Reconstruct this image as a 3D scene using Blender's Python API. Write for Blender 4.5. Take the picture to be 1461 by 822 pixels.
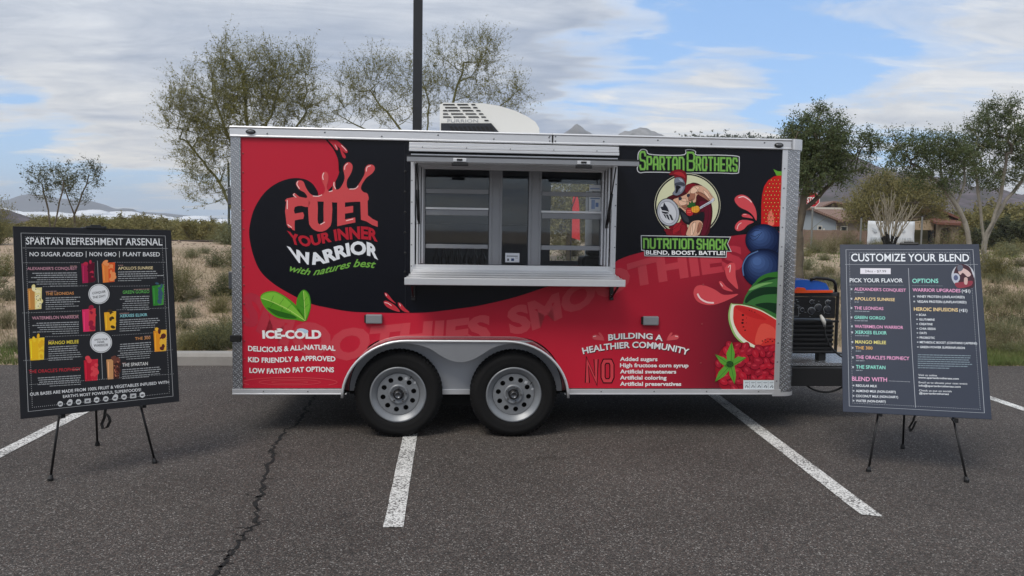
import bpy, math, random
import numpy as np
from mathutils import Vector, Matrix
from mathutils.geometry import tessellate_polygon
random.seed(7)
sc = bpy.context.scene
for o in list(bpy.data.objects): bpy.data.objects.remove(o)
COL = sc.collection
R = math.radians

# ------------------------------------------------------------------ camera
W0, H0, FPX = 1461.0, 822.0, 1157.0
PITCH, ROLL, CAMH = 0.0699, 0.0150, 1.5646
_f = np.array([0, math.cos(PITCH), -math.sin(PITCH)]); _u = np.array([0, math.sin(PITCH), math.cos(PITCH)]); _r = np.array([1., 0, 0])
CR = math.cos(ROLL)*_r + math.sin(ROLL)*_u; CU = -math.sin(ROLL)*_r + math.cos(ROLL)*_u; CF = _f
CAM = np.array([0, 0, CAMH])
cd = bpy.data.cameras.new('camera'); co = bpy.data.objects.new('camera', cd); COL.objects.link(co)
cd.sensor_width = 36; cd.lens = 36*FPX/W0; cd.clip_end = 30000; cd.clip_start = .05
co.matrix_world = Matrix(((CR[0], CU[0], -CF[0], 0), (CR[1], CU[1], -CF[1], 0), (CR[2], CU[2], -CF[2], CAMH), (0, 0, 0, 1)))
sc.camera = co
def ray(x, y): return (x-W0/2)*CR - (y-H0/2)*CU + FPX*CF
def gnd(x, y, z=0):
    d = ray(x, y); return CAM + d*((z-CAMH)/d[2])
def at(x, y, Y):                       # point on the sight line of a photo pixel at distance Y north
    d = ray(x, y); return CAM + d*(Y/d[1])

# ------------------------------------------------------------------ sun, sky, exposure
SUN_EL, SUN_AZ = 52.0, -150.0          # azimuth measured clockwise from +Y (north, the view direction)
ld = bpy.data.lights.new('sun', 'SUN'); lo = bpy.data.objects.new('sun', ld); COL.objects.link(lo)
ld.energy = 1.5; ld.angle = R(28); ld.color = (1, .93, .83)
sd = Vector((math.sin(R(SUN_AZ))*math.cos(R(SUN_EL)), math.cos(R(SUN_AZ))*math.cos(R(SUN_EL)), math.sin(R(SUN_EL))))
lo.rotation_euler = sd.to_track_quat('Z', 'Y').to_euler()
sc.view_settings.view_transform = 'Standard'; sc.view_settings.look = 'None'
sc.view_settings.exposure = 0.68; sc.view_settings.gamma = 1.0; sc.view_settings.use_curve_mapping = False
sc.render.engine = 'CYCLES'

class NT:                               # tiny node-tree helper
    def __init__(s, tree): s.t = tree; s.t.nodes.clear()
    def n(s, typ, ins=None, **kw):
        nd = s.t.nodes.new(typ)
        for k, v in kw.items(): setattr(nd, k, v)
        for k, v in (ins or {}).items():
            sk = nd.inputs[k]
            if isinstance(v, bpy.types.NodeSocket): s.t.links.new(v, sk)
            else: sk.default_value = v
        return nd
    def m(s, op, a, b=0.0, c=None, clamp=False):
        nd = s.n('ShaderNodeMath', operation=op, use_clamp=clamp)
        for i, v in enumerate((a, b) if c is None else (a, b, c)):
            if isinstance(v, bpy.types.NodeSocket): s.t.links.new(v, nd.inputs[i])
            else: nd.inputs[i].default_value = v
        return nd.outputs[0]
    def vm(s, op, a, b=None):
        nd = s.n('ShaderNodeVectorMath', operation=op)
        for i, v in enumerate((a, b)):
            if v is None: continue
            if isinstance(v, bpy.types.NodeSocket): s.t.links.new(v, nd.inputs[i])
            else: nd.inputs[i].default_value = v
        return nd
    def mix(s, f, a, b, blend='MIX'):
        nd = s.n('ShaderNodeMix', data_type='RGBA', blend_type=blend)
        for i, v in ((0, f), (6, a), (7, b)):
            if isinstance(v, bpy.types.NodeSocket): s.t.links.new(v, nd.inputs[i])
            else: nd.inputs[i].default_value = (tuple(v)+(1,))[:4] if i else v
        return nd.outputs[2]
    def ramp(s, f, stops, interp='LINEAR'):
        nd = s.n('ShaderNodeValToRGB'); s.t.links.new(f, nd.inputs[0]); cr = nd.color_ramp; cr.interpolation = interp
        while len(cr.elements) < len(stops): cr.elements.new(.5)
        for e, (p, c) in zip(cr.elements, stops):
            e.position = p; e.color = (c, c, c, 1) if isinstance(c, (int, float)) else (tuple(c)+(1,))[:4]
        return nd.outputs[0]
    def noise(s, vec, scale, detail=4, rough=.55, dist=0.0, dim='3D'):
        return s.n('ShaderNodeTexNoise', {'Vector': vec, 'Scale': scale, 'Detail': detail, 'Roughness': rough, 'Distortion': dist}, noise_dimensions=dim).outputs[0]

wd = bpy.data.worlds.new('World'); sc.world = wd; wd.use_nodes = True
def build_world():
    t = NT(wd.node_tree)
    sky = t.n('ShaderNodeTexSky', sky_type='NISHITA', sun_disc=False, sun_elevation=R(SUN_EL), sun_rotation=R(SUN_AZ), altitude=500, air_density=1.0, dust_density=1.2, ozone_density=1.5).outputs[0]
    g = t.n('ShaderNodeTexCoord').outputs['Generated']
    nrm = t.vm('NORMALIZE', g).outputs[0]
    sp = t.n('ShaderNodeSeparateXYZ', {0: nrm}).outputs
    zz = t.m('ADD', t.m('MAXIMUM', sp[2], 0.0), .11)
    px = t.m('DIVIDE', sp[0], zz); py = t.m('DIVIDE', sp[1], zz)
    v = t.n('ShaderNodeCombineXYZ', {0: px, 1: py, 2: 0.0}).outputs[0]
    vs = t.vm('MULTIPLY', v, (.62, 1.0, 1.0)).outputs[0]
    n1 = t.noise(vs, .62, 3, .55, .6)
    n2 = t.noise(t.vm('ADD', vs, (7.3, 2.1, 0)).outputs[0], 1.9, 8, .62, .9)
    n3 = t.noise(t.vm('ADD', vs, (1.3, 9.1, 0)).outputs[0], .8, 6, .6, .5)
    n4 = t.noise(t.vm('ADD', t.vm('MULTIPLY', v, (1.1, 2.2, 1)).outputs[0], (3.3, 4.4, 0)).outputs[0], 1.5, 9, .66, 1.2)
    dens = t.m('ADD', t.m('ADD', t.m('MULTIPLY', n1, .62), t.m('MULTIPLY', n2, .34)), t.m('MULTIPLY', n4, .26))
    wob = t.vm('SUBTRACT', t.n('ShaderNodeTexNoise', {'Vector': t.vm('ADD', vs, (5, 5, 0)).outputs[0], 'Scale': 1.1, 'Detail': 4.0, 'Roughness': .6}).outputs['Color'], (.5, .5, .5)).outputs[0]
    nrw = t.vm('NORMALIZE', t.vm('ADD', nrm, t.vm('MULTIPLY', wob, (.55, .25, .22)).outputs[0]).outputs[0]).outputs[0]
    def lobe(pxx, pyy, width):           # broad ragged lobe around a sky direction
        d = ray(pxx, pyy); d = d/np.linalg.norm(d)
        dt = t.vm('DOT_PRODUCT', nrw, tuple(d)).outputs['Value']
        q_ = t.m('MULTIPLY_ADD', dt, 1/(width*1.7), 1-1/(width*1.7), clamp=True); return t.m('MULTIPLY', t.m('MULTIPLY', q_, q_), t.m('MULTIPLY_ADD', q_, -2.0, 3.0))
    def total(lst):
        o = None
        for x, y, w, k in lst: v_ = t.m('MULTIPLY', lobe(x, y, w), k); o = v_ if o is None else t.m('ADD', o, v_)
        return o
    # where the overcast tears open (negative) or closes (positive), and where it is thick and grey
    bias = total([(1090, 50, .035, -.165), (880, 40, .006, -.05), (40, 262, .005, -.30), (250, 292, .003, -.16), (400, 285, .01, -.1), (1010, 190, .004, .16), (1420, 120, .010, .13), (250, 40, .06, .12), (600, 70, .02, .10), (780, 75, .008, .10)])
    grey = total([(640, 60, .020, .42), (830, 135, .005, .75), (350, 70, .012, .30), (1180, 145, .0012, .8), (1400, 170, .004, .5), (1420, 20, .006, -.4), (120, 130, .012, -.45), (120, 20, .012, .35), (980, 180, .004, -.6)])
    dd = t.m('ADD', dens, bias)
    cov = t.ramp(dd, [(.45, 0.0), (.53, .55), (.62, 1.0)], 'EASE')
    low = t.m('MULTIPLY_ADD', sp[2], -5.5, 1.2, clamp=True)              # thinner, brighter cloud towards the horizon
    g0 = t.m('ADD', t.m('MULTIPLY_ADD', n3, 3.4, -1.45), t.m('ADD', grey, t.m('MULTIPLY_ADD', n2, 1.6, -.8)))
    thick = t.m('MULTIPLY', t.ramp(dd, [(.52, 0.0), (.66, 1.0)], 'EASE'), t.m('ADD', g0, 0.0, clamp=True))
    fine = t.m('MULTIPLY_ADD', n4, 2.4, -.7, clamp=True)
    wht = t.mix(low, t.mix(fine, (3.0, 3.3, 3.8), (4.7, 4.85, 5.05)), t.mix(fine, (4.1, 4.1, 4.0), (5.7, 5.4, 4.9)))
    ccol = t.mix(thick, wht, t.mix(fine, (1.85, 2.2, 2.85), (2.7, 3.05, 3.7)))
    skyc = t.mix(.6, sky, (1.55, 2.8, 5.0))
    col = t.mix(cov, skyc, ccol)
    below = t.m('MULTIPLY_ADD', sp[2], 30.0, 1.0, clamp=True)
    col = t.mix(below, (1.2, 1.15, 1.1), col)
    bg = t.n('ShaderNodeBackground', {'Color': col, 'Strength': .118})
    t.t.links.new(bg.outputs[0], t.n('ShaderNodeOutputWorld').inputs[0])
build_world()

# ------------------------------------------------------------------ materials
def lin(c):
    if max(c) <= 1.0: return tuple(c)
    return tuple(((x/255)/12.92 if x/255 <= .04045 else ((x/255+.055)/1.055)**2.4) for x in c)
MATS = {}
def mat(name, color, rough=.6, metal=0.0, bump=0.0, bscale=50, var=0.0, vscale=3, spec=.5, fn=None, emit=0, coat=0, aniso=None):
    if name in MATS: return MATS[name]
    m = bpy.data.materials.new(name); m.use_nodes = True; t = NT(m.node_tree)
    c = lin(color)
    tc = t.n('ShaderNodeTexCoord').outputs['Object']
    base = None
    if fn: base = fn(t, tc)
    elif var: 
        nz = t.noise(tc, vscale, 5, .6)
        base = t.mix(nz, [x*(1-var) for x in c], [min(1, x*(1+var)) for x in c])
    b = t.n('ShaderNodeBsdfPrincipled', {'Base Color': base if base is not None else c+(1,), 'Roughness': rough, 'Metallic': metal, 'Specular IOR Level': spec, 'Coat Weight': coat})
    if bump:
        bz = t.noise(tc, bscale, 4, .6)
        bp = t.n('ShaderNodeBump', {'Height': bz, 'Strength': bump, 'Distance': .01})
        t.t.links.new(bp.outputs[0], b.inputs['Normal'])
    t.t.links.new(b.outputs[0], t.n('ShaderNodeOutputMaterial').inputs[0])
    MATS[name] = m; return m
def ink(rgb): return mat('ink_%d_%d_%d' % tuple(rgb), rgb, .42, var=.03, vscale=8, spec=.16)

def asphalt_fn(t, tc):
    a = t.noise(tc, 210, 3, .75); b = t.noise(tc, 1.1, 5, .6); c = t.noise(tc, .28, 3, .5)
    vor = t.n('ShaderNodeTexVoronoi', {'Vector': tc, 'Scale': 150.0}).outputs
    sep = t.n('ShaderNodeSeparateColor', {0: vor['Color']}).outputs
    stone = t.ramp(sep[0], [(0, (.034, .031, .029)), (.45, (.066, .059, .055)), (.80, (.125, .110, .100)), (.93, (.20, .18, .165)), (1, (.40, .38, .36))])
    reddish = t.mix(t.ramp(sep[1], [(.80, 0.0), (.95, .5)]), stone, (.15, .095, .075))
    g = t.mix(t.ramp(a, [(.32, 0.0), (.62, 1.0)]), (.026, .024, .023), reddish)
    k = t.m('MULTIPLY_ADD', b, .6, .76); k = t.m('MULTIPLY', k, t.m('MULTIPLY_ADD', c, .7, .70)); st = t.ramp(t.noise(tc, .75, 4, .7, 1.5), [(.64, 0.0), (.74, 1.0)]); k = t.m('MULTIPLY', k, t.m('MULTIPLY_ADD', st, -.22, 1.0))
    return t.mix(1.0, g, t.n('ShaderNodeCombineColor', {0: k, 1: k, 2: k}).outputs[0], 'MULTIPLY')
def asphalt_mat():
    m = bpy.data.materials.new('asphalt'); m.use_nodes = True; t = NT(m.node_tree)
    tc = t.n('ShaderNodeTexCoord').outputs['Object']
    base = asphalt_fn(t, tc)
    vor = t.n('ShaderNodeTexVoronoi', {'Vector': tc, 'Scale': 150.0}).outputs['Distance']
    nz = t.noise(tc, 300, 2, .6)
    bp = t.n('ShaderNodeBump', {'Height': t.m('ADD', t.m('MULTIPLY', vor, -.9), t.m('MULTIPLY', nz, .5)), 'Strength': .6, 'Distance': .004})
    b = t.n('ShaderNodeBsdfPrincipled', {'Base Color': base, 'Roughness': .82, 'Specular IOR Level': .18, 'Normal': bp.outputs[0]})
    t.t.links.new(b.outputs[0], t.n('ShaderNodeOutputMaterial').inputs[0]); return m
M_ASPH = asphalt_mat()
def paint_fn(t, tc):
    w = t.noise(tc, 70, 5, .75); l = t.noise(tc, 3.0, 3, .5)
    sp = t.n('ShaderNodeTexVoronoi', {'Vector': tc, 'Scale': 110.0}).outputs['Color']
    s = t.n('ShaderNodeSeparateColor', {0: sp}).outputs[0]
    worn = t.ramp(t.m('ADD', t.m('ADD', t.m('MULTIPLY', w, .7), t.m('MULTIPLY', s, .22)), t.m('MULTIPLY', l, .25)), [(.49, 1.0), (.58, .15), (.68, 0.0)])
    return t.mix(worn, (.72, .72, .70), (.085, .08, .077))
M_PAINT = mat('line_paint', (200, 200, 195), .7, fn=paint_fn, bump=.5, bscale=120)
def dirt_fn(t, tc):
    a = t.noise(tc, .35, 6, .65); b = t.noise(tc, 6, 6, .7); c = t.noise(tc, 60, 3, .7)
    base = t.ramp(a, [(.3, (.34, .24, .165)), (.5, (.48, .36, .26)), (.7, (.32, .27, .165))])
    base = t.mix(t.ramp(b, [(.46, .0), (.72, .7)]), base, (.20, .17, .095))
    return t.mix(t.m('MULTIPLY', c, .6), base, (.16, .12, .085))
M_DIRT = mat('desert_dirt', (180, 150, 120), .95, fn=dirt_fn, bump=1.0, bscale=14)
def conc_fn(t, tc):
    a = t.noise(tc, 2.5, 5, .65); b = t.noise(tc, 90, 3, .6)
    return t.mix(b, t.ramp(a, [(.3, (.22, .215, .20)), (.7, (.36, .35, .33))]), (.28, .27, .255))
M_CONC = mat('concrete', (120, 118, 112), .9, fn=conc_fn, bump=.4, bscale=60)
# metals
def alu_fn(t, tc):
    a = t.noise(tc, 2.2, 5, .6); b = t.noise(t.vm('MULTIPLY', tc, (3, 40, 160)).outputs[0], 3, 3, .6)
    return t.mix(t.m('MULTIPLY_ADD', b, .5, t.m('MULTIPLY', a, .5)), (.56, .57, .59), (.82, .83, .85))
M_ALU = mat('brushed_aluminium', (190, 192, 196), .40, .7, fn=alu_fn, bump=.06, bscale=30)
M_ALUD = mat('mill_aluminium', (150, 152, 156), .48, .75, var=.12, vscale=4, bump=.05)
M_RUB = mat('tyre_rubber', (17, 17, 18), .78, var=.35, vscale=12, bump=.25, bscale=180, spec=.25)
M_BLK = mat('black_powder_coat', (20, 20, 22), .42, var=.25, vscale=6)
M_BPL = mat('black_plastic', (16, 17, 19), .5, var=.2)
M_DARK = mat('undercarriage_dark', (15, 15, 16), .85, var=.3)
M_WHITEP = mat('white_shroud_plastic', (222, 222, 218), .45, var=.05, vscale=2)
def rim_fn(t, tc):
    a = t.noise(tc, 9, 5, .65)
    return t.mix(a, (.15, .16, .175), (.25, .265, .285))
M_RIM = mat('silver_rim_paint', (140, 145, 150), .38, .35, fn=rim_fn, bump=.05)
def diamond_mat():
    m = bpy.data.materials.new('diamond_plate'); m.use_nodes = True; t = NT(m.node_tree)
    tc = t.n('ShaderNodeTexCoord').outputs['Object']; s = t.n('ShaderNodeSeparateXYZ', {0: tc}).outputs
    # raised lozenges in a basket pattern, using x+y around the corner and z up
    su = t.m('SUBTRACT', s[0], s[1])
    S = 60.0
    def loz(sign, off):
        a = t.m('MULTIPLY', t.m('ADD', su, t.m('MULTIPLY', s[2], sign)), S*.72)
        b = t.m('MULTIPLY', t.m('SUBTRACT', s[2], t.m('MULTIPLY', su, sign)), S*.72)
        fa = t.m('ABSOLUTE', t.m('SUBTRACT', t.m('FRACT', t.m('ADD', t.m('MULTIPLY', a, .5), off)), .5))
        fb = t.m('ABSOLUTE', t.m('SUBTRACT', t.m('FRACT', t.m('ADD', b, off)), .5))
        e = t.m('ADD', t.m('MULTIPLY', fa, 2.6), t.m('MULTIPLY', fb, 4.4))
        return t.m('SUBTRACT', 1.0, e, clamp=True)
    h = t.m('MAXIMUM', loz(1, 0.0), loz(-1, .5))
    hh = t.m('MULTIPLY', h, 2.2, clamp=True)
    bp = t.n('ShaderNodeBump', {'Height': hh, 'Strength': 1.0, 'Distance': .012})
    nz = t.noise(tc, 3, 4, .6)
    col = t.mix(nz, (.52, .54, .57), (.72, .73, .75)); col = t.mix(hh, t.mix(.6, col, (.20, .21, .23)), (.86, .87, .89))  # lozenges brighter, ground darker: plate reflections put into the colour, plus polish wear
    b = t.n('ShaderNodeBsdfPrincipled', {'Base Color': col, 'Roughness': .26, 'Metallic': .9, 'Normal': bp.outputs[0]})
    t.t.links.new(b.outputs[0], t.n('ShaderNodeOutputMaterial').inputs[0]); return m
M_ATP = diamond_mat()
def glass_mat(name, tint, gl=.12):
    m = bpy.data.materials.new(name); m.use_nodes = True; t = NT(m.node_tree)
    fr = t.n('ShaderNodeFresnel', {'IOR': 1.5}).outputs[0]
    k = t.m('MULTIPLY', fr, gl, clamp=True)
    tr = t.n('ShaderNodeBsdfTransparent', {'Color': tint+(1,)}); g = t.n('ShaderNodeBsdfGlossy', {'Color': (.9, .95, 1, 1), 'Roughness': .02})
    mx = t.n('ShaderNodeMixShader', {0: k, 1: tr.outputs[0], 2: g.outputs[0]})
    t.t.links.new(mx.outputs[0], t.n('ShaderNodeOutputMaterial').inputs[0]); return m
M_GLASS = glass_mat('window_glass', (.88, .91, .93), .95)
def leaf_mat(name, c1, c2, c3=None):
    m = bpy.data.materials.new(name); m.use_nodes = True; t = NT(m.node_tree)
    rnd = t.n('ShaderNodeNewGeometry').outputs['Random Per Island']
    tc = t.n('ShaderNodeTexCoord').outputs['Object']; nz = t.noise(tc, 1.6, 3, .6)
    col = t.mix(rnd, c1, c2); col = t.mix(t.ramp(nz, [(.4, 0.0), (.65, .6)]), col, c3 or c2)
    b = t.n('ShaderNodeBsdfPrincipled', {'Base Color': col, 'Roughness': .7, 'Specular IOR Level': .25})
    tl = t.n('ShaderNodeBsdfTranslucent', {'Color': col})
    mx = t.n('ShaderNodeMixShader', {0: .3, 1: b.outputs[0], 2: tl.outputs[0]})
    t.t.links.new(mx.outputs[0], t.n('ShaderNodeOutputMaterial').inputs[0]); MATS[name] = m; return m
L_PALO = leaf_mat('palo_verde_leaf', (.14, .14, .045), (.27, .26, .095), (.20, .195, .07))
L_MESQ = leaf_mat('mesquite_leaf', (.055, .08, .036), (.14, .17, .075), (.09, .125, .055))
L_OLIVE = leaf_mat('olive_shrub_leaf', (.15, .14, .05), (.27, .235, .10), (.20, .19, .075))
L_SAGE = leaf_mat('sage_leaf', (.12, .14, .08), (.24, .25, .15), (.18, .20, .11))
L_DARK = leaf_mat('dark_shrub_leaf', (.045, .055, .03), (.095, .105, .055), (.07, .08, .04))
L_GRASS = leaf_mat('green_grass', (.10, .15, .04), (.17, .21, .07), (.20, .20, .09))
L_DRY = leaf_mat('dry_grass', (.30, .25, .16), (.45, .39, .27), (.24, .20, .13))
L_RUST = leaf_mat('rusty_brush', (.11, .075, .05), (.20, .15, .10), (.14, .11, .07))
M_BARK = mat('bark', (92, 84, 72), .95, var=.35, vscale=14, bump=.9, bscale=40)
M_BARKP = mat('pale_bark', (140, 134, 120), .95, var=.3, vscale=14, bump=.8, bscale=40)
def bark2_fn(t, tc):
    s_ = t.n('ShaderNodeSeparateXYZ', {0: tc}).outputs[2]; nz = t.noise(tc, 9, 5, .7)
    f = t.m('ADD', t.m('MULTIPLY_ADD', s_, .9, -1.7), t.m('MULTIPLY_ADD', nz, 1.4, -.7), clamp=True)
    return t.mix(f, t.mix(nz, (.16, .145, .12), (.34, .32, .28)), (.055, .048, .038))
M_BARK2 = mat('two_tone_bark', (140, 134, 120), .95, fn=bark2_fn, bump=.8, bscale=40)
M_TWIG = mat('twig', (106, 106, 70), .9, var=.3, vscale=8)

# ------------------------------------------------------------------ object helpers
def link(o, parent=None):
    COL.objects.link(o)
    if parent is not None: o.parent = parent
    return o
def tag(o, label=None, cat=None, group=None, kind=None):
    for k, v in (('label', label), ('category', cat), ('group', group), ('kind', kind)):
        if v: o[k] = v
    return o
def thing(name, loc, rz, label, cat, group=None):
    o = bpy.data.objects.new(name, None); COL.objects.link(o); o.location = loc; o.rotation_euler = (0, 0, rz); o.empty_display_size = .2
    return tag(o, label, cat, group)
def copy_tree(o, parent=None):
    c = o.copy(); COL.objects.link(c); c.parent = parent
    for ch in [x for x in o.children]: copy_tree(ch, c)
    return c
class MB:
    def __init__(s): s.v = []; s.f = []
    def quad(s, a, b, c, d):
        n = len(s.v); s.v += [tuple(a), tuple(b), tuple(c), tuple(d)]; s.f.append((n, n+1, n+2, n+3)); return s
    def box(s, x0, x1, y0, y1, z0, z1):
        n = len(s.v); s.v += [(x0, y0, z0), (x1, y0, z0), (x1, y1, z0), (x0, y1, z0), (x0, y0, z1), (x1, y0, z1), (x1, y1, z1), (x0, y1, z1)]
        s.f += [tuple(n+i for i in q) for q in ((0, 3, 2, 1), (4, 5, 6, 7), (0, 1, 5, 4), (1, 2, 6, 5), (2, 3, 7, 6), (3, 0, 4, 7))]; return s
    def tube(s, pts, r, sides=8, cap=True):
        pts = [Vector(p) for p in pts]; rs = r if isinstance(r, (list, tuple)) else [r]*len(pts); n0 = len(s.v)
        prev = None
        for i, p in enumerate(pts):
            t = (pts[min(i+1, len(pts)-1)]-pts[max(i-1, 0)]).normalized()
            if prev is None: a = t.orthogonal().normalized()
            else:
                a = prev - t*prev.dot(t); a = a.normalized() if a.length > 1e-6 else t.orthogonal().normalized()
            prev = a; b = t.cross(a)
            for k in range(sides):
                an = 2*math.pi*(k+.5)/sides; s.v.append(tuple(p+(a*math.cos(an)+b*math.sin(an))*rs[i]))
        for i in range(len(pts)-1):
            for k in range(sides):
                k2 = (k+1) % sides; s.f.append((n0+i*sides+k, n0+i*sides+k2, n0+(i+1)*sides+k2, n0+(i+1)*sides+k))
        if cap: s.f.append(tuple(n0+k for k in range(sides))[::-1]); s.f.append(tuple(n0+(len(pts)-1)*sides+k for k in range(sides)))
        return s
    def lathe_y(s, cx, cz, prof, seg=48, cap0=False, cap1=False):       # profile of (radius, y)
        n0 = len(s.v)
        for r, y in prof:
            for k in range(seg):
                a = 2*math.pi*k/seg; s.v.append((cx+r*math.cos(a), y, cz+r*math.sin(a)))
        for i in range(len(prof)-1):
            for k in range(seg):
                k2 = (k+1) % seg; s.f.append((n0+i*seg+k, n0+(i+1)*seg+k, n0+(i+1)*seg+k2, n0+i*seg+k2))
        if cap0: s.f.append(tuple(n0+k for k in range(seg)))
        if cap1: s.f.append(tuple(n0+(len(prof)-1)*seg+k for k in range(seg))[::-1])
        return s
    def lathe_z(s, cx, cy, prof, seg=16):
        n0 = len(s.v)
        for r, z in prof:
            for k in range(seg):
                a = 2*math.pi*k/seg; s.v.append((cx+r*math.cos(a), cy+r*math.sin(a), z))
        for i in range(len(prof)-1):
            for k in range(seg):
                k2 = (k+1) % seg; s.f.append((n0+i*seg+k, n0+i*seg+k2, n0+(i+1)*seg+k2, n0+(i+1)*seg+k))
        s.f.append(tuple(n0+k for k in range(seg))[::-1]); s.f.append(tuple(n0+(len(prof)-1)*seg+k for k in range(seg))); return s
    def flat(s, loops, y):                                               # polygon(s) with holes in the x,z plane at y
        vv = [Vector((p[0], p[1], 0)) for l in loops for p in l]; n0 = len(s.v)
        tr = tessellate_polygon([[Vector((p[0], p[1], 0)) for p in l] for l in loops])
        s.v += [(p.x, y, p.y) for p in vv]; s.f += [tuple(n0+i for i in t) for t in tr]; return s
    def prism(s, loops, y0, y1):
        s.flat(loops, y0); s.flat(loops, y1)
        for l in loops:
            n0 = len(s.v); m = len(l); s.v += [(p[0], y0, p[1]) for p in l]+[(p[0], y1, p[1]) for p in l]
            for i in range(m):
                j = (i+1) % m; s.f.append((n0+i, n0+j, n0+m+j, n0+m+i))
        return s
    def ball(s, c, r, seg=10, rings=6, sc3=(1, 1, 1)):
        n0 = len(s.v)
        for i in range(rings+1):
            ph = math.pi*i/rings
            for k in range(seg):
                a = 2*math.pi*k/seg; s.v.append((c[0]+r*sc3[0]*math.sin(ph)*math.cos(a), c[1]+r*sc3[1]*math.sin(ph)*math.sin(a), c[2]+r*sc3[2]*math.cos(ph)))
        for i in range(rings):
            for k in range(seg):
                k2 = (k+1) % seg; s.f.append((n0+i*seg+k, n0+(i+1)*seg+k, n0+(i+1)*seg+k2, n0+i*seg+k2))
        return s
    def build(s, name, m, parent=None, bevel=0, smooth=False, label=None, kind=None):
        me = bpy.data.meshes.new(name); me.from_pydata(s.v, [], s.f); me.materials.append(m)
        if smooth:
            for p in me.polygons: p.use_smooth = True
        me.update(); o = bpy.data.objects.new(name, me); link(o, parent)
        if bevel:
            b = o.modifiers.new('bevel', 'BEVEL'); b.width = bevel; b.segments = 2; b.limit_method = 'ANGLE'; b.angle_limit = R(40)
        return tag(o, label, kind=kind)
def smooth_angle(o, a=35):
    for p in o.data.polygons: p.use_smooth = True
    o.data.set_sharp_from_angle(angle=R(a)); return o

def np_mesh(name, V, F, m, parent=None, kind=None):
    me = bpy.data.meshes.new(name); V = np.asarray(V, np.float32).reshape(-1, 3); F = np.asarray(F, np.int32); k = F.shape[1]
    me.vertices.add(len(V)); me.vertices.foreach_set('co', V.ravel())
    me.loops.add(F.size); me.loops.foreach_set('vertex_index', F.ravel())
    me.polygons.add(len(F)); me.polygons.foreach_set('loop_start', np.arange(0, F.size, k, dtype=np.int32)); me.polygons.foreach_set('loop_total', np.full(len(F), k, np.int32))
    me.materials.append(m); me.update(calc_edges=True); me.validate()
    o = bpy.data.objects.new(name, me); link(o, parent); return tag(o, kind=kind)
def segs_arrays(segs, sides):
    S = np.array([(*p, *q, a, b) for p, q, a, b in segs]).reshape(-1, 8)
    p, q, r0, r1 = S[:, :3], S[:, 3:6], S[:, 6], S[:, 7]
    t = q-p; t /= np.linalg.norm(t, axis=1)[:, None]+1e-9
    ref = np.where(np.abs(t[:, 2:3]) < .9, np.array([[0, 0, 1.]]), np.array([[1., 0, 0]]))
    a = np.cross(t, ref); a /= np.linalg.norm(a, axis=1)[:, None]+1e-9; b = np.cross(t, a)
    an = np.arange(sides)*2*np.pi/sides
    ring = a[:, None, :]*np.cos(an)[None, :, None]+b[:, None, :]*np.sin(an)[None, :, None]
    V = np.stack([p[:, None]+ring*r0[:, None, None], q[:, None]+t[:, None]*r1[:, None, None]*.5+ring*r1[:, None, None]], 1).reshape(-1, 3)
    n = np.arange(len(S))[:, None]*2*sides; k = np.arange(sides)[None]; k2 = (k+1) % sides
    F = np.stack([n+k, n+k2, n+sides+k2, n+sides+k], -1).reshape(-1, 4)
    return V, F
def leaf_arrays(C, size, rng, asp=.45, droop=0):
    n = len(C); d = rng.normal(size=(n, 3)); d[:, 2] += droop; d /= np.linalg.norm(d, axis=1)[:, None]
    e = np.cross(d, rng.normal(size=(n, 3))); e /= np.linalg.norm(e, axis=1)[:, None]+1e-9
    s = size*rng.uniform(.55, 1.3, (n, 1)); a = d*s; b = e*s*asp
    V = np.stack([C-a*.5, C+b*.5, C+a*.5, C-b*.5], 1).reshape(-1, 3); F = np.arange(4*n).reshape(-1, 4); return V, F

# ------------------------------------------------------------------ planes & printed art
class Plane:
    """A flat face of a thing, with its own local frame (x along, y into the thing, z up the face)."""
    def __init__(s, o, u, v): s.o = np.array(o, float); s.u = np.array(u, float); s.v = np.array(v, float); s.n = np.cross(s.v, s.u); s.n = np.cross(s.u, s.v)*-1
    def __call__(s, x, y, off=0.0):      # photo pixel -> (along, up) on the plane shifted by off into the thing
        d = ray(x, y); o = s.o+s.n*off; k = ((o-CAM)@s.n)/(d@s.n); p = CAM+d*k-o
        return (float(p@s.u), float(p@s.v))
    def matrix(s):
        return Matrix(((s.u[0], s.n[0], s.v[0], s.o[0]), (s.u[1], s.n[1], s.v[1], s.o[1]), (s.u[2], s.n[2], s.v[2], s.o[2]), (0, 0, 0, 1)))
def catmull(pts, k=6, closed=True):
    out = []; n = len(pts)
    for i in range(n if closed else n-1):
        p0, p1, p2, p3 = (pts[(i+j-1) % n] if closed else pts[min(max(i+j-1, 0), n-1)] for j in range(4))
        for q in range(k):
            t = q/k; out.append(tuple(.5*((2*p1[c])+(-p0[c]+p2[c])*t+(2*p0[c]-5*p1[c]+4*p2[c]-p3[c])*t*t+(-p0[c]+3*p1[c]-3*p2[c]+p3[c])*t**3) for c in (0, 1)))
    if not closed: out.append(tuple(pts[-1]))
    return out
def catmull3(pts, k=6):
    out = []; n = len(pts)
    for i in range(n-1):
        p0, p1, p2, p3 = (Vector(pts[min(max(i+j-1, 0), n-1)]) for j in range(4))
        for q in range(k):
            t = q/k; out.append(.5*((2*p1)+(p2-p0)*t+(2*p0-5*p1+4*p2-p3)*t*t+(3*p1-p0-3*p2+p3)*t**3))
    return out+[Vector(pts[-1])]
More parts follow.
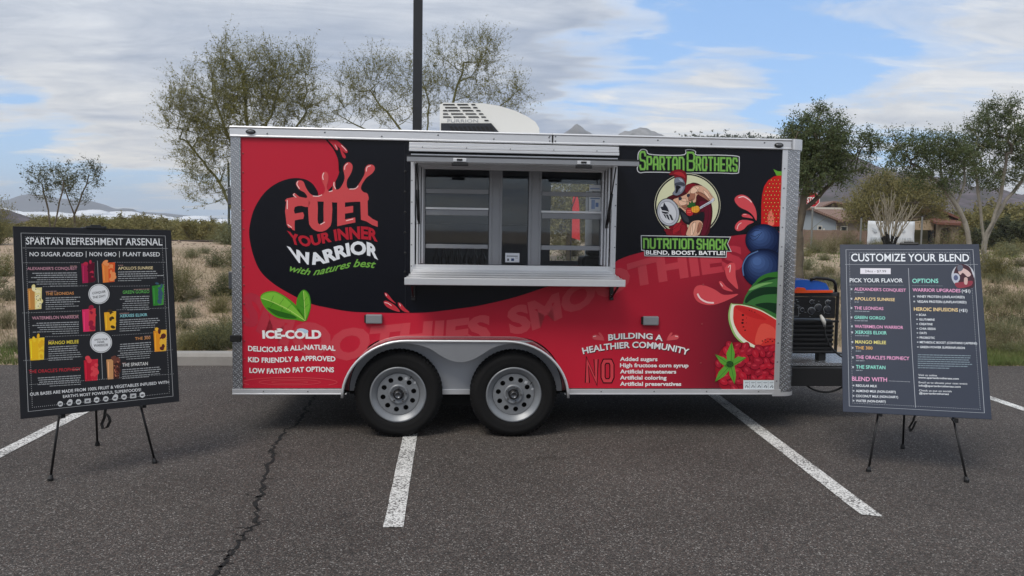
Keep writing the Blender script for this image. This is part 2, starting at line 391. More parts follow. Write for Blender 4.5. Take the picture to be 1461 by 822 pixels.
def inset(pts, d):
    n = len(pts); A = sum(pts[i][0]*pts[(i+1) % n][1]-pts[(i+1) % n][0]*pts[i][1] for i in range(n)); sg = 1 if A > 0 else -1; out = []
    for i in range(n):
        a, b, c = pts[i-1], pts[i], pts[(i+1) % n]
        n1 = Vector((-(b[1]-a[1]), b[0]-a[0])); n2 = Vector((-(c[1]-b[1]), c[0]-b[0]))
        if n1.length > 1e-6: n1.normalize()
        if n2.length > 1e-6: n2.normalize()
        m = n1+n2; m = m/max(.6, m.length*m.length/2) if m.length > 1e-3 else n1
        out.append((b[0]+m.x*d*sg, b[1]+m.y*d*sg))
    return out
def ell(cx, cy, rx, ry, rot=0, n=28, a0=0, a1=360):
    out = []
    for i in range(n):
        a = R(a0+(a1-a0)*i/(n if a1-a0 >= 360 else n-1)); x, y = rx*math.cos(a), ry*math.sin(a); c, s = math.cos(R(rot)), math.sin(R(rot))
        out.append((cx+x*c-y*s, cy+x*s+y*c))
    return out
_glyph = {}
def glyphs(txt, off=0.0, shear=0.0):
    k = (txt, off, shear)
    if k in _glyph: return _glyph[k]
    def ev(tx):
        cu = bpy.data.curves.new('t', 'FONT'); cu.body = tx; cu.size = 1; cu.offset = off; cu.shear = shear; cu.resolution_u = 3; cu.fill_mode = 'BOTH'
        ob = bpy.data.objects.new('t', cu); COL.objects.link(ob); dg = bpy.context.evaluated_depsgraph_get(); me = bpy.data.meshes.new_from_object(ob.evaluated_get(dg))
        V = np.array([v.co[:2] for v in me.vertices]).reshape(-1, 2); F = [tuple(p.vertices) for p in me.polygons]
        bpy.data.objects.remove(ob); bpy.data.curves.remove(cu); bpy.data.meshes.remove(me); return V, F
    V, F = ev(txt)
    if 'H'+str(off) not in _glyph: _glyph['H'+str(off)] = ev('H')[0][:, 1].max()
    cap = _glyph['H'+str(off)]
    V = V.copy(); V[:, 0] = (V[:, 0]-V[:, 0].min())/(np.ptp(V[:, 0])+1e-9); V[:, 1] /= cap
    _glyph[k] = (V, F); return V, F
def interp(pts, u):
    if len(pts) == 2: return np.array(pts[0])*(1-u[:, None])+np.array(pts[1])*u[:, None]
    c = np.array(catmull(pts, 12, False)); L = np.concatenate([[0], np.cumsum(np.linalg.norm(np.diff(c, axis=0), axis=1))]); L /= L[-1]
    return np.stack([np.interp(u, L, c[:, 0]), np.interp(u, L, c[:, 1])], 1)
_O = [(.18, 0), (.82, 0), (1, .18), (1, .82), (.82, 1), (.18, 1), (0, .82), (0, .18), (.18, 0)]
SF = {'A': [[(0, 0), (0, .75), (.25, 1), (.75, 1), (1, .75), (1, 0)], [(0, .40), (1, .40)]], 'B': [[(0, 0), (0, 1), (.8, 1), (1, .85), (1, .66), (.85, .52), (0, .52)], [(.85, .52), (1, .38), (1, .15), (.82, 0), (0, 0)]],
      'C': [[(1, .70), (1, .82), (.82, 1), (.18, 1), (0, .82), (0, .18), (.18, 0), (.82, 0), (1, .18), (1, .30)]], 'D': [[(0, 0), (0, 1), (.75, 1), (1, .8), (1, .2), (.75, 0), (0, 0)]], 'E': [[(1, 1), (0, 1), (0, 0), (1, 0)], [(0, .5), (.85, .5)]],
      'F': [[(1, 1), (0, 1), (0, 0)], [(0, .48), (.85, .48)]], 'G': [[(1, .75), (1, .82), (.82, 1), (.18, 1), (0, .82), (0, .18), (.18, 0), (.82, 0), (1, .18), (1, .48), (.55, .48)]], 'H': [[(0, 0), (0, 1)], [(1, 0), (1, 1)], [(0, .5), (1, .5)]],
      'I': [[(.5, 0), (.5, 1)]], 'J': [[(1, 1), (1, .18), (.82, 0), (.18, 0), (0, .18), (0, .3)]], 'K': [[(0, 0), (0, 1)], [(1, 1), (.45, .5), (1, 0)], [(0, .5), (.45, .5)]], 'L': [[(0, 1), (0, 0), (1, 0)]], 'n': [[(0, 0), (0, 1), (.72, 1), (1, .82), (1, 0)]], 'M': [[(0, 0), (0, 1), (.5, .35), (1, 1), (1, 0)]],
      'N': [[(0, 0), (0, 1), (1, 0), (1, 1)]], 'O': [_O], 'P': [[(0, 0), (0, 1), (.82, 1), (1, .85), (1, .55), (.82, .4), (0, .4)]], 'Q': [_O, [(.6, .25), (1, -.08)]], 'R': [[(0, 0), (0, 1), (.82, 1), (1, .85), (1, .57), (.82, .42), (0, .42)], [(.6, .42), (1, 0)]],
      'S': [[(1, .78), (1, .85), (.82, 1), (.18, 1), (0, .85), (0, .65), (.18, .52), (.82, .48), (1, .35), (1, .15), (.82, 0), (.18, 0), (0, .15), (0, .22)]], 'T': [[(0, 1), (1, 1)], [(.5, 1), (.5, 0)]], 'U': [[(0, 1), (0, .18), (.18, 0), (.82, 0), (1, .18), (1, 1)]],
      'V': [[(0, 1), (.5, 0), (1, 1)]], 'W': [[(0, 1), (.25, 0), (.5, .7), (.75, 0), (1, 1)]], 'X': [[(0, 0), (1, 1)], [(0, 1), (1, 0)]], 'Y': [[(0, 1), (.5, .5), (1, 1)], [(.5, .5), (.5, 0)]], 'Z': [[(0, 1), (1, 1), (0, 0), (1, 0)]],
      '0': [_O], '1': [[(.2, .8), (.6, 1), (.6, 0)]], '3': [[(0, .85), (.18, 1), (.82, 1), (1, .85), (1, .65), (.8, .52), (.3, .52)], [(.8, .52), (1, .36), (1, .15), (.82, 0), (.18, 0), (0, .15)]], '$': [[(1, .78), (.82, .9), (.18, .9), (0, .72), (.18, .52), (.82, .48), (1, .3), (.82, .1), (.18, .1), (0, .22)], [(.5, -.05), (.5, 1.05)]],
      '%': [[(.0, .8), (.12, .95), (.28, .8), (.14, .6), (0, .8)], [(.1, 0), (.9, 1)], [(.72, .2), (.86, .38), (1, .2), (.86, .02), (.72, .2)]], '&': [[(1, .5), (1, .15), (.82, 0), (.18, 0), (0, .18), (0, .42), (.18, .54), (.7, .54)], [(.18, .54), (0, .7), (0, .85), (.18, 1), (.8, 1)]],
      "'": [[(.5, 1.02), (.5, .74)]], '!': [[(.5, 1), (.5, .3)], [(.5, .12), (.5, -.03)]], '(': [[(1, 1.08), (.3, .9), (.3, .1), (1, -.08)]], ')': [[(0, 1.08), (.7, .9), (.7, .1), (0, -.08)]], '-': [[(.1, .45), (.9, .45)]], '+': [[(0, .5), (1, .5)], [(.5, .9), (.5, .1)]], '/': [[(0, 0), (1, 1)]], '.': [[(.5, .08), (.5, -.06)]], ',': [[(.6, .08), (.4, -.2)]]}
SWD = {'I': .0, 'M': 1.25, 'W': 1.4, "'": 0, '!': 0, '(': .28, ')': .28, '-': .6, '1': .6, '.': 0, ',': .15, ' ': .35, '%': 1.3}
def stroke_text(txt, ratio, th, gf=.8):
    """lettering drawn as ribbons of thickness th (cap heights), laid out to be ratio cap heights wide; returns pieces of (verts in cap units, faces)"""
    gap = th*gf; ws = [SWD.get(c, 1.0) for c in txt]; ns = txt.count(' '); g = (ratio-th*(len(txt)-ns)-gap*(len(txt)-1)-ns*th*.8)/max(.01, sum(ws)); x = 0; out = []
    if g < .15: g = .15
    for c, w_ in zip(txt, ws):
        w = w_*g
        for st in SF.get(c, []):
            P = [Vector((x+th/2+p[0]*w, th/2+p[1]*(1-th))) for p in st]; cl = st[0] == st[-1]
            if cl: P = P[:-1]
            n = len(P); V = []
            for i in range(n):
                a = P[i-1] if (cl or i) else None; b = P[(i+1) % n] if (cl or i < n-1) else None
                d1 = (P[i]-a).normalized() if a is not None else None; d2 = (b-P[i]).normalized() if b is not None else None
                if d1 is None: d1 = d2
                if d2 is None: d2 = d1
                n1 = Vector((-d1.y, d1.x)); n2 = Vector((-d2.y, d2.x)); m = n1+n2; m = m.normalized() if m.length > 1e-4 else n1; k = th/2/max(.45, m.dot(n1)); e = Vector((0, 0))
                if not cl and i == 0: e = -d2*th/2
                if not cl and i == n-1: e = d1*th/2
                V += [tuple(P[i]+e+m*k), tuple(P[i]+e-m*k)]
            F = [(2*i, 2*i+1, 2*((i+1) % n)+1, 2*((i+1) % n)) for i in range(n if cl else n-1)]; out.append((V, F))
        x += w+gap+(th if c != ' ' else th*.8)
    tot = x-gap; return out, tot
AUTO = [0]; OWN = {'splash_print'}; FINE = {'fine_print', 'dotted_rule', 'bullet_print', 'icon_print', 'border_print', 'highlight_print'}
class Art:
    """Flat print on a plane: each layer is a sheet a little above the one below it."""
    def __init__(s, plane, parent, step=.0006): s.p = plane; s.parent = parent; s.step = step; s.acc = {}
    def add(s, key, rgb, layer, V2, F):
        m = rgb if isinstance(rgb, bpy.types.Material) else ink(rgb)
        L = s.acc.setdefault((key, m.name), [[], [], m]); n = len(L[0]); y = -s.step*layer
        L[0] += [(a, y, b) for a, b in V2]; L[1] += [tuple(n+i for i in f) for f in F]
    def poly(s, pts, rgb, layer, key='print', sm=0, holes=(), px=True):
        if key in OWN: AUTO[0] += 1; key = '%s#%d' % (key, AUTO[0])
        if sm: pts = catmull(pts, sm)
        loops = [pts]+list(holes)
        loops = [[s.p(*q) if px else q for q in l] for l in loops]
        tr = tessellate_polygon([[Vector((q[0], q[1], 0)) for q in l] for l in loops])
        s.add(key, rgb, layer, [q for l in loops for q in l], tr)
    def line(s, pts, w, rgb, layer, key='print', sm=0, closed=False, px=True):
        if sm: pts = catmull(pts, sm, closed)
        P = [Vector(s.p(*q) if px else q) for q in pts]; n = len(P); V = []; F = []
        for i in range(n):
            t = (P[(i+1) % n]-P[i-1]) if closed else (P[min(i+1, n-1)]-P[max(i-1, 0)]); t.normalize() if t.length > 0 else None
            nn = Vector((-t.y, t.x))*w/2; V += [tuple(P[i]+nn), tuple(P[i]-nn)]
        for i in range(n if closed else n-1):
            j = (i+1) % n; F.append((2*i, 2*i+1, 2*j+1, 2*j))
        s.add(key, rgb, layer, V, F)
    def text(s, txt, base, top, rgb, layer, key='lettering', off=.012, shear=0, px=True):
        AUTO[0] += 1; key = '%s#%d' % (key, AUTO[0])
        V, F = glyphs(txt, off, shear)
        if isinstance(top, (int, float)): top = [(x, y-top) for x, y in base]
        B = interp(base, V[:, 0]); T = interp(top, V[:, 0]); Q = B+(T-B)*V[:, 1:2]
        s.add(key, rgb, layer, [s.p(*q) if px else tuple(q) for q in Q], F)
    def stext(s, txt, base, top, rgb, layer, key='lettering', th=.17, grow=0.0, px=True, gf=.8):
        AUTO[0] += 1; key = '%s#%d' % (key, AUTO[0])
        if isinstance(top, (int, float)): top = [(x, y-top) for x, y in base]
        b0, b1, t0 = (Vector(s.p(*q) if px else q) for q in (base[0], base[-1], top[0])); ratio = (b1-b0).length/max(1e-6, (t0-b0).length)
        pc, tot = stroke_text(txt, ratio, th, gf)
        for k, (V, F) in enumerate(pc):
            V = np.array(V)
            if grow:                       # fatten the ribbons about their own centre line
                c = (V[0::2]+V[1::2])/2; f_ = (th+grow)/th; V = V.copy(); V[0::2] = c+(V[0::2]-c)*f_; V[1::2] = c+(V[1::2]-c)*f_
            u = V[:, 0]/tot; B = interp(base, np.clip(u, 0, 1)); T_ = interp(top, np.clip(u, 0, 1)); Q = B+(T_-B)*V[:, 1:2]
            ov = (u-np.clip(u, 0, 1))[:, None]; Q = Q+(np.array(base[-1])-np.array(base[0]))*ov
            s.add(key, rgb, layer+.05*(k % 5), [s.p(*q) if px else tuple(q) for q in Q], F)
    def dots(s, a, b, n, size, rgb, layer, key='dotted_rule', px=True):
        a, b = Vector(s.p(*a) if px else a), Vector(s.p(*b) if px else b)
        for i in range(n):
            c = a.lerp(b, i/(n-1)); h = size/2; s.add(key, rgb, layer, [(c.x-h, c.y-h), (c.x+h, c.y-h), (c.x+h, c.y+h), (c.x-h, c.y+h)], [(0, 1, 2, 3)])
    def flush(s):
        groups = {}
        for (key, mn), (V, F, m) in s.acc.items(): groups.setdefault(key, []).append((V, F, m))
        for key, L in groups.items():
            me = bpy.data.meshes.new(key); V = []; F = []; mi = []
            for k, (v, f, m) in enumerate(L):
                n = len(V); V += v; F += [tuple(n+i for i in q) for q in f]; mi += [k]*len(f); me.materials.append(m)
            me.from_pydata(V, [], F); me.polygons.foreach_set('material_index', mi); me.update()
            nm = key.split('#')[0]; tag(link(bpy.data.objects.new(nm, me), s.parent), kind='stuff' if nm in FINE else None)
        s.acc = {}

# ================================================================== THE SETTING
def curb_y(x): return 9.10+.085*(x+3.4)
_rg = np.random.default_rng(3); _ph = _rg.uniform(0, 6.28, (14, 2)); _fr = _rg.normal(0, 1, (14, 2))
def bumpy(x, y, sc_):
    z = 0
    for i in range(14): z = z+np.sin((x*_fr[i, 0]+y*_fr[i, 1])*sc_*(1+i*.22)+_ph[i, 0])/(1+i*.35)
    return z/4
def sstep(a, b, x): t = np.clip((x-a)/(b-a), 0, 1); return t*t*(3-2*t)
def terrain(x, y):
    x = np.asarray(x, float); y = np.asarray(y, float); d = y-curb_y(x)
    left = 1-sstep(-1, 5, x)
    ed = np.where((x > 4.95) | (x < -4.65), sstep(0, .9, d), 1.0)
    z = .004+.081*ed+ .87*sstep(.6, 15, d) + left*.13*sstep(9, 18, d)*(1-sstep(19.5, 24, d))
    z = z+bumpy(x, y, .9)*.05*sstep(.8, 4, d)+bumpy(x+50, y, .21)*.10*sstep(3, 9, d)*(1-.6*sstep(25, 60, d))
    z = z-.38*sstep(24, 60, d) - left*.25*sstep(21, 30, d)
    z = z-1.2*sstep(120, 500, d)
    return np.where(d < .02, -.09, z)
def ground_mesh():
    n = 230
    xs = np.sinh(np.linspace(-8.2, 8.2, n))*1.6; d = np.concatenate([[-2500, -600, -150, -40, -6, -.5, 0.0, .03], .03+np.sinh(np.linspace(.02, 8.6, n))*1.0])
    X, D = np.meshgrid(xs, d); Y = D+curb_y(X)
    Z = terrain(X, Y+1e-6)
    V = np.stack([X, Y, Z], -1).reshape(-1, 3); a = np.arange(len(d)-1)[:, None]*n+np.arange(n-1)[None]
    F = np.stack([a, a+1, a+n+1, a+n], -1).reshape(-1, 4); return V, F
_V, _F = ground_mesh()
terr = np_mesh('desert_ground', _V, _F, M_DIRT, kind='structure'); smooth_angle(terr, 60)
# car park: one asphalt sheet up to the landscape edge
_xs = np.linspace(-70, 70, 141)
MB_ = MB()
for i in range(140): MB_.quad((_xs[i], -90, 0), (_xs[i+1], -90, 0), (_xs[i+1], curb_y(_xs[i+1])+.0, 0), (_xs[i], curb_y(_xs[i]), 0))
MB_.build('asphalt_car_park', M_ASPH, kind='structure')
# kerb: cast sections with joints, behind the trailer
kb = []
for i in range(4):
    x0 = -4.62+i*2.40; x1 = x0+2.385; m = MB(); y0, y1 = curb_y(x0), curb_y(x1); n = len(m.v)
    prof = [(-.03, -.05), (-.03, .10), (-.005, .135), (.02, .142), (.15, .142), (.15, -.05)]
    for (x, y) in ((x0, y0), (x1, y1)): m.v += [(x, y+a, z) for a, z in prof]
    for k in range(6): m.f.append((n+k, n+(k+1) % 6, n+6+(k+1) % 6, n+6+k))
    m.f += [tuple(range(n, n+6))[::-1], tuple(range(n+6, n+12))]
    o = m.build('kerb_stone', M_CONC, bevel=.006); kb.append(o)
kroot = bpy.data.objects.new('kerb', None); COL.objects.link(kroot); kroot['kind'] = 'structure'
for o in kb: o.parent = kroot
# painted bay lines
def ground_strip(name, a, b, w, label=None, z=.004, cap=None):
    a, b = np.array(a[:2]), np.array(b[:2]); d = (b-a)/np.linalg.norm(b-a); n = np.array([-d[1], d[0]])*w/2
    L = np.linalg.norm(b-a); k = max(2, int(L/.25)); m = MB(); rr = random.Random(int(L*1000)); P = []
    for i in range(k+1):
        c = a+d*L*i/k; e1, e2 = 1+rr.uniform(-.04, .04), 1+rr.uniform(-.04, .04); P.append((c+n*e1, c-n*e2))
    if cap is not None: P[0] = (P[0][0]+d*cap, P[0][1])
    for i in range(k): m.quad((*P[i][1], z), (*P[i+1][1], z), (*P[i+1][0], z), (*P[i][0], z))
    return tag(m.build(name, M_PAINT), kind='structure')
def gl(x, y): return gnd(x, y)[:2]
def ext(a, b, yend=None, back=None):
    a, b = gl(*a), gl(*b); d = (b-a)/np.linalg.norm(b-a)
    if yend: b = a+d*((yend-a[1])/d[1])
    if back: a = a-d*back
    return a, b
a, b = ext((561, 753), (584, 627), 9.0); ground_strip('painted_bay_line', a, b, .104)
a, b = ext((1246, 738), (1017, 563), 9.3); ground_strip('painted_bay_line', a, b, .112, cap=.035)
a, b = ext((0, 648), (112, 591), 8.7, 1.1); ground_strip('painted_bay_line', a, b, .105)
a, b = ext((1461, 584.5), (1417, 569.5), 9.6, 1.6); ground_strip('painted_bay_line', a, b, .105)
# crack in the asphalt
cr = [(446, 568), (439, 581), (432, 592), (425, 601), (423, 607), (405, 614), (396, 630), (386, 643), (390, 652), (377, 680), (371, 706), (365, 716), (367, 745), (352, 758), (345, 770), (330, 788), (322, 800), (311, 815), (300, 832), (290, 850)]
rr = random.Random(11); P = []
cr = [(452, 556)]+cr
for i in range(len(cr)-1):
    p, q = gl(*cr[i]), gl(*cr[i+1]); k = 7
    for j in range(k):
        t = j/k; P.append((p*(1-t)+q*t)+np.array([rr.gauss(0, .011), rr.gauss(0, .011)]))
def crack_piece(P, w0, rr, m):
    for i in range(len(P)):
        t = P[min(i+1, len(P)-1)]-P[max(i-1, 0)]; t = t/np.linalg.norm(t); w = w0*rr.uniform(.45, 1.5)/2
        if i in (0, len(P)-1): w *= .2
        n = np.array([-t[1], t[0]])*w; m.v += [(*(P[i]+n), .003), (*(P[i]-n), .003)]
    b0 = len(m.v)-2*len(P)
    for i in range(len(P)-1): m.f.append((b0+2*i, b0+2*i+1, b0+2*i+3, b0+2*i+2))
m = MB(); crack_piece(P, .019, rr, m)
for i in range(6, len(P)-6, 5):
    s = P[i]; an = rr.uniform(0, 6.28); L = rr.uniform(.03, .10); br = [s+np.array([math.cos(an), math.sin(an)])*L*j/4+np.array([rr.gauss(0, .004), rr.gauss(0, .004)]) for j in range(5)]
    crack_piece(br, .005, rr, m)
M_CRACK = mat('crack_dark', (16, 15, 15), .95, var=.4, vscale=30)
m.build('asphalt_crack', M_CRACK, kind='structure')

# ================================================================== THE TRAILER
YAW = .0747; TX, TY = -2.0301, 6.0694
tu = np.array([math.cos(YAW), math.sin(YAW), 0]); FP = Plane((TX, TY, 0), tu, (0, 0, 1))
trailer = thing('food_trailer', (TX, TY, 0), YAW, 'red and black wrapped food trailer with serving hatch open, parked across the bays', 'food trailer')
PL, ZB, ZT, DEP = 4.136, .351, 2.2326, 2.10
def P_(x, y, off=0.0): return FP(x, y, off)
# ---- side panel with hatch and fender cut-outs
op0 = P_(592, 235); op1 = P_(870, 378); OX0, OX1, OZ1, OZ0 = op0[0], op1[0], P_(700, 234)[1], P_(700, 379)[1]
hatch = [(OX0, OZ0), (OX1, OZ0), (OX1, OZ1), (OX0, OZ1)]
fl = P_(497, 560)[0]; fr_ = P_(803, 560)[0]; fz = P_(640, 481)[1]
def fender_curve(x0, x1, zt, z0, rad, n=14):
    pts = []
    for i in range(n+1):
        a = math.pi-math.pi/2*i/n; pts.append((x0+rad+rad*math.cos(a), z0+(zt-z0)*math.sin(a)))
    for i in range(n+1):
        a = math.pi/2-math.pi/2*i/n; pts.append((x1-rad+rad*math.cos(a), z0+(zt-z0)*math.sin(a)))
    return pts
FC = fender_curve(fl, fr_, fz, ZB, .36)
outer = [(0, ZB)]+FC+[(PL, ZB), (PL, ZT), (0, ZT)]
def red_fn(t, tc):
    s = t.n('ShaderNodeSeparateXYZ', {0: tc}).outputs
    g = t.m('SUBTRACT', 1.0, t.m('ABSOLUTE', t.m('DIVIDE', t.m('SUBTRACT', s[0], 3.80), .85)), clamp=True)
    g2 = t.m('SUBTRACT', 1.0, t.m('ABSOLUTE', t.m('DIVIDE', t.m('SUBTRACT', s[0], 2.35), .75)), clamp=True)
    g3 = t.m('MULTIPLY', g, t.m('MULTIPLY_ADD', s[2], -1.0, 2.0, clamp=True))
    c = t.mix(t.m('MULTIPLY', g3, .96, clamp=True), (.50, .016, .038), (.10, .009, .020))
    return t.mix(t.m('MULTIPLY', g2, .4), c, (.62, .020, .044))
M_RED = mat('red_vinyl_wrap', (180, 30, 45), .30, fn=red_fn, bump=.28, bscale=1.7, spec=.22)
panel = MB().prism([outer, hatch], 0.0, .03).build('side_panel', M_RED, trailer)
# ---- box body: other walls, roof, floor
M_WALLIN = mat('interior_wall', (120, 123, 130), .6); M_REDP = mat('red_paint_plain', (150, 20, 35), .4); M_ROOF = mat('roof_sheet', (180, 182, 185), .5, .5)
BX0, BX1 = -.065, PL+.03
bk = [(BX0, ZB), (BX1+.1, ZB), (BX1+.1, ZT+.05), (BX0, ZT+.05)]
rw0, rw1 = P_(786, 300, DEP), P_(836, 300, DEP)
rhole = [(P_(785, 300, DEP)[0], P_(800, 372, DEP)[1]), (P_(846, 300, DEP)[0], P_(800, 372, DEP)[1]), (P_(846, 300, DEP)[0], P_(800, 262, DEP)[1]), (P_(785, 300, DEP)[0], P_(800, 262, DEP)[1])]
MB().prism([bk, rhole], DEP-.03, DEP).build('rear_wall', M_WALLIN, trailer)
MB().box(BX0, BX0+.03, .031, DEP-.031, ZB, ZT+.05).build('end_wall', M_REDP, trailer)
MB().box(BX1+.07, BX1+.1, .10, DEP-.1, ZB, ZT+.05).build('front_wall', M_ROOF, trailer)
MB().box(BX0, BX1+.1, .0, DEP, ZT+.052, ZT+.072).build('roof', M_ROOF, trailer)
MB().box(BX0, BX1+.1, .031, DEP-.031, ZB+.0, ZB+.05).build('floor', M_DARK, trailer)
# ---- interior seen through the hatch
M_INT = mat('interior_dark', (84, 88, 96), .5)
MB().box(.5, 3.6, DEP-.52, DEP-.05, ZB+.05, 1.15).build('rear_counter', mat('counter_steel', (110, 112, 116), .4, .6), trailer, bevel=.01)
MB().box(.6, 2.35, DEP-.38, DEP-.06, 1.62, 2.1).build('wall_cupboard', M_INT, trailer, bevel=.01)
cx0 = P_(838, 300, 1.9)[0]
wc = MB().box(cx0, cx0+.42, 1.60, 2.02, 1.16, 1.98).build('white_cabinet', mat('cabinet_white', (205, 208, 212), .5), trailer, bevel=.01)
m = MB(); bx = P_(826, 376, 1.1)[0]; bzz = P_(840, 362, 1.1)[1]
m.box(bx, bx+.35, .9, 1.2, 1.05, bzz-.02); m.box(bx+.06, bx+.35, .95, 1.15, bzz-.02, bzz+.05)
m.build('counter_appliance', M_BPL, trailer, bevel=.03)
m = MB()
for k in range(7):
    x = P_(622+k*11, 380, .6)[0]; m.lathe_z(x, .62+.03*(k % 2), [(.03, 1.24), (.032, 1.33), (.013, 1.37), (.013, 1.42)], 10)
m.box(.95, 1.75, .5, .78, 1.16, 1.24)
m.build('counter_bottles', mat('bottle_dark', (52, 50, 54), .35), trailer)
# ---- trim: rails and corner posts
M_SCREW = mat('screw_head', (120, 122, 126), .4, .7)
def rivets(name, pts, y, r=.007, parent=trailer, m_=M_SCREW):
    m = MB()
    for x, z in pts: m.lathe_y(x, z, [(r, y+.001), (r*.85, y-.003), (r*.3, y-.0045)], 8, cap1=True)
    return m.build(name, m_, parent, kind='stuff')
zt0, zt1 = ZT-.004, P_(700, 183+.0)[1]
zt1 = ZT+.078
rjoint = P_(788, 200)[0]
for (a, b) in ((-.073, rjoint-.001), (rjoint+.001, BX1+.055)):
    m = MB(); prof = [(.02, zt0), (-.020, zt0), (-.022, zt0+.010), (-.016, zt0+.014), (-.016, zt1-.016), (-.022, zt1-.010), (-.018, zt1), (.03, zt1)]
    n = len(m.v)
    for x in (a, b): m.v += [(x, y, z) for y, z in prof]
    for k in range(8): m.f.append((n+k, n+(k+1) % 8, n+8+(k+1) % 8, n+8+k))
    m.f += [tuple(range(n, n+8))[::-1], tuple(range(n+8, n+16))]
    top_rail = m.build('top_rail', M_ALU, trailer, bevel=.003)
MB().box(rjoint-.006, rjoint+.006, -.0185, -.015, zt0+.014, zt1-.012).build('rail_joint', M_DARK, trailer)
rivets('rail_screws', [(rjoint+dx, z) for dx in (-.022, .022) for z in (zt0+.025, zt1-.022)]+[(.2+k*.42, zt0+.03+(.02 if k % 2 else 0)) for k in range(10)], -.0165)
# rounded end of the top rail at the front corner
def corner_strip(r, z0, z1, x_end, xc, yc, n=10, depth=.25):
    m = MB(); pts = [(x_end, yc-r)]+[(xc+r*math.sin(math.pi/2*i/n), yc-r*math.cos(math.pi/2*i/n)) for i in range(n+1)]+[(xc+r, depth)]
    for x, y in pts: m.v += [(x, y, z0), (x, y, z1)]
    for i in range(len(pts)-1): m.f.append((2*i, 2*i+2, 2*i+3, 2*i+1))
    return m
CXR = P_(1131, 380)[0]-.055; rad = .115
colx0 = PL-.0
cm = corner_strip(rad, ZB-.045, zt0+.0, PL+.028, CXR, rad-.0115, 12, DEP-.1); oc = cm.build('diamond_plate_corner', M_ATP, trailer, smooth=True)
cm2 = corner_strip(rad+.013, zt0+.001, zt1+.001, BX1+.056, CXR, rad-.0095, 12, DEP-.1); o2 = cm2.build('rail_corner_cap', M_ALU, trailer, smooth=True)
cm3 = corner_strip(rad+.010, ZB-.06, ZB-.028, PL-.02, CXR, rad-.0105, 12, DEP-.1); cm3.build('base_corner_cap', M_ALU, trailer, smooth=True)
m = MB().prism([[(PL-.006, ZB-.03), (PL+.036, ZB-.03), (PL+.036, zt0+.003), (PL-.006, zt0+.003)]], -.0125, .01)
m.build('corner_edge_strip', M_ALU, trailer, bevel=.003)
rivets('edge_rivets', [(PL+.014, ZB+.06+k*.152) for k in range(13)], -.0135, .006)
m = MB().prism([[(-.068, ZB-.028), (.004, ZB-.028), (.004, zt0), (-.068, zt0)]], -.011, .03)
m.build('diamond_plate_post', M_ATP, trailer, bevel=.004)
rivets('panel_rivets', [(.018, ZB+.08+k*.14) for k in range(13)]+[(3.535, .55+k*.31) for k in range(6)]+[(1.275, .5+k*.27) for k in range(1)], -.0005, .0075, m_=mat('rivet_red', (150, 60, 66), .35, .3))
for (a, b) in ((-.072, fl-.012), (fr_+.012, PL+.05)):
    m = MB().box(a, b, -.014, .03, ZB-.048, ZB-.006); m.box(a, b, -.020, .0, ZB-.048, ZB-.040)
    m.build('bottom_rail', M_ALU, trailer, bevel=.002)
rivets('rail_rivets', [(.16+k*.33, ZB-.024) for k in range(2)]+[(fr_+.3+k*.42, ZB-.024) for k in range(4)], -.0145, .006)
# side rear hinges and lamp on the left edge
for z0, z1 in ((1.73, 1.86), (1.10, 1.23)):
    MB().box(-.098, -.069, .01, .06, z0, z1).build('door_hinge', mat('hinge_grey', (95, 98, 102), .4, .7), trailer, bevel=.004)
MB().box(-.082, -.0, -.03, -.012, .905-.2, .955-.2+.0).build('door_hasp', M_DARK, trailer, bevel=.006)
# marker lamps
for px, py in ((358.5, 188.5), (1110, 207.5)):
    x, z = P_(px, py); b = MB().lathe_y(0, 0, [(.036, -.016), (.036, -.022), (.030, -.028)], 20, cap1=True)
    b.v = [(x+a, y, z+c*.52) for a, y, c in b.v]; lamp = b.build('marker_lamp', M_BPL, trailer, smooth=False)
    g = MB().lathe_y(0, 0, [(.026, -.0285), (.018, -.034), (.006, -.036)], 20, cap1=True); g.v = [(x+a, y, z+c*.48) for a, y, c in g.v]
    g.build('lens', mat('lamp_lens', (90, 92, 96), .2), lamp, smooth=True)
# outlet covers
for px, py in ((534, 455), (927.5, 457.5)):
    x, z = P_(px, py); o = MB().box(x-.062, x+.062, -.035, -.001, z-.034, z+.036).build('outlet_cover', mat('outlet_grey', (125, 128, 132), .5), trailer, bevel=.008)
    MB().box(x-.072, x-.061, -.032, -.002, z-.026, z+.03).build('hinge', M_DARK, o)

# ---- printed wrap
A = Art(FP, panel)
c1 = lambda x, y: (320+x/3.425, 170+y/3.425); c2 = lambda x, y: (320+x/3.29, 390+y/3.29); c5 = lambda x, y: (860+x/3.737, 180+y/3.737)
b5 = lambda x, y: (980+x/4.835, 230+y/4.835); c6 = lambda x, y: (800+x/3.479, 380+y/3.479); b6 = lambda x, y: (980+x/4.56, 390+y/4.56); c4 = lambda x, y: (900+x/4.835, 205+y/4.835)
def T(f, pts): return [f(*p) for p in pts]
BLK = (15, 17, 24); CORAL = (205, 78, 82); SIL = (205, 208, 212); WHT = (232, 232, 232); GRN = (92, 150, 60)
M_BLKV = mat('black_vinyl_wrap', (12, 14, 23), .27, bump=.32, bscale=1.7, spec=.22)
GH = (196, 48, 62)
def ghost_fn(t, tc):
    s = t.n('ShaderNodeSeparateXYZ', {0: tc}).outputs
    g = t.m('SUBTRACT', 1.0, t.m('ABSOLUTE', t.m('DIVIDE', t.m('SUBTRACT', s[0], 2.0), 1.9)), clamp=True)
    return t.mix(t.m('MULTIPLY', t.m('POWER', g, .55), .85, clamp=True), (.42, .026, .05), (.66, .085, .10))
M_GH = mat('ghost_lettering', GH, .36, fn=ghost_fn, spec=.16)
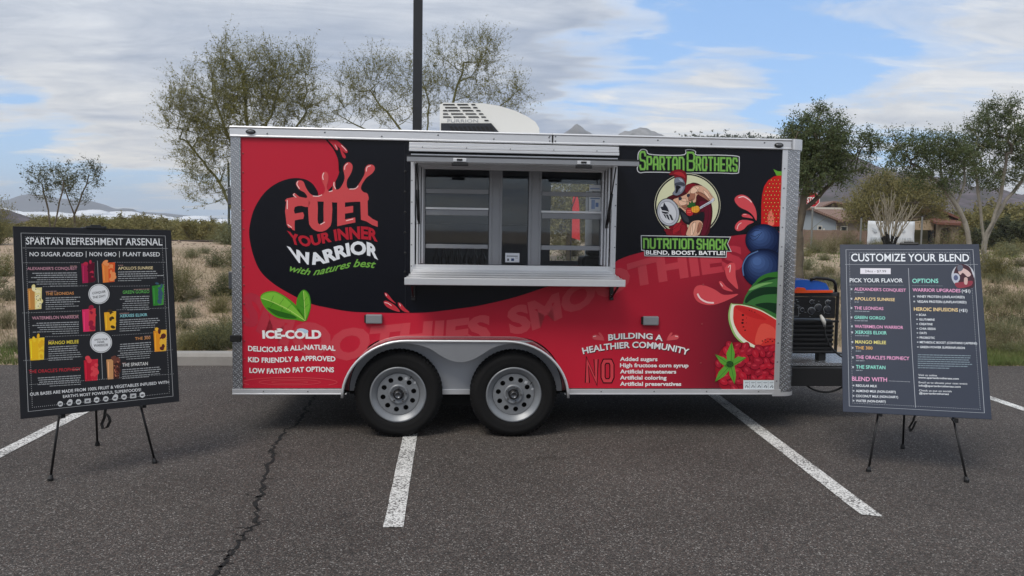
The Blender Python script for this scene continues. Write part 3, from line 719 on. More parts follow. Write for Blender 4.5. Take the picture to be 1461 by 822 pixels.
A.text('SMOOTHIES', [(728, 476), (763, 468), (806, 449), (848, 430), (900, 409), (950, 399), (1010, 389), (1062, 382)], [(722, 441), (748, 433), (797, 417), (838, 398), (882, 381), (930, 366), (990, 356), (1058, 350)], M_GH, 1, 'ghost_lettering', .05)
A.text('SMOOTHIES', [(336, 452), (388, 482), (440, 503), (488, 511), (540, 507), (600, 500), (645, 495), (700, 486)], [(352, 412), (402, 442), (452, 462), (492, 468), (540, 465), (600, 459), (648, 456), (700, 448)], M_GH, 1, 'ghost_lettering', .05)
# black swoosh, with the hatch cut out of it
sw = catmull([(482, 225.5), (474.7, 211), (463, 198)][::-1], 5, False)
curl = catmull([(463, 198), (474.7, 211), (482, 225.5), (484.5, 243), (477.7, 260.5), (466, 273.6), (455, 280), (453, 273), (445.5, 262), (434, 255.6), (416, 254.5), (396, 261), (378, 274.5), (364, 295.5), (357.5, 316), (355.6, 336), (361, 363), (371, 386), (388, 403), (411, 417.5), (441.6, 432.6), (470, 439.5), (502, 444.7), (545, 446.2), (580, 446.5), (610, 445.7), (650, 441), (686, 435.6), (735, 424), (784, 408), (830, 394), (870, 384), (882, 371), (919, 359), (980, 348), (1042, 337), (1066, 334), (1100, 330)], 6, False)
tp = [P_(x, y) for x, y in curl]
loop = tp+[(PL+.01, tp[-1][1]), (PL+.01, ZT-.002), (tp[0][0]-.012, ZT-.002)]
e = .002; hb = [(OX0-e, OZ0-e), (OX1+e, OZ0-e), (OX1+e, OZ1+e), (OX0-e, OZ1+e)]
A.poly(loop, M_BLKV, 2, 'black_swoosh', holes=[hb], px=False)
# vertical seam in the wrap left of the hatch with bolts
A.line([(577.2, 200), (578.3, 440)], .0035, (34, 36, 42), 3, 'wrap_seam')
# curl shadow lines and drips
A.poly(T(c1, [(495, 97), (520, 120), (545, 160), (562, 215), (570, 250), (560, 255), (556, 200), (535, 150), (505, 112)]), (10, 11, 15), 3, 'swoosh_detail', 4)
A.poly(T(c1, [(505, 98), (548, 104), (570, 120), (600, 150), (602, 164), (588, 163), (560, 138), (552, 128), (556, 150), (545, 150), (530, 128)]), (190, 50, 62), 4, 'splash_print', 4)
A.poly(T(c1, [(565, 143), (580, 160), (594, 183), (588, 192), (577, 183)]), (190, 50, 62), 4, 'splash_print', 4)
A.line(T(c1, [(572, 128), (588, 143), (598, 156)]), .006, (240, 200, 200), 5, 'highlight_print', 3)
A.line(T(c1, [(540, 125), (548, 138), (552, 148)]), .004, (240, 200, 200), 5, 'highlight_print', 3)
# FUEL
for poly, s_ in (([(305, 388), (410, 388), (412, 430), (378, 424), (345, 430), (345, 462), (385, 455), (386, 488), (345, 495), (345, 545), (325, 532), (305, 515)], 2),
                 ([(413, 388), (455, 388), (456, 490), (462, 512), (475, 512), (486, 495), (487, 385), (525, 385), (525, 500), (512, 530), (490, 546), (465, 550), (438, 541), (420, 522), (413, 495)], 2),
                 ([(552, 385), (592, 382), (640, 375), (640, 402), (590, 406), (590, 430), (630, 424), (630, 456), (590, 462), (590, 490), (640, 480), (641, 505), (600, 513), (552, 524)], 1),
                 ([(664, 375), (700, 370), (702, 470), (725, 488), (750, 500), (750, 527), (722, 517), (695, 500), (668, 492)], 1)):
    A.poly(T(c1, poly), CORAL, 4, 'fuel_lettering', s_ if s_ > 1 else 0)
A.poly(T(c1, [(305, 404), (306, 390), (335, 398), (352, 388), (335, 372), (345, 362), (375, 384), (405, 383), (393, 360), (365, 343), (350, 315), (365, 299), (387, 306), (398, 332), (418, 362), (448, 378), (480, 370), (493, 340), (477, 298), (477, 270), (493, 257), (507, 268), (509, 295), (501, 332), (512, 352), (528, 346), (532, 310), (542, 308), (546, 343), (568, 335), (588, 290), (581, 240), (594, 216), (612, 211), (627, 228), (621, 262), (600, 300), (602, 335), (627, 345), (650, 328), (684, 272), (688, 240), (704, 223), (728, 225), (736, 243), (722, 266), (692, 290), (668, 332), (678, 355), (700, 365), (701, 400), (640, 404), (560, 408), (455, 402), (400, 408)]), CORAL, 3.6, 'fuel_lettering', 4)
for pl in ([(361, 303), (355, 318), (368, 340)], [(487, 262), (481, 278), (484, 297)], [(604, 217), (591, 228), (588, 247)], [(716, 228), (698, 235), (694, 256)], [(345, 364), (338, 371), (352, 383)], [(433, 376), (460, 377), (478, 370)], [(537, 308), (536, 325), (545, 342)], [(612, 342), (640, 340), (655, 326)], [(308, 396), (308, 440)], [(470, 515), (492, 503)], [(512, 355), (530, 350)], [(310, 515), (330, 530)], [(595, 497), (630, 488)]):
    A.line(T(c1, pl), .006, (250, 215, 212), 5, 'highlight_print', 3)
A.text('YOUR INNER', T(c1, [(322, 603), (375, 617), (425, 618), (475, 607), (560, 590), (650, 583), (700, 585), (750, 597)]), T(c1, [(306, 545), (370, 567), (425, 568), (475, 558), (560, 535), (650, 525), (700, 526), (750, 545)]), (180, 34, 50), 4, 'lettering', .045)
A.text('WARRIOR', T(c1, [(335, 690), (395, 705), (450, 708), (510, 697), (600, 668), (660, 660), (710, 665), (752, 685)]), T(c1, [(305, 620), (390, 648), (450, 650), (510, 632), (600, 606), (660, 597), (710, 603), (752, 630)]), (226, 230, 236), 4, 'lettering', .045)
A.text('with natures best', T(c1, [(318, 742), (400, 760), (460, 760), (540, 742), (640, 722), (740, 728)]), T(c1, [(325, 708), (400, 728), (460, 726), (540, 708), (640, 685), (742, 692)]), (112, 168, 70), 4, 'lettering', .02, .35)
# left lower
lf1 = catmull(T(c2, [(170, 115), (190, 90), (240, 85), (300, 118), (345, 160), (378, 222), (330, 218), (250, 208), (195, 165)]), 5)
lf2 = catmull(T(c2, [(338, 150), (347, 105), (372, 77), (398, 98), (407, 150), (396, 195), (380, 224), (352, 188)]), 5)
A.poly(lf1, (78, 150, 34), 4, 'leaf_print#a'); A.poly(lf2, (70, 142, 34), 4, 'leaf_print#b')
A.poly(T(c2, [(172, 118), (192, 95), (238, 90), (285, 115), (330, 160), (376, 219), (300, 178), (225, 135)]), (122, 186, 60), 5, 'leaf_print', 4)
A.poly(T(c2, [(372, 82), (394, 104), (402, 150), (392, 190), (381, 215), (378, 150)]), (110, 176, 52), 5, 'leaf_print', 4)
A.poly(T(c2, [(200, 160), (250, 175), (320, 195), (340, 212), (290, 210), (240, 195)]), (38, 96, 24), 4.5, 'leaf_print', 3)
A.line(T(c2, [(176, 116), (240, 140), (310, 175), (378, 222)]), .004, (190, 220, 120), 6, 'leaf_print', 4)
A.line(T(c2, [(372, 84), (377, 150), (380, 222)]), .004, (190, 220, 120), 6, 'leaf_print', 4)
for q in ([(220, 132), (232, 105)], [(258, 148), (280, 118)], [(295, 166), (318, 142)], [(232, 137), (215, 160)], [(275, 158), (262, 190)], [(312, 178), (305, 203)], [(376, 130), (390, 110)], [(378, 160), (396, 145)], [(376, 130), (360, 112)], [(378, 165), (357, 150)]):
    A.line(T(c2, q), .0025, (48, 110, 28), 6, 'leaf_print')
A.text('ICE-COLD', T(c2, [(180, 304), (456, 305)]), T(c2, [(178, 268), (455, 266)]), WHT, 4, 'lettering', .05)
A.poly(T(c2, [(340, 266), (360, 258), (385, 264), (395, 275), (380, 282), (365, 272)]), (180, 205, 225), 4.6, 'lettering', 3); A.poly(T(c2, [(245, 262), (262, 258), (274, 264), (268, 272)]), WHT, 3.5, 'lettering', 3)
A.text('DELICIOUS & ALL-NATURAL', T(c2, [(112, 363), (220, 369), (320, 362), (420, 358), (522, 363)]), T(c2, [(112, 340), (220, 345), (320, 339), (420, 335), (522, 340)]), WHT, 4, 'lettering', .03)
A.text('KID FRIENDLY & APPROVED', T(c2, [(112, 415), (220, 419), (320, 413), (420, 410), (522, 413)]), T(c2, [(112, 392), (220, 396), (320, 390), (420, 387), (522, 390)]), WHT, 4, 'lettering', .03)
A.text('LOW FAT/NO FAT OPTIONS', T(c2, [(118, 466), (220, 470), (320, 465), (420, 461), (515, 464)]), T(c2, [(118, 443), (220, 447), (320, 442), (420, 438), (515, 441)]), WHT, 4, 'lettering', .03)
for rx, ry, w in ((222, 22, .006), (145, 13, .005), (85, 7, .004)):
    A.line(T(c2, ell(308, 511, rx, ry, 0, 40, 150 if rx > 200 else 0, 395 if rx > 200 else 360)), w, (205, 72, 80), 3, 'ripple_print')
# small splash below the hatch
for q in ([(752, 92), (765, 95), (790, 125), (806, 142), (780, 128), (758, 108)], [(748, 133), (765, 130), (800, 150), (825, 180), (790, 172), (760, 155)], [(815, 138), (830, 142), (850, 165), (870, 183), (845, 180), (822, 160)]):
    A.poly(T(c2, q), (190, 50, 62), 4, 'splash_print', 4)
for q in ([(757, 95), (762, 106)], [(752, 137), (768, 140), (785, 152)], [(822, 142), (828, 154)]): A.line(T(c2, q), .005, (245, 215, 215), 5, 'highlight_print')
# ---- badge
bk_ = T(c4, [(45, 190), (42, 165), (52, 140), (46, 110), (50, 62), (78, 36), (112, 46), (128, 70), (250, 78), (368, 74), (376, 42), (425, 40), (450, 55), (458, 76), (600, 76), (735, 84), (750, 108), (747, 185), (730, 208), (600, 205), (390, 205), (200, 200), (100, 200), (65, 204)])
bk_ = [P_(*q) for q in catmull(bk_, 3)]
A.poly(bk_, SIL, 3, 'badge_print', px=False); A.poly(inset(bk_, .0065), BLK, 4, 'badge_print', px=False)
circ = [P_(*q) for q in T(c4, ell(390, 425, 234, 226, 0, 56))]
A.poly(circ, (12, 13, 18), 3, 'badge_print', px=False); A.line([P_(*q) for q in T(c4, ell(390, 425, 226, 218, 0, 56))], .0035, (214, 214, 190), 3.5, 'badge_print', closed=True, px=False)
A.poly([P_(*q) for q in T(c4, ell(390, 425, 214, 207, 0, 56))], (210, 212, 178), 3.5, 'badge_print', px=False)
def btext(t_, x0, x1, yb0, yb1, yt0, yt1, L):
    hh_ = abs(yb0-yt0); th = 10.5/hh_
    for rgb, gr_, k in (((140, 196, 108), 5.5/hh_, 0), ((24, 52, 22), 3.6/hh_, .35), ((122, 182, 84), 0, .7)):
        A.stext(t_, T(c4, [(x0, yb0), (x1, yb1)]), T(c4, [(x0, yt0), (x1, yt1)]), rgb, L+k, 'badge_lettering', th, gr_, gf=.62)
btext('S', 58, 104, 182, 182, 52, 52, 5); btext('PARTAn', 108, 368, 182, 186, 86, 92, 5); btext('B', 386, 442, 188, 188, 56, 58, 5); btext('ROTHERS', 448, 736, 188, 194, 88, 98, 5)
# warrior emblem
SK, SKD, CP, CPD, HM = (212, 168, 142), (160, 108, 88), (120, 22, 34), (74, 16, 26), (118, 124, 138)
def W(pts, rgb, L, sm=3):
    q = [P_(*p) for p in (catmull(T(c4, pts), sm) if sm else T(c4, pts))]; big_ = max(p[0] for p in pts)-min(p[0] for p in pts) > 24
    if big_: A.poly(inset(q, -.0017), (24, 16, 22), L-.12, 'warrior_print', px=False)
    A.poly(q, rgb, L, 'warrior_print', px=False)
W([(375, 300), (400, 282), (430, 270), (475, 282), (520, 320), (548, 390), (562, 470), (550, 560), (525, 634), (420, 634), (440, 540), (400, 450), (300, 400), (245, 388), (258, 368), (300, 348)], CPD, 5)
W([(470, 400), (540, 410), (552, 470), (540, 560), (510, 630), (480, 620), (500, 540), (490, 480)], (96, 20, 40), 5.5)
W([(230, 590), (275, 588), (262, 575), (330, 548), (350, 515), (385, 560), (385, 634), (262, 634), (240, 610)], CP, 5.6)
W([(300, 560), (350, 545), (335, 600), (290, 625)], (158, 34, 44), 5.9)
W([(378, 292), (410, 276), (445, 282), (470, 300), (430, 320), (395, 345), (375, 330)], CP, 5.8)
W([(290, 388), (330, 372), (380, 350), (400, 330), (430, 296), (480, 290), (525, 315), (560, 360), (578, 385), (560, 402), (545, 396), (510, 350), (480, 345), (452, 360), (448, 400), (430, 420), (440, 460), (400, 480), (345, 448), (322, 420)], SK, 6)
W([(430, 300), (470, 298), (455, 330), (425, 345), (410, 330)], (232, 194, 168), 6.4); W([(330, 395), (375, 380), (385, 415), (345, 425)], (228, 188, 162), 6.4)
W([(400, 350), (440, 345), (435, 385), (400, 395)], SKD, 6.5); W([(350, 430), (400, 425), (420, 460), (385, 462)], SKD, 6.5); W([(500, 320), (528, 345), (545, 380), (528, 372), (508, 348)], (236, 198, 172), 6.4); W([(450, 340), (480, 335), (520, 365), (540, 398), (500, 372)], SKD, 6.3)
W([(335, 440), (385, 485), (440, 495), (500, 470), (500, 530), (455, 545), (405, 560), (362, 540), (340, 490)], (26, 26, 32), 6.6)
W([(345, 470), (390, 505), (400, 545), (365, 525)], (52, 54, 62), 6.9)
W([(410, 550), (440, 532), (478, 532), (496, 560), (482, 600), (462, 634), (385, 634), (390, 595)], SK, 6.8); W([(420, 560), (445, 545), (440, 590), (425, 630), (410, 625)], (234, 196, 170), 7.1); W([(470, 545), (490, 562), (470, 610), (455, 605)], SKD, 7.1)
W([(340, 570), (372, 560), (380, 610), (368, 634), (350, 634)], (140, 28, 40), 6.9)
# helmet and crest
W([(262, 215), (285, 190), (325, 178), (362, 186), (383, 212), (384, 250), (374, 295), (366, 262), (350, 240), (322, 232), (305, 238), (296, 220)], CP, 7.2); W([(290, 205), (330, 192), (365, 208), (376, 240), (355, 228), (320, 218)], (168, 40, 48), 7.5)
W([(303, 240), (330, 233), (352, 240), (368, 262), (374, 300), (352, 340), (318, 358), (294, 352), (288, 342), (304, 318), (300, 280)], HM, 7.6)
W([(306, 275), (340, 268), (366, 275), (368, 290), (336, 285), (308, 290)], (66, 70, 82), 7.9); W([(310, 295), (330, 292), (342, 302), (330, 312), (320, 335), (308, 340), (312, 312)], (24, 24, 32), 8); W([(345, 300), (362, 300), (352, 325), (338, 335)], (156, 162, 176), 8)
W([(325, 240), (350, 245), (362, 262), (345, 262)], (160, 166, 180), 8)
W([(330, 372), (345, 368), (352, 382), (340, 392), (328, 385)], (50, 52, 64), 7.4); W([(385, 352), (402, 345), (406, 362), (390, 370)], (50, 52, 64), 7.4)
for q_ in ([(452, 362), (448, 400), (430, 420), (415, 418)], [(480, 345), (510, 352), (545, 396)], [(345, 392), (372, 402), (400, 396), (430, 380)], [(330, 425), (360, 440), (395, 436)], [(420, 436), (428, 462), (410, 478)], [(385, 395), (388, 430)], [(440, 300), (458, 318), (470, 342)], [(430, 540), (424, 580), (430, 625)], [(462, 560), (470, 590), (455, 628)], [(500, 430), (508, 500), (490, 580), (480, 630)], [(528, 420), (534, 500), (516, 590)], [(270, 600), (310, 580), (345, 540)], [(296, 618), (335, 600), (352, 570)], [(540, 340), (562, 372)]):
    A.line(T(c4, q_), .0022, (44, 20, 26), 7.15, 'warrior_print', 3)
# sword, fruit
A.poly(T(c4, [(470, 440), (552, 392), (566, 372), (578, 384), (566, 402), (474, 454)]), (196, 204, 216), 7, 'warrior_print'); A.line(T(c4, [(474, 446), (556, 400)]), .003, (90, 96, 110), 7.3, 'warrior_print')
W(ell(445, 452, 30, 26, 0, 14), (214, 140, 42), 7.8, 0); W(ell(405, 470, 26, 30, 0, 12), (176, 40, 46), 7.7, 0)
for i in range(14): W(ell(425+12*(i % 4), 434+11*(i//4), 4.5, 4.5, 0, 6), (236, 184, 70), 8.1, 0)
W([(385, 432), (402, 418), (398, 400), (414, 412), (420, 388), (430, 410), (446, 404), (440, 420), (452, 430), (425, 436), (402, 444)], (40, 92, 42), 8.2, 0)
for i in range(6): W(ell(392+9*(i % 3), 462+12*(i//3), 5, 5, 0, 6), (224, 96, 80), 8.1, 0)
# shield
sh = T(c4, ell(257, 474, 78, 98, -14, 36)); A.poly(sh, (44, 46, 54), 8.4, 'warrior_print'); A.poly(T(c4, ell(257, 474, 73, 93, -14, 36)), (176, 180, 190), 8.8, 'warrior_print'); A.line(T(c4, ell(255, 475, 60, 79, -14, 36)), .0022, (90, 94, 106), 9.2, 'warrior_print', closed=True); A.poly(T(c4, ell(252, 477, 57, 76, -14, 36)), (200, 204, 212), 9.0, 'warrior_print')
W([(204, 438), (222, 436), (228, 405), (238, 425), (250, 440), (262, 470), (240, 462), (215, 458)], (38, 40, 50), 9.4, 0)
W([(212, 468), (250, 474), (262, 480), (240, 484), (218, 478)], (38, 40, 50), 9.4, 0); W([(222, 486), (236, 488), (246, 518), (238, 512)], (38, 40, 50), 9.4, 0); W([(242, 490), (254, 490), (268, 528), (256, 520)], (38, 40, 50), 9.4, 0); W([(262, 488), (276, 492), (292, 528), (280, 526)], (38, 40, 50), 9.4, 0)
# banner
bn = [P_(*q) for q in T(c4, [(68, 632), (690, 642), (668, 690), (694, 746), (660, 744), (658, 786), (92, 776), (90, 738), (70, 736)])]
A.poly(bn, SIL, 9.6, 'badge_print', px=False); A.poly(inset(bn, .0055), BLK, 10.2, 'badge_print', px=False)
def btx2(t_, x0, x1, yb0, yb1, yt0, yt1): 
    hh_ = abs(yb0-yt0); th = 10/hh_
    for rgb, gr_, k in (((140, 196, 108), 5/hh_, 0), ((24, 52, 22), 3.4/hh_, .35), ((122, 182, 84), 0, .7)):
        A.stext(t_, T(c4, [(x0, yb0), (x1, yb1)]), T(c4, [(x0, yt0), (x1, yt1)]), rgb, 10.5+k, 'badge_lettering', th, gr_, gf=.62)
btx2('nUTRITIOn', 84, 432, 724, 728, 652, 656); btx2('SHACK', 452, 664, 730, 734, 656, 660)
A.text('BLEND, BOOST, BATTLE!', T(c4, [(102, 764), (648, 768)]), T(c4, [(102, 736), (648, 741)]), (236, 238, 240), 11, 'badge_lettering', .03)
# ---- right hand splashes and fruit
def rclip(pts): return [(min(x, 1119), y) for x, y in pts]
for f, q in ((b5, [(328, 270), (345, 240), (385, 232), (430, 255), (465, 310), (480, 360), (478, 410), (455, 375), (420, 345), (360, 315)]), (b5, [(378, 372), (395, 362), (430, 370), (455, 395), (420, 390), (385, 385)]), (b5, [(330, 460), (345, 425), (385, 405), (460, 418), (420, 440), (390, 470), (350, 482)]),
             (c6, [(815, 12), (832, -12), (852, -18), (866, -6), (868, 50), (880, 112), (850, 90), (825, 60)]), (b6, [(208, 60), (225, 52), (255, 85), (300, 118), (240, 105)]), (b6, [(42, 130), (60, 85), (110, 78), (180, 105), (240, 140), (335, 135), (240, 185), (150, 208), (70, 185)])):
    A.poly(T(f, q), (208, 76, 84), 4, 'splash_print', 4)
for f, q, w in ((b5, [(355, 252), (390, 245), (430, 268), (445, 285)], .008), (b5, [(345, 470), (355, 440), (375, 425)], .006), (b6, [(68, 132), (88, 165), (130, 188), (175, 192)], .013), (c6, [(830, 6), (842, -6), (838, 30)], .006), (b6, [(218, 62), (222, 72), (232, 85)], .005), (b5, [(388, 368), (410, 368)], .004)):
    A.line(T(f, q), w, (240, 205, 205), 5, 'highlight_print', 4)
def berry_fn(t, tc):
    nz = t.noise(tc, 9, 3, .5); s = t.n('ShaderNodeTexNoise', {'Vector': tc, 'Scale': 60.0, 'Detail': 3.0}).outputs[0]
    return t.mix(nz, t.mix(s, (.012, .022, .065), (.03, .05, .12)), (.075, .13, .30))
M_BERRY = mat('blueberry_print', (30, 50, 100), .4, fn=berry_fn)
def berry(f, cx, cy, rx, ry, L):
    A.poly(rclip(T(f, ell(cx, cy, rx, ry, 0, 36))), (14, 22, 46), L, 'blueberry_print')
    for i in range(7):                                                    # rings of the printed ball, lighter towards its upper left
        k = .95-.125*i; dx, dy = -rx*.05*i, -ry*.06*i; c = tuple(int(a+(b-a)*i/6) for a, b in zip((16, 28, 62), (74, 102, 154)))
        A.poly(rclip(T(f, ell(cx+dx, cy+dy, rx*k, ry*k, 0, 32))), c, L+.12*(i+1), 'blueberry_print')
berry(b5, 620, 590, 40, 48, 4.2); berry(b5, 525, 545, 124, 112, 5.3)
for q in ([(425, 500), (470, 460), (520, 470)], [(430, 520), (450, 545), (480, 535), (515, 490)], [(445, 495), (465, 480), (495, 478)], [(440, 510), (470, 520), (500, 500)], [(415, 545), (440, 530)]): A.line(T(b5, q), .004, (22, 30, 60), 6.6, 'blueberry_print', 3)
berry(b5, 528, 740, 150, 138, 6.8)
A.line(T(b5, [(390, 790), (385, 720), (420, 655), (490, 620)]), .010, (84, 112, 158), 8.4, 'blueberry_print', 4)
# strawberry
A.poly(rclip(T(b5, [(700, 95), (640, 98), (600, 105), (560, 132), (532, 175), (518, 235), (513, 300), (512, 450), (700, 450)])), (196, 30, 30), 3.4, 'strawberry_print')
A.poly(T(b5, [(560, 360), (585, 345), (600, 400), (598, 440), (560, 440)]), (226, 120, 100), 3.7, 'strawberry_print', 3)
for r_ in range(12):
    for q in range(6):
        x = 532+q*24+(12 if r_ % 2 else 0); y = 128+r_*26
        if x > 640 or x < 522+max(0, (200-y)*.55): continue
        A.poly(T(b5, ell(x, y, 6.5, 8, 0, 8)), (132, 14, 20), 3.9, 'strawberry_print'); A.poly(T(b5, ell(x+1, y+2, 3.6, 5, 0, 6)), (226, 178, 96), 4.1, 'strawberry_print')
A.poly(rclip(T(b5, [(595, 55), (630, 70), (700, 72), (700, 98), (618, 100)])), (98, 160, 52), 4.1, 'strawberry_print')
# watermelon
A.poly(rclip(T(b6, [(362, 200), (378, 150), (400, 110), (430, 70), (480, 25), (540, -2), (660, -15), (660, 330), (585, 300), (500, 240), (420, 208)])), (58, 112, 58), 8.6, 'melon_print')
for q in ([(378, 172), (420, 118), (500, 90), (600, 92), (600, 130), (500, 140), (420, 170), (385, 195)], [(440, 68), (520, 15), (600, -5), (600, 25), (520, 48)], [(440, 205), (520, 190), (600, 205), (600, 270), (520, 235)]):
    A.poly(rclip(T(b6, q)), (22, 52, 32), 9, 'melon_print', 3)
A.poly(T(b6, [(400, 110), (440, 80), (500, 62), (560, 60), (500, 78), (430, 105)]), (120, 170, 100), 9.2, 'melon_print', 3)
def bez(*p): return catmull(list(p), 5, False)
ol = [(660, 330), (585, 296), (480, 236), (380, 205), (300, 198), (284, 198)]
A.poly(rclip(T(b6, bez(*ol, (268, 262), (275, 330), (310, 410), (370, 462), (440, 492), (470, 500), (560, 500), (660, 500)))), (150, 186, 110), 9.4, 'melon_print')
A.poly(rclip(T(b6, bez((660, 334), (585, 300), (480, 240), (380, 209), (300, 203), (290, 204), (279, 265), (287, 328), (320, 404), (374, 454), (440, 485), (470, 497), (660, 497)))), (226, 226, 206), 9.7, 'melon_print')
A.poly(rclip(T(b6, bez((660, 345), (585, 306), (480, 246), (380, 214), (312, 210), (300, 262), (304, 322), (335, 385), (380, 432), (440, 468), (480, 490), (660, 495)))), (204, 52, 50), 10, 'melon_print')
A.poly(rclip(T(b6, [(480, 330), (560, 350), (590, 420), (520, 420), (470, 470), (440, 440)])), (222, 84, 72), 10.2, 'melon_print', 3); A.poly(T(b6, [(312, 214), (400, 232), (520, 300), (430, 290), (350, 250)]), (190, 40, 42), 10.2, 'melon_print', 3)
for x, y, r_ in ((363, 271, 9), (362, 303, 7), (360, 322, 9), (366, 348, 6), (377, 370, 6), (385, 290, 3), (385, 322, 3), (420, 245, 4), (440, 252, 4), (405, 240, 4), (490, 440, 5), (508, 432, 5), (525, 445, 5), (540, 430, 5), (555, 442, 5), (568, 432, 5), (512, 450, 4)):
    A.poly(T(b6, ell(x, y, r_, r_*.75, 0, 8)), (42, 16, 20), 10.4, 'melon_print')
A.poly(rclip(T(b5, [(478, 822), (520, 788), (580, 768), (660, 762), (660, 800), (560, 800), (510, 822), (470, 850)])), (52, 112, 44), 9.3, 'melon_print', 3)
# raspberries
def drupes(f, outline, base, L, seed, n):
    A.poly(rclip(T(f, catmull(outline, 4))), base, L, 'raspberry_print'); r2 = random.Random(seed); xs = [p[0] for p in outline]; ys = [p[1] for p in outline]
    def inside(x, y):
        c = False; m_ = len(outline)
        for i in range(m_):
            (x1, y1), (x2, y2) = outline[i], outline[i-1]
            if (y1 > y) != (y2 > y) and x < (x2-x1)*(y-y1)/(y2-y1)+x1: c = not c
        return c
    k = 0
    for row in range(12):
        for q in range(10):
            x = min(xs)+(q+.5*(row % 2))*50+r2.uniform(-8, 8); y = min(ys)+20+row*40+r2.uniform(-7, 7)
            if not inside(x, y): continue
            a = r2.uniform(-70, 70); k += 1; q1 = r2.uniform(.8, 1.15)
            A.poly(rclip(T(f, ell(x, y, 33*q1, 25*q1, a, 14))), (104, 10, 28), L+.15+.002*k, 'raspberry_print'); A.poly(rclip(T(f, ell(x-2, y-2, 29*q1, 21*q1, a, 14))), (170+r2.randint(-1, 1)*12, 30, 50), L+.5+.002*k, 'raspberry_print')
            A.poly(rclip(T(f, ell(x-6, y-7, 13*q1, 6*q1, a, 10))), (192, 56, 72), L+.9, 'raspberry_print')
drupes(b6, [(185, 640), (188, 590), (220, 500), (290, 452), (380, 455), (430, 500), (440, 560), (410, 650), (385, 752), (232, 752), (205, 710)], (150, 22, 40), 10.6, 4, 0)
drupes(b6, [(415, 600), (440, 500), (520, 468), (640, 480), (640, 700), (440, 700)], (146, 22, 40), 11.8, 5, 0)
for q in ([(290, 445), (310, 520), (300, 600), (262, 600), (255, 520)], [(180, 525), (240, 548), (290, 590), (260, 615), (215, 580)], [(180, 706), (205, 640), (262, 580), (290, 610), (240, 670)], [(308, 720), (275, 660), (268, 600), (305, 595), (318, 660)], [(385, 548), (340, 580), (285, 615), (280, 575), (330, 540)]):
    A.poly(T(b6, q), (92, 156, 56), 13.2, 'leaf_print', 0)
for q in ([(290, 445), (285, 590)], [(180, 525), (280, 598)], [(180, 706), (280, 600)], [(308, 720), (285, 600)], [(385, 548), (285, 600)]): A.line(T(b6, q), .0035, (50, 100, 36), 13.6, 'leaf_print')
A.poly(T(b6, ell(278, 590, 24, 22, 0, 10)), (38, 76, 34), 13.5, 'leaf_print')
A.poly(rclip(T(b6, [(365, 690), (640, 690), (640, 753), (365, 753)])), (205, 214, 220), 13.8, 'sticker_print'); A.line(T(b6, [(366, 692), (600, 692)]), .006, (150, 60, 66), 14, 'sticker_print')
for k in range(5):
    x = 372+40*k; A.line(T(b6, [(x+34, 700), (x+34, 748)]), .0025, (110, 116, 124), 14.2, 'sticker_print')
    A.line(T(b6, [(x+3, 708), (x+28, 708)]), .004, (100, 108, 118), 14.2, 'sticker_print'); A.line(T(b6, [(x+3, 718), (x+24, 718)]), .002, (120, 128, 136), 14.2, 'sticker_print')
    A.line(T(b6, [(x+6, 742), (x+12+2*k, 728), (x+26, 738), (x+20, 744)]), .006, (70, 76, 90), 14.2, 'sticker_print')
# lower right lettering
A.text('BUILDING A', T(c6, [(236, 368), (300, 361), (370, 358), (440, 361), (506, 371)]), T(c6, [(235, 338), (300, 333), (370, 330), (440, 333), (507, 343)]), WHT, 4, 'lettering', .03)
A.text('HEALTHIER COMMUNITY', T(c6, [(111, 435), (200, 418), (300, 407), (380, 404), (460, 408), (550, 420), (631, 441)]), T(c6, [(104, 405), (195, 388), (300, 377), (380, 374), (465, 378), (555, 390), (640, 411)]), WHT, 4, 'lettering', .028)
A.text('HEALTHIER COMMUNITY', T(c6, [(114, 438), (203, 421), (303, 410), (383, 407), (463, 411), (553, 423), (634, 444)]), T(c6, [(107, 408), (198, 391), (303, 380), (383, 377), (468, 381), (558, 393), (643, 414)]), (40, 12, 18), 3.4, 'lettering_shadow', .028)
A.text('BUILDING A', T(c6, [(239, 371), (303, 364), (373, 361), (443, 364), (509, 374)]), T(c6, [(238, 341), (303, 336), (373, 333), (443, 336), (510, 346)]), (40, 12, 18), 3.4, 'lettering_shadow', .028)
for sg, cx in ((1, 185), (-1, 557)):
    A.poly(T(c6, [(cx-sg*30, 350), (cx-sg*20, 340), (cx, 342), (cx+sg*20, 355), (cx+sg*32, 368), (cx, 366), (cx-sg*22, 362)]), (208, 84, 90), 4, 'splash_print', 3); A.poly(T(c6, [(cx+sg*2, 330), (cx+sg*14, 332), (cx+sg*30, 360), (cx+sg*12, 348)]), (208, 84, 90), 4, 'splash_print', 3)
    A.line(T(c6, [(cx-sg*24, 349), (cx-sg*10, 346)]), .005, (245, 215, 215), 5, 'highlight_print')
for t_, x0, x1 in (('N', 122, 185), ('O', 200, 264)):
    A.stext(t_, T(c6, [(x0, 578), (x1, 578)]), T(c6, [(x0, 461), (x1, 461)]), (36, 10, 16), 3.2, 'lettering', .17, .05); A.stext(t_, T(c6, [(x0, 578), (x1, 578)]), T(c6, [(x0, 461), (x1, 461)]), (206, 66, 76), 3.7, 'lettering', .17, -.04)
for t_, x1, y0, y1 in (('Added sugars', 480, 469, 450), ('High fructose corn syrup', 634, 500, 481), ('Artificial sweeteners', 573, 531, 512), ('Artificial coloring', 525, 561, 542), ('Artificial preservatives', 598, 592, 573)):
    A.text(t_, T(c6, [(294, y0), (x1, y0+1)]), T(c6, [(294, y1), (x1, y1+1)]), WHT, 4, 'lettering', .03)
A.flush()

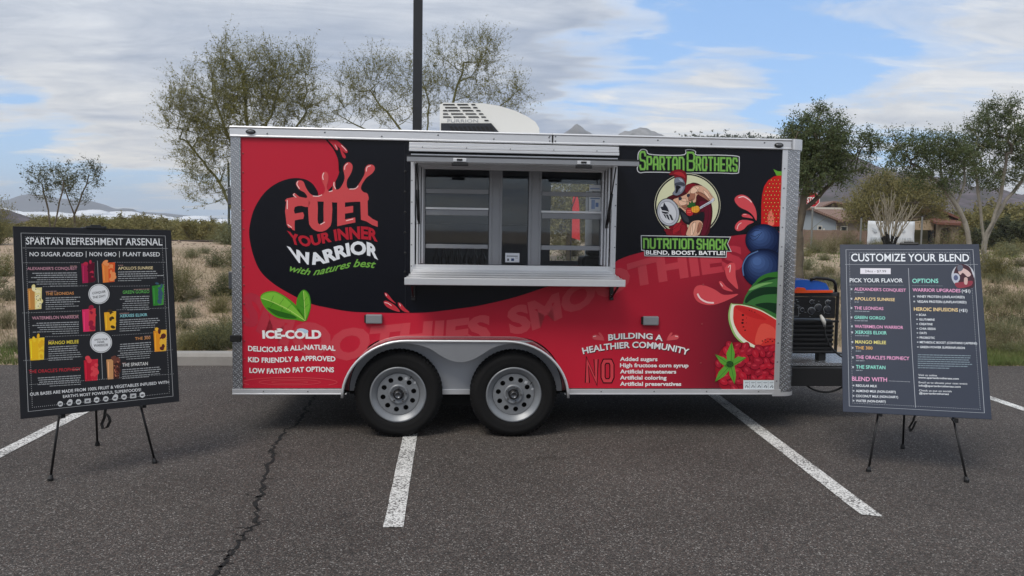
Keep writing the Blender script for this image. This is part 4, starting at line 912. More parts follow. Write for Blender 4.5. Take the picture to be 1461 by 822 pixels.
# ---- serving hatch: frame, sashes, shelf, raised awning door
fz_ = lambda y: P_(700, y)[1]
xa, xb = P_(586, 300)[0], P_(879, 300)[0]; za, zb_ = P_(700, 390)[1], P_(700, 222)[1]
hf = MB().prism([[(xa, za), (xb, za), (xb, zb_), (xa, zb_)], [(OX0+.004, OZ0+.004), (OX1-.004, OZ0+.004), (OX1-.004, OZ1-.004), (OX0+.004, OZ1-.004)]], -.018, .0)
frame = hf.build('hatch_frame', M_ALU, trailer, bevel=.002)
m = MB()                                   # stepped jamb profiles inside the opening
for k, (ins_, y0, y1) in enumerate(((.0, -.03, -.0185), (.014, -.012, .02), (.030, .021, .05), (.050, .051, .08))):
    x0, x1, z0, z1 = OX0+ins_, OX1-ins_, OZ0+ins_*.2, OZ1-ins_*.6
    if k == 0: x0, x1 = OX0-.012, OX1+.012
    for sx in (0, 1):
        a = x0 if sx == 0 else x1-.013; m.box(a, a+.013, y0, y1+.04 if k else y1, z0, z1)
    m.box(x0+.014, x1-.014, y0, y1, z1-.013, z1)
m.build('hatch_jamb', M_ALU, frame, bevel=.0015)
GY = .10
def wx(px): return P_(px, 310, GY)[0]
def wz(py, px=655): return P_(px, py, GY)[1]
wl = [(603, 233, 377), (703, 0, 0)]
def bar(mb, x0, x1, z0, z1, y0=GY-.02, y1=GY+.02): mb.box(min(x0, x1), max(x0, x1), y0, y1, min(z0, z1), max(z0, z1))
zt_w, zb_w = OZ1-.01, OZ0+.004
# posts between the windows (wide mullions) and surrounding window frame
m = MB()
for a_, b_, fl_x in ((697.5, 716, (701.5, 712)), (753.5, 771.5, (757.5, 768)), (599, 606.5, ()), (858.5, 867, ())):
    m = MB(); bar(m, wx(a_), wx(b_), zb_w, zt_w, GY-.035, GY+.03)
    for px in fl_x: bar(m, wx(px), wx(px+1.2), zb_w, zt_w, GY-.040, GY-.0352)
    m.build('mullion', M_ALUD, frame, bevel=.002)
for a_, b_, z_ in ((606.6, 697.4, wz(233)), (716.1, 753.4, wz(236, 735)), (771.6, 858.4, wz(237.5, 815))): m = MB(); bar(m, wx(a_), wx(b_), z_, zt_w, GY-.028, GY+.03); m.build('window_head', M_ALUD, frame, bevel=.002)
def sash(name, x0, x1, px, rows, ztop, zbot, y):
    z = lambda py: P_(px, py, GY)[1]
    mm = MB()
    for (a, b) in rows: bar(mm, x0, x1, z(b), z(a), y-.016, y+.012)
    s_ = mm.build(name, M_ALUD, frame, bevel=.002)
    MB().box(x0-.002, x1+.002, y+.002, y+.006, zbot, ztop).build('glass_pane', M_GLASS, s_)
    return s_
x0, x1 = wx(606.6), wx(697.4)
s1 = sash('window_sash', x0+.004, x1-.004, 652, [(270, 276.5), (299.5, 307.5), (348.5, 354.5)], wz(233), zb_w, GY)
MB().box(x0+.004, x1-.004, GY-.03, GY-.018, P_(652, 299.2, GY)[1], P_(652, 296.4, GY)[1]).build('sash_lip', M_ALU, s1)
s2 = sash('window_sash', wx(771.6)+.004, wx(858.4)-.004, 815, [(274, 280.5), (304.5, 312.5), (350.5, 357)], wz(237.5, 815), zb_w, GY)
MB().box(wx(771.6), wx(858.4), GY-.03, GY-.018, P_(815, 304.2, GY)[1], P_(815, 301.4, GY)[1]).build('sash_lip', M_ALU, s2)
sash('fixed_window', wx(716.1), wx(753.4), 735, [], wz(236, 735), zb_w, GY)
M_PAPER = mat('paper', (225, 230, 235), .8)
def paper(name, px0, px1, py0, py1, y, marks, parent):
    (a, z1), (b, z0) = P_(px0, py0, y), P_(px1, py1, y); o = MB().box(a, b, y-.002, y, z0, z1).build(name, M_PAPER, parent)
    AA = Art(Plane((0, 0, 0), (1, 0, 0), (0, 0, 1)), o, .0005)
    for (u0, v0, u1, v1, c) in marks:
        q = [(a+(b-a)*u0, z0+(z1-z0)*v0), (a+(b-a)*u1, z0+(z1-z0)*v0), (a+(b-a)*u1, z0+(z1-z0)*v1), (a+(b-a)*u0, z0+(z1-z0)*v1)]; me_ = AA.add('small_print', c, 1, [(p[0], p[1]) for p in q], [(0, 1, 2, 3)])
    for k in AA.acc:
        AA.acc[k][0] = [(v[0], y-.0026, v[2]) for v in AA.acc[k][0]]
    AA.flush(); return o
paper('window_card', 721, 741, 361, 374.5, GY-.03, [(.1, .62, .88, .72, (120, 125, 130)), (.14, .15, .26, .4, (90, 95, 100)), (.42, .15, .62, .42, (60, 80, 120)), (.7, .45, .9, .5, (140, 140, 140))], frame)
paper('window_notice', 840.5, 857, 281, 301.5, GY-.012, [(.2, .15, .5, .8, (150, 170, 205)), (.55, .3, .8, .6, (120, 145, 190)), (.1, .85, .9, .93, (120, 140, 170))], frame)
paper('window_notice', 840.5, 857, 264, 273, GY-.012, [(.1, .3, .9, .5, (150, 170, 205))], frame)
rivets('frame_rivets', [(xa+.008, zz) for zz in np.linspace(za+.05, zb_-.04, 6)]+[(xb-.008, zz) for zz in np.linspace(za+.05, zb_-.04, 6)], -.019, .0055)
rivets('seam_bolts', [(P_(578, y)[0], P_(578, y)[1]) for y in (245, 274, 303, 332, 361, 388)], -.003, .010, m_=M_BLK)
# header drip rail over the hatch
m = MB(); hx0, hx1 = P_(584, 213)[0], P_(882, 213)[0]
for (y0, y1, zA, zB) in ((-.03, 0, fz_(210.5), fz_(206)), (-.042, -.002, fz_(214.5), fz_(211)), (-.05, -.002, fz_(219), fz_(215.2))): m.box(hx0, hx1, y0, y1, zA, zB)
m.build('drip_rail', M_ALU, trailer, bevel=.002)
rivets('rail_rivets', [(hx0+.1+k*.33, fz_(212.8)) for k in range(5)], -.0425, .005)
# awning door, raised: hinge at the drip rail, front edge towards the viewer
AO = .68; hz = fz_(221.0); nz0 = P_(640, 223, -AO)[1]; nx0, nx1 = P_(580.5, 228, -AO)[0], P_(912, 233, -AO)[0]
nx0, nx1 = nx0-.0, nx1+.0
def slab(mb, y0, z0, y1, z1, th0, th1, xx0, xx1):      # sloping slab
    n = len(mb.v); mb.v += [(xx0, y0, z0-th1), (xx1, y0, z0-th1), (xx1, y0, z0-th0), (xx0, y0, z0-th0), (xx0, y1, z1-th1), (xx1, y1, z1-th1), (xx1, y1, z1-th0), (xx0, y1, z1-th0)]
    mb.f += [tuple(n+i for i in q) for q in ((0, 1, 2, 3), (5, 4, 7, 6), (3, 2, 6, 7), (1, 0, 4, 5), (0, 3, 7, 4), (2, 1, 5, 6))]; return mb
hz = nz0+.055
door = slab(MB(), -AO+.03, nz0+.002, -.05, hz, 0.0, .012, nx0+.005, nx1-.005).build('awning_door', M_BLKV, trailer)
slab(MB(), -AO+.03, nz0+.002-.0125, -.05, hz-.0125, 0, .018, nx0+.02, nx1-.02).build('door_lining', mat('lining_white', (170, 174, 180), .35, .4), door)
m = MB().box(nx0, nx1, -AO, -AO+.03, nz0-.040, nz0-.007); m.build('door_edge_frame', M_ALUD, door, bevel=.002)
MB().box(nx0, nx1, -AO-.002, -AO+.028, nz0-.0065, nz0+.004).build('door_seal', M_BLK, door)
m = MB()
for xx in (nx0+.0, nx1-.03): slab(m, -AO+.031, nz0-.006, -.05, hz-.012, 0, .03, xx, xx+.03)
m.build('door_side_frame', M_ALUD, door, bevel=.002)
for px in (656, 833):
    xx = P_(px, 228, -AO)[0]; lt = MB().box(xx-.045, xx+.045, -AO-.008, -AO-.001, nz0-.036, nz0-.012).build('door_latch', M_ALU, door, bevel=.002)
    MB().box(xx-.020, xx+.018, -AO-.014, -AO-.0085, nz0-.030, nz0-.016).build('latch_keyhole', M_BLK, lt, bevel=.002)
    MB().box(xx-.055, xx+.058, -AO-.006, -AO+.02, nz0-.062, nz0-.0415).build('latch_handle', M_BLK, lt, bevel=.003)
for sx, pb in ((0, (602, 316)), (1, (864, 322))):
    xb_, z_b = P_(*pb, -.0); xx = OX0+.03 if sx == 0 else OX1-.03
    top = (xx, -.30, hz-.055-.02); bot = (xx, .0, z_b); mid = tuple(b+(a-b)*.55 for a, b in zip(top, bot))
    g_ = MB().tube([bot, mid], .0115, 10).build('gas_strut', M_BLK, door, smooth=True)
    MB().tube([mid, top], .005, 8).build('strut_rod', M_BLK, g_, smooth=True)
    MB().box(xx-.012, xx+.012, -.012, .012, z_b-.02, z_b).build('strut_bracket', M_BLK, g_)
# shelf
SO = .30; sz = P_(640, 397.5, -SO)[1]; sx0, sx1 = P_(577, 402, -SO)[0], P_(892, 404, -SO)[0]
bzz = OZ0
sill = MB()
for k in range(3):                                        # stepped sill inside the opening
    y1 = GY-.02-.035*k; slab(sill, y1-.033, bzz-.008*k-.006, y1, bzz-.008*k, 0, .012, OX0+.016, OX1-.016)
sill.build('hatch_sill', M_ALU, frame, bevel=.0015)
m = MB(); n = 4
for k in range(n):                                        # four extruded planks with grooves
    ya = -SO+.012+(SO-.03)*k/n; yb = -SO+.012+(SO-.03)*(k+1)/n-.006; za_ = sz+(bzz-.03-sz)*k/n; zb2 = sz+(bzz-.03-sz)*(k+1)/n-.002
    m = MB(); slab(m, ya, za_, yb, zb2, 0, .02, sx0+.012+.012*k, sx1-.012-.012*k)
    if k == 0: shelf = m.build('serving_shelf', M_ALU, trailer, bevel=.002)
    else: m.build('shelf_plank', M_ALU, shelf, bevel=.002)
MB().box(sx0, sx1, -SO-.012, -SO+.010, sz-.048, sz+.004).build('shelf_lip', M_ALU, shelf, bevel=.003)
MB().box(sx0+.03, sx1-.03, -SO+.012, -.02, sz-.05, sz-.026).build('shelf_underside', M_ALUD, shelf)
for px in (590, 872):
    xx = P_(px, 415)[0]; br = MB().box(xx-.014, xx+.014, -.03, -.001, P_(px, 428)[1], sz-.02); br.tube([(xx, -.02, P_(px, 424)[1]), (xx, -SO+.05, sz-.055)], .009, 6); b_ = br.build('shelf_bracket', M_BLK, trailer, bevel=.002)
    r_ = MB()
    for dx, dz in ((-.007, -.002), (.007, -.002), (0, .012)): r_.lathe_y(xx+dx, P_(px, 422)[1]+dz, [(.004, -.0305), (.003, -.034)], 8, cap1=True)
    r_.build('bracket_screws', M_ALU, b_)
for px in (655, 810):
    xx = P_(px, 384)[0]; MB().box(xx-.035, xx+.035, -.012, -.002, bzz+.001-.030, bzz-.022).build('shelf_latch', M_DARK, shelf)

# ---- fender, wheel wells and wheels
LO = .215
lx0, lx1 = P_(488, 560, -LO)[0], P_(811, 560, -LO)[0]; lz = P_(640, 487.0, -LO)[1]; lzb = P_(488, 568, -LO)[1]
LC = fender_curve(lx0, lx1, lz, lzb, .47); WC = fender_curve(fl, fr_, fz+.002, ZB-.02, .42)
m = MB(); n = len(LC)
V = [(a[0], -.001, a[1]) for a in WC]+[(a[0]*.25+b[0]*.75, -LO*.8, (a[1]*.25+b[1]*.75)+.006) for a, b in zip(WC, LC)]+[(b[0], -LO, b[1]) for b in LC]
V += [(v[0], v[1]+.0, v[2]) for v in V]; m.v = V
for r_ in (0, 1):
    for i in range(n-1): m.f.append((r_*n+i, r_*n+i+1, (r_+1)*n+i+1, (r_+1)*n+i))
m.v = m.v[:3*n]
fd = m.build('fender', mat('fender_aluminium', (175, 178, 182), .12, .95, bump=.03, bscale=8), trailer, smooth=True)
so = fd.modifiers.new('solid', 'SOLIDIFY'); so.thickness = .003; so.offset = -1
MB().tube([(b[0], -LO, b[1]) for b in LC], .0105, 8).build('fender_lip', M_ALU, fd, smooth=True)
MB().tube([(a[0], -.004, a[1]+.003) for a in WC], .004, 6).build('fender_bead', mat('bead_pink', (190, 120, 125), .4, .4), fd, smooth=True)
# centre skirt scallop
sk = [P_(x, y, -LO+.006) for x, y in [(566, 489), (590, 491), (612, 497), (628, 507), (642, 514), (657, 517), (672, 514), (686, 507), (702, 497), (722, 491), (748, 489), (748, 486), (566, 486)]]
MB().prism([catmull(sk, 3)], -LO+.006, -LO+.009).build('fender_skirt', M_ALUD, fd)
ZR = P_(640, 553)[1]
MB().prism([[(fl+.01, ZB-.02)]+[(x, min(z, fz-.004)) for x, z in fender_curve(fl+.01, fr_-.01, fz-.004, ZB-.02, .41)]+[(fr_-.01, ZB-.02)]], -.0045, .02).build('wheel_well_panel', mat('well_aluminium', (165, 168, 174), .5, .45, var=.08), trailer)
MB().box(fl+.3, fr_-.3, -.012, .003, ZB-.048, ZB-.008).build('bottom_rail', M_ALU, trailer, bevel=.002)
WR = .3265
w1, w2 = P_(568, 565, -.15), P_(733, 566, -.15)
def make_wheel(name):
    w = bpy.data.objects.new(name, None); link(w, trailer); w.empty_display_size = .1
    t = MB(); Wd = .20; Rr = .208
    prof = [(Rr-.004, .012), (Rr+.004, .004), (Rr+.020, -.003), (Rr+.045, -.006), (WR-.055, -.004), (WR-.048, -.006), (WR-.030, .001), (WR-.012, .016), (WR-.003, .030), (WR, .045)]
    pr = prof+[(WR+.001, .075), (WR-.007, .077), (WR-.007, .083), (WR+.001, .085), (WR+.001, .115), (WR-.007, .117), (WR-.007, .123), (WR+.001, .125), (WR, Wd-.045), (WR-.012, Wd-.016), (WR-.055, Wd+.004), (Rr, Wd-.01)]
    t.lathe_y(0, 0, pr, 72); ty = t.build('tyre', M_RUB, w, smooth=True)
    tr = MB()                                                    # shoulder tread lugs
    for k in range(60):
        a = 2*math.pi*k/60; c, s = math.cos(a), math.sin(a); w_ = .0115
        for (ya, yb, r0, r1) in ((.020, .070, WR-.010, WR+.0045), (.088, .112, WR-.004, WR+.0045), (.130, .180, WR-.010, WR+.0045)):
            n0 = len(tr.v)
            for (rad_, yy) in ((r0, ya), (r1, ya+.010), (r1, yb), (r0, yb)):
                for sg in (-1, 1): tr.v.append((rad_*c-sg*w_*s, yy, rad_*s+sg*w_*c))
            tr.f += [(n0, n0+1, n0+3, n0+2), (n0+2, n0+3, n0+5, n0+4), (n0+4, n0+5, n0+7, n0+6), (n0, n0+2, n0+4, n0+6), (n0+1, n0+7, n0+5, n0+3)]
    tr.build('tread_blocks', M_RUB, ty, kind='stuff')
    rim = MB().lathe_y(0, 0, [(Rr+.003, .008), (Rr+.004, .000), (Rr-.004, -.004), (Rr-.012, -.001), (Rr-.018, .008), (Rr-.028, .010), (Rr-.034, .020), (Rr-.045, .024), (Rr-.050, .040), (Rr-.052, .046)], 64).build('rim', M_RIM, w, smooth=True)
    c0 = [(math.cos(2*math.pi*i/64)*(Rr-.051), math.sin(2*math.pi*i/64)*(Rr-.051)) for i in range(64)]
    holes = []
    for k in range(10):
        a = 2*math.pi*(k+.5)/10-.12; hx, hz_ = .117*math.cos(a), .117*math.sin(a); holes.append([(hx+.0195*math.cos(2*math.pi*i/16), hz_+.0195*math.sin(2*math.pi*i/16)) for i in range(16)][::-1])
    hub_h = [(math.cos(2*math.pi*i/32)*.060, math.sin(2*math.pi*i/32)*.060) for i in range(32)][::-1]
    MB().prism([c0]+holes+[hub_h], .030, .042).build('rim_disc', M_RIM, rim, bevel=.0015)
    MB().lathe_y(0, 0, [(.150, .075), (.01, .076)], 32, cap1=True).build('brake_drum', M_DARK, rim)
    hub = MB().lathe_y(0, 0, [(.078, .034), (.074, .020), (.066, .016), (.060, .018), (.050, .024), (.040, .026)], 40).build('hub', M_RIM, w, smooth=True)
    MB().lathe_y(0, 0, [(.042, .030), (.038, .010), (.034, -.006), (.028, -.012), (.024, -.012), (.021, -.004), (.0, -.003)], 32).build('hub_cap', mat('hub_black', (34, 34, 36), .45, .4), hub, smooth=True)
    MB().lathe_y(0, 0, [(.026, -.010), (.026, -.018), (.020, -.020), (.017, -.014), (.004, -.013)], 24, cap1=True).build('hub_plug', mat('hub_steel', (90, 92, 96), .3, .8), hub, smooth=True)
    nt = MB()
    for k in range(5):
        a = 2*math.pi*k/5+.35; cx, cz = .057*math.cos(a), .057*math.sin(a); n_ = MB(); n_.lathe_y(0, 0, [(.0095, .022), (.0092, .002), (.006, -.003)], 6, cap1=True)
        n_.v = [(x+cx, y, z+cz) for x, y, z in n_.v]; n_.build('lug_nut', mat('lug_chrome', (170, 172, 176), .2, .95), hub)
    a = .95; vs = MB().tube([(.168*math.cos(a), .012, .168*math.sin(a)), (.150*math.cos(a), -.012, .150*math.sin(a))], .0042, 6).build('valve_stem', M_BPL, rim)
    for (a, rr_, s_) in ((1.12, .130, .012), (.62, .150, .009)):
        st = MB(); cx, cz = rr_*math.cos(a), rr_*math.sin(a); st.flat([[(cx-s_, cz-s_), (cx+s_*.8, cz-s_*.8), (cx+s_, cz+s_), (cx-s_*.8, cz+s_*.9)]], .0285); st.build('rim_sticker', mat('sticker_grey', (165, 168, 172), .5), rim)
    return w
whl = make_wheel('wheel')
def place(w, x, y, z, rz=0, ry=0): w.location = (x, y, z); w.rotation_euler = (0, ry, rz)
place(whl, w1[0], -.15, WR+.0015)
for (x, y, rz, ry) in ((w2[0], -.15, 0, .35), (w1[0], DEP+.15, math.pi, .2), (w2[0], DEP+.15, math.pi, .9)):
    c = copy_tree(whl, trailer); place(c, x, y, WR+.0015, rz, ry)
# chassis
m = MB()
for y in (.34, DEP-.40): m.box(BX0+.05, BX1+.02, y, y+.06, ZB-.10, ZB-.002)
for k in range(8): m.box(.2+k*.52, .25+k*.52, .24, DEP-.24, ZB-.055, ZB-.003)
for w_ in (w1, w2): m.tube([(w_[0], -.02, WR), (w_[0], DEP+.02, WR)], .035, 10)
m.box(w1[0]-.4, w2[0]+.4, .20, .26, WR-.06, WR+.03)
m.box(w1[0]+.30, w2[0]-.30, .12, .18, .19, .30)
m.build('chassis', M_DARK, trailer)
fx = fl-.03; 
# ---- roof air conditioner
ACY = .72
q = [(627.5, 196), (627.5, 149), (634, 146.5), (690, 147.5), (712, 151), (735, 158), (752, 166), (764, 174), (769.5, 183), (770, 196)]
rf = lambda pts, off=ACY: [P_(x, y, off) for x, y in pts]
body = rf(q); zr = ZT+.072
body = [(x, max(z, zr+.002)) for x, z in body]
ac = MB().prism([body], ACY, ACY+.72).build('air_conditioner', M_WHITEP, trailer, bevel=.018)
for p_ in ac.data.polygons: p_.use_smooth = False
c7 = lambda x, y: (600+x/6.85, 130+y/6.85)
AA = Art(Plane((TX, TY, 0), tu, (0, 0, 1)), ac, .0006)
gr = MB()
cols = [(300, 0), (420, 0), (540, 0)]
def slot(pts): gr.prism([[P_(*c7(*p), ACY) for p in pts]], ACY-.004, ACY-.0025)
for y, xs in ((133, [(220, 335), (357, 467), (495, 537)]), (163, [(238, 362), (383, 492), (512, 558)]), (192, [(220, 268 if 0 else 265), (268, 388), (408, 518), (542, 588)]), (224, [(220, 272), (296, 418), (438, 545), (568, 615)]), (254, [(220, 300), (318, 442), (465, 570), (592, 640)]), (288, [(622, 667)])):
    for (x0, x1) in xs: slot([(x0, y-6), (x1-8, y-6), (x1+4, y+6), (x0+(4 if x0 > 221 else 0), y+6)])
gr.build('louvre_slots', mat('louvre_black', (14, 15, 18), .7), ac)
zlow = P_(*c7(300, 416), ACY)[1]
MB().prism([[P_(*c7(200, 316), ACY), P_(*c7(690, 316), ACY), P_(*c7(778, 418), ACY), P_(*c7(200, 418), ACY)]], ACY-.012, ACY-.002).build('intake_band', mat('intake_black', (30, 34, 42), .5), ac, bevel=.003)
for k in range(10):
    x = 283+k*43; MB().prism([[P_(*c7(x, 348), ACY), P_(*c7(x+26, 348), ACY), P_(*c7(x+62, 408), ACY), P_(*c7(x+36, 408), ACY)]], ACY-.016, ACY-.0125).build('intake_fin', mat('fin_black', (9, 10, 12), .6), ac, bevel=.001)
# raised lettering on the shroud
V_, F_ = glyphs('FURRION', .0, 0); b0, b1 = P_(*c7(262, 306), ACY), P_(*c7(562, 306), ACY); hgt = P_(*c7(262, 276), ACY)[1]-b0[1]
mm = MB(); mm.v = [(b0[0]+(b1[0]-b0[0])*u, ACY-.003, b0[1]+(b1[1]-b0[1])*u+hgt*v) for u, v in V_]; mm.f = list(F_); mm.build('lettering', mat('shroud_lettering', (158, 160, 164), .5), ac)

# ---- tongue, deck plate
TXR = BX1+.10
m = MB(); ty0 = DEP/2
for sg in (-1, 1):
    a = (TXR-.2, ty0+sg*.82, .385); b = (TXR+1.18, ty0+sg*.05, .385); d = Vector(b)-Vector(a); n_ = Vector((-d.y, d.x, 0)).normalized()*.035
    n0 = len(m.v)
    for p in (a, b):
        for s2 in (-1, 1):
            for z in (.31, .46): m.v.append((p[0]+n_.x*s2, p[1]+n_.y*s2, z))
    m.f += [tuple(n0+i for i in q_) for q_ in ((0, 1, 3, 2), (4, 6, 7, 5), (0, 4, 5, 1), (2, 3, 7, 6), (1, 5, 7, 3), (0, 2, 6, 4))]
m.box(TXR+1.1, TXR+1.45, ty0-.04, ty0+.04, .33, .44)
m.build('tongue_frame', M_BLK, trailer, bevel=.004)
dk = P_(1150, 505, .45)
MB().prism([[(TXR+.005, .462), (TXR+.86, .462), (TXR+.86, .486), (TXR+.005, .486)]], .42, DEP-.42).build('tongue_deck', M_ATP, trailer, bevel=.002)
MB().box(TXR+.0, TXR+.88, .35, .41, .30, .455).build('deck_skirt', mat('skirt_black', (24, 24, 26), .5, var=.3), trailer, bevel=.004)
m = MB(); m.box(TXR+1.40, TXR+1.62, ty0-.05, ty0+.05, .40, .50); m.ball((TXR+1.60, ty0, .44), .055, 12, 8); m.build('coupler', M_BLK, trailer, bevel=.01)
m = MB().tube([(TXR+1.22, ty0, .12), (TXR+1.22, ty0, .75)], .03, 12); m.tube([(TXR+1.22, ty0, .0), (TXR+1.22, ty0, .03)], .09, 16); m.tube([(TXR+1.22, ty0, .03), (TXR+1.22, ty0, .2)], .02, 10); m.build('jack', M_BLK, trailer)
# ---- generator standing on the deck
GW = Vector((TXR, 0, 0)); gen = thing('generator', tuple(trailer.matrix_world @ Vector((0, 0, 0))), 0, 'black open-frame generator with blue tank on the trailer tongue', 'generator')
gy = .52; gpt = lambda x, y: P_(x, y, gy)
tm = Matrix.Translation((TX, TY, 0)) @ Matrix.Rotation(YAW, 4, 'Z')
gx0 = TXR+.09; gx1 = gpt(1197, 450)[0]; gz0 = .487; gz1 = gpt(1160, 417)[1]
gen.matrix_world = tm @ Matrix.Translation((gx0, gy, gz0)); GL = gx1-gx0; GH_ = gz1-gz0; GD = .55
gq = lambda x, y: (gpt(x, y)[0]-gx0, gpt(x, y)[1]-gz0)
foot = .065
m = MB()
for yy in (.012, GD-.012):
    for xx in (.012, GL-.012): m.tube([(xx, yy, foot), (xx, yy, GH_)], .014, 10)
    for zz in (foot+.012, GH_-.012): m.tube([(.012, yy, zz), (GL-.012, yy, zz)], .014, 10)
for xx in (.012, GL-.012):
    for zz in (foot+.012, GH_-.012): m.tube([(xx, .012, zz), (xx, GD-.012, zz)], .014, 10)
z_m = gq(1160, 458)[1]; m.box(0.0, GL, -.006, .02, z_m-.012, z_m+.006)
m.build('frame', M_BLK, gen, smooth=False)
pz0, pz1 = gq(1160, 454)[1], gq(1160, 424)[1]
pn = MB().box(.03, GL-.03, .004, .05, pz0, pz1).build('control_panel', mat('panel_black', (13, 14, 17), .45), gen, bevel=.006)
MB().box(.02, GL-.02, -.002, .04, pz1+.004, GH_-.004).build('top_rail', mat('gen_grey', (44, 46, 50), .5), gen, bevel=.006)
rg = random.Random(5); wps = mat('panel_print', (175, 182, 190), .5); AB = MB()
def rect(x0, x1, z0, z1, w=.0018):
    for a, b, c, d in ((x0, x1, z0, z0+w), (x0, x1, z1-w, z1), (x0, x0+w, z0, z1), (x1-w, x1, z0, z1)): AB.quad((a, .0025, c), (b, .0025, c), (b, .0025, d), (a, .0025, d))
PH = pz1-pz0
rect(.05, .19, pz0+.015, pz0+PH*.62); rect(.06, .12, pz0+.03, pz0+PH*.3)
for k in range(26):
    x = rg.uniform(.04, GL-.08); z = rg.uniform(pz0+.01, pz1-.012); AB.quad((x, .0028, z), (x+rg.uniform(.006, .03), .0028, z), (x+.012, .0028, z+.002), (x, .0028, z+.003))
AB.build('panel_markings', wps, pn)
for (x, z, r_) in ((.135, .60, .024), (.30, .35, .028), (.36, .5, .03), (.44, .42, .03), (.44, .75, .018), (.30, .78, .016), (.22, .4, .014), (.52, .5, .026), (.08, .78, .013)):
    if x > GL-.05: continue
    MB().lathe_y(x, pz0+PH*z, [(r_, .003), (r_*.95, -.012), (r_*.7, -.016)], 18, cap1=True).build('socket', mat('socket_grey', (34, 36, 42), .4), pn)
    MB().lathe_y(x, pz0+PH*z, [(r_+.0035, .0022), (r_+.001, .0018)], 18).build('socket_ring', wps, pn)
bd = MB().box(.02, GL-.016, .052, GD-.06, foot+.01, pz0-.02).build('engine_housing', M_BPL, gen, bevel=.02)
for k in range(6):
    z = foot+.03+k*(z_m-foot-.05)/6; MB().box(.03, GL-.03, .018, .05, z, z+.020).build('louvre', mat('louvre_plastic', (22, 23, 26), .5), gen, bevel=.004)
tank = [gq(x, y) for x, y in [(1110, 417), (1110, 404), (1128, 401), (1150, 400), (1172, 401.5), (1183, 405), (1187, 412), (1188, 417)]]
MB().prism([tank], .06, GD-.06).build('fuel_tank', mat('tank_blue', (20, 90, 190), .25, coat=.4), gen, bevel=.018)
MB().lathe_z(.22, GD/2, [(.045, gq(1150, 401)[1]), (.045, gq(1150, 401)[1]+.03), (.035, gq(1150, 401)[1]+.035)], 16).build('tank_cap', M_BPL, gen)
hd = [(gq(1160, 398)[0], gq(1160, 400)[1]), gq(1168, 397), gq(1184, 398.5), gq(1193, 401), gq(1196, 406), gq(1196.5, 418)]
MB().tube([(x, .05, z) for x, z in hd], .013, 10).build('lifting_handle', M_BPL, gen, smooth=True)
for xx in (.10, GL-.12):
    MB().box(xx-.035, xx+.035, .03, .10, .0, foot).build('rubber_foot', M_BPL, gen, bevel=.006)
og = mat('orange_plastic', (225, 80, 25), .35)
m = MB().prism([[gq(1118, 415), gq(1134, 413.5), gq(1138, 410), gq(1146, 410.5), gq(1148, 414), gq(1186, 414), gq(1186, 417.2), gq(1118, 418)]], -.03, .012); strap = m.build('orange_cable_reel', og, None, bevel=.005)
strap.matrix_world = gen.matrix_world.copy(); strap.name = 'orange_spout'; tag(strap, 'bright orange plastic pouring spout lying under the blue tank', 'spout')
# cords: white plug with black cord from the sockets, and a hanging black cord under the tongue
cd0 = MB(); lp = lambda x, y, o: Vector((P_(x, y, o)[0], o, P_(x, y, o)[1]))
plug = MB().tube([lp(1171, 450, gy-.02), lp(1173.5, 455, gy-.05), lp(1176, 460, gy-.05), lp(1176.5, 466, gy-.04)], [.010, .017, .016, .009], 10)
cpts = [lp(x, y, gy-.04-.004*i) for i, (x, y) in enumerate([(1176.5, 465), (1177, 475), (1180, 485), (1186, 496), (1194, 504), (1203, 510), (1215, 512)])]+[lp(1232, 505, gy+.1), lp(1240, 498, gy+.25)]
crd = thing('power_cord', (TX, TY, 0), YAW, 'black power cord with a white plug hanging from the generator sockets', 'cord')
MB().tube(catmull3(cpts), .0085, 8).build('cable', M_BPL, crd, smooth=True)
plug.build('plug', mat('plug_white', (205, 205, 200), .4), crd, smooth=True)
cp2 = [lp(x, y, .38+.0*i) for i, (x, y) in enumerate([(1140, 536), (1143, 541), (1148, 547), (1156, 553.5), (1167, 558), (1180, 559.5), (1192, 557), (1204, 551), (1222, 540), (1235, 528)])]
c2o = MB().tube(catmull3(cp2), .0085, 8).build('tongue_cable', M_BPL, None, smooth=True); c2o.matrix_world = tm; tag(c2o, 'black cable looping down under the trailer tongue above the asphalt', 'cable')

# ================================================================== POSTER BOARDS ON EASELS
def board(cx, cy, z, yaw, tilt, roll, w, h, name, label, m_):
    u = np.array([math.cos(yaw), math.sin(yaw), 0]); back = np.array([-math.sin(yaw), math.cos(yaw), 0]); v = math.cos(tilt)*np.array([0, 0, 1])+math.sin(tilt)*back
    u2 = math.cos(roll)*u+math.sin(roll)*v; v2 = -math.sin(roll)*u+math.cos(roll)*v
    pl = Plane((cx, cy, z), u2, v2)
    o = MB().box(-w/2, w/2, .0, .010, 0, h).build(name, m_, bevel=.0015); o.matrix_world = pl.matrix(); tag(o, label, 'sign board')
    return o, pl
def board_mat(n, c):
    return mat(n, c, .40, var=.12, vscale=2.2, bump=.12, bscale=3.0, spec=.2)
BW = (226, 228, 230)
lb, LPn = board(-2.5366, 5.0073, .4115, .7243, .1402, -.0136, .9149, 1.1439, 'poster_board', 'dark menu poster with coloured drink pictures, on the easel left of the trailer', board_mat('board_black', (34, 35, 39)))
L_ = Art(LPn, lb, .0005); W2, HH = .9149/2, 1.1439
def frame_lines(A_, w2, hh, c):
    for d in (.040,): A_.line([(-w2+d, d), (w2-d, d), (w2-d, hh-d), (-w2+d, hh-d)], .0035, c, 1, 'border_print', closed=True, px=False)
    d = .062; n1, n2 = 75, 92
    for a, b, n in (((-w2+d, d), (w2-d, d), n1), ((-w2+d, hh-d), (w2-d, hh-d), n1), ((-w2+d, d), (-w2+d, hh-d), n2), ((w2-d, d), (w2-d, hh-d), n2)): A_.dots(a, b, n, .0035, c, 1, px=False)
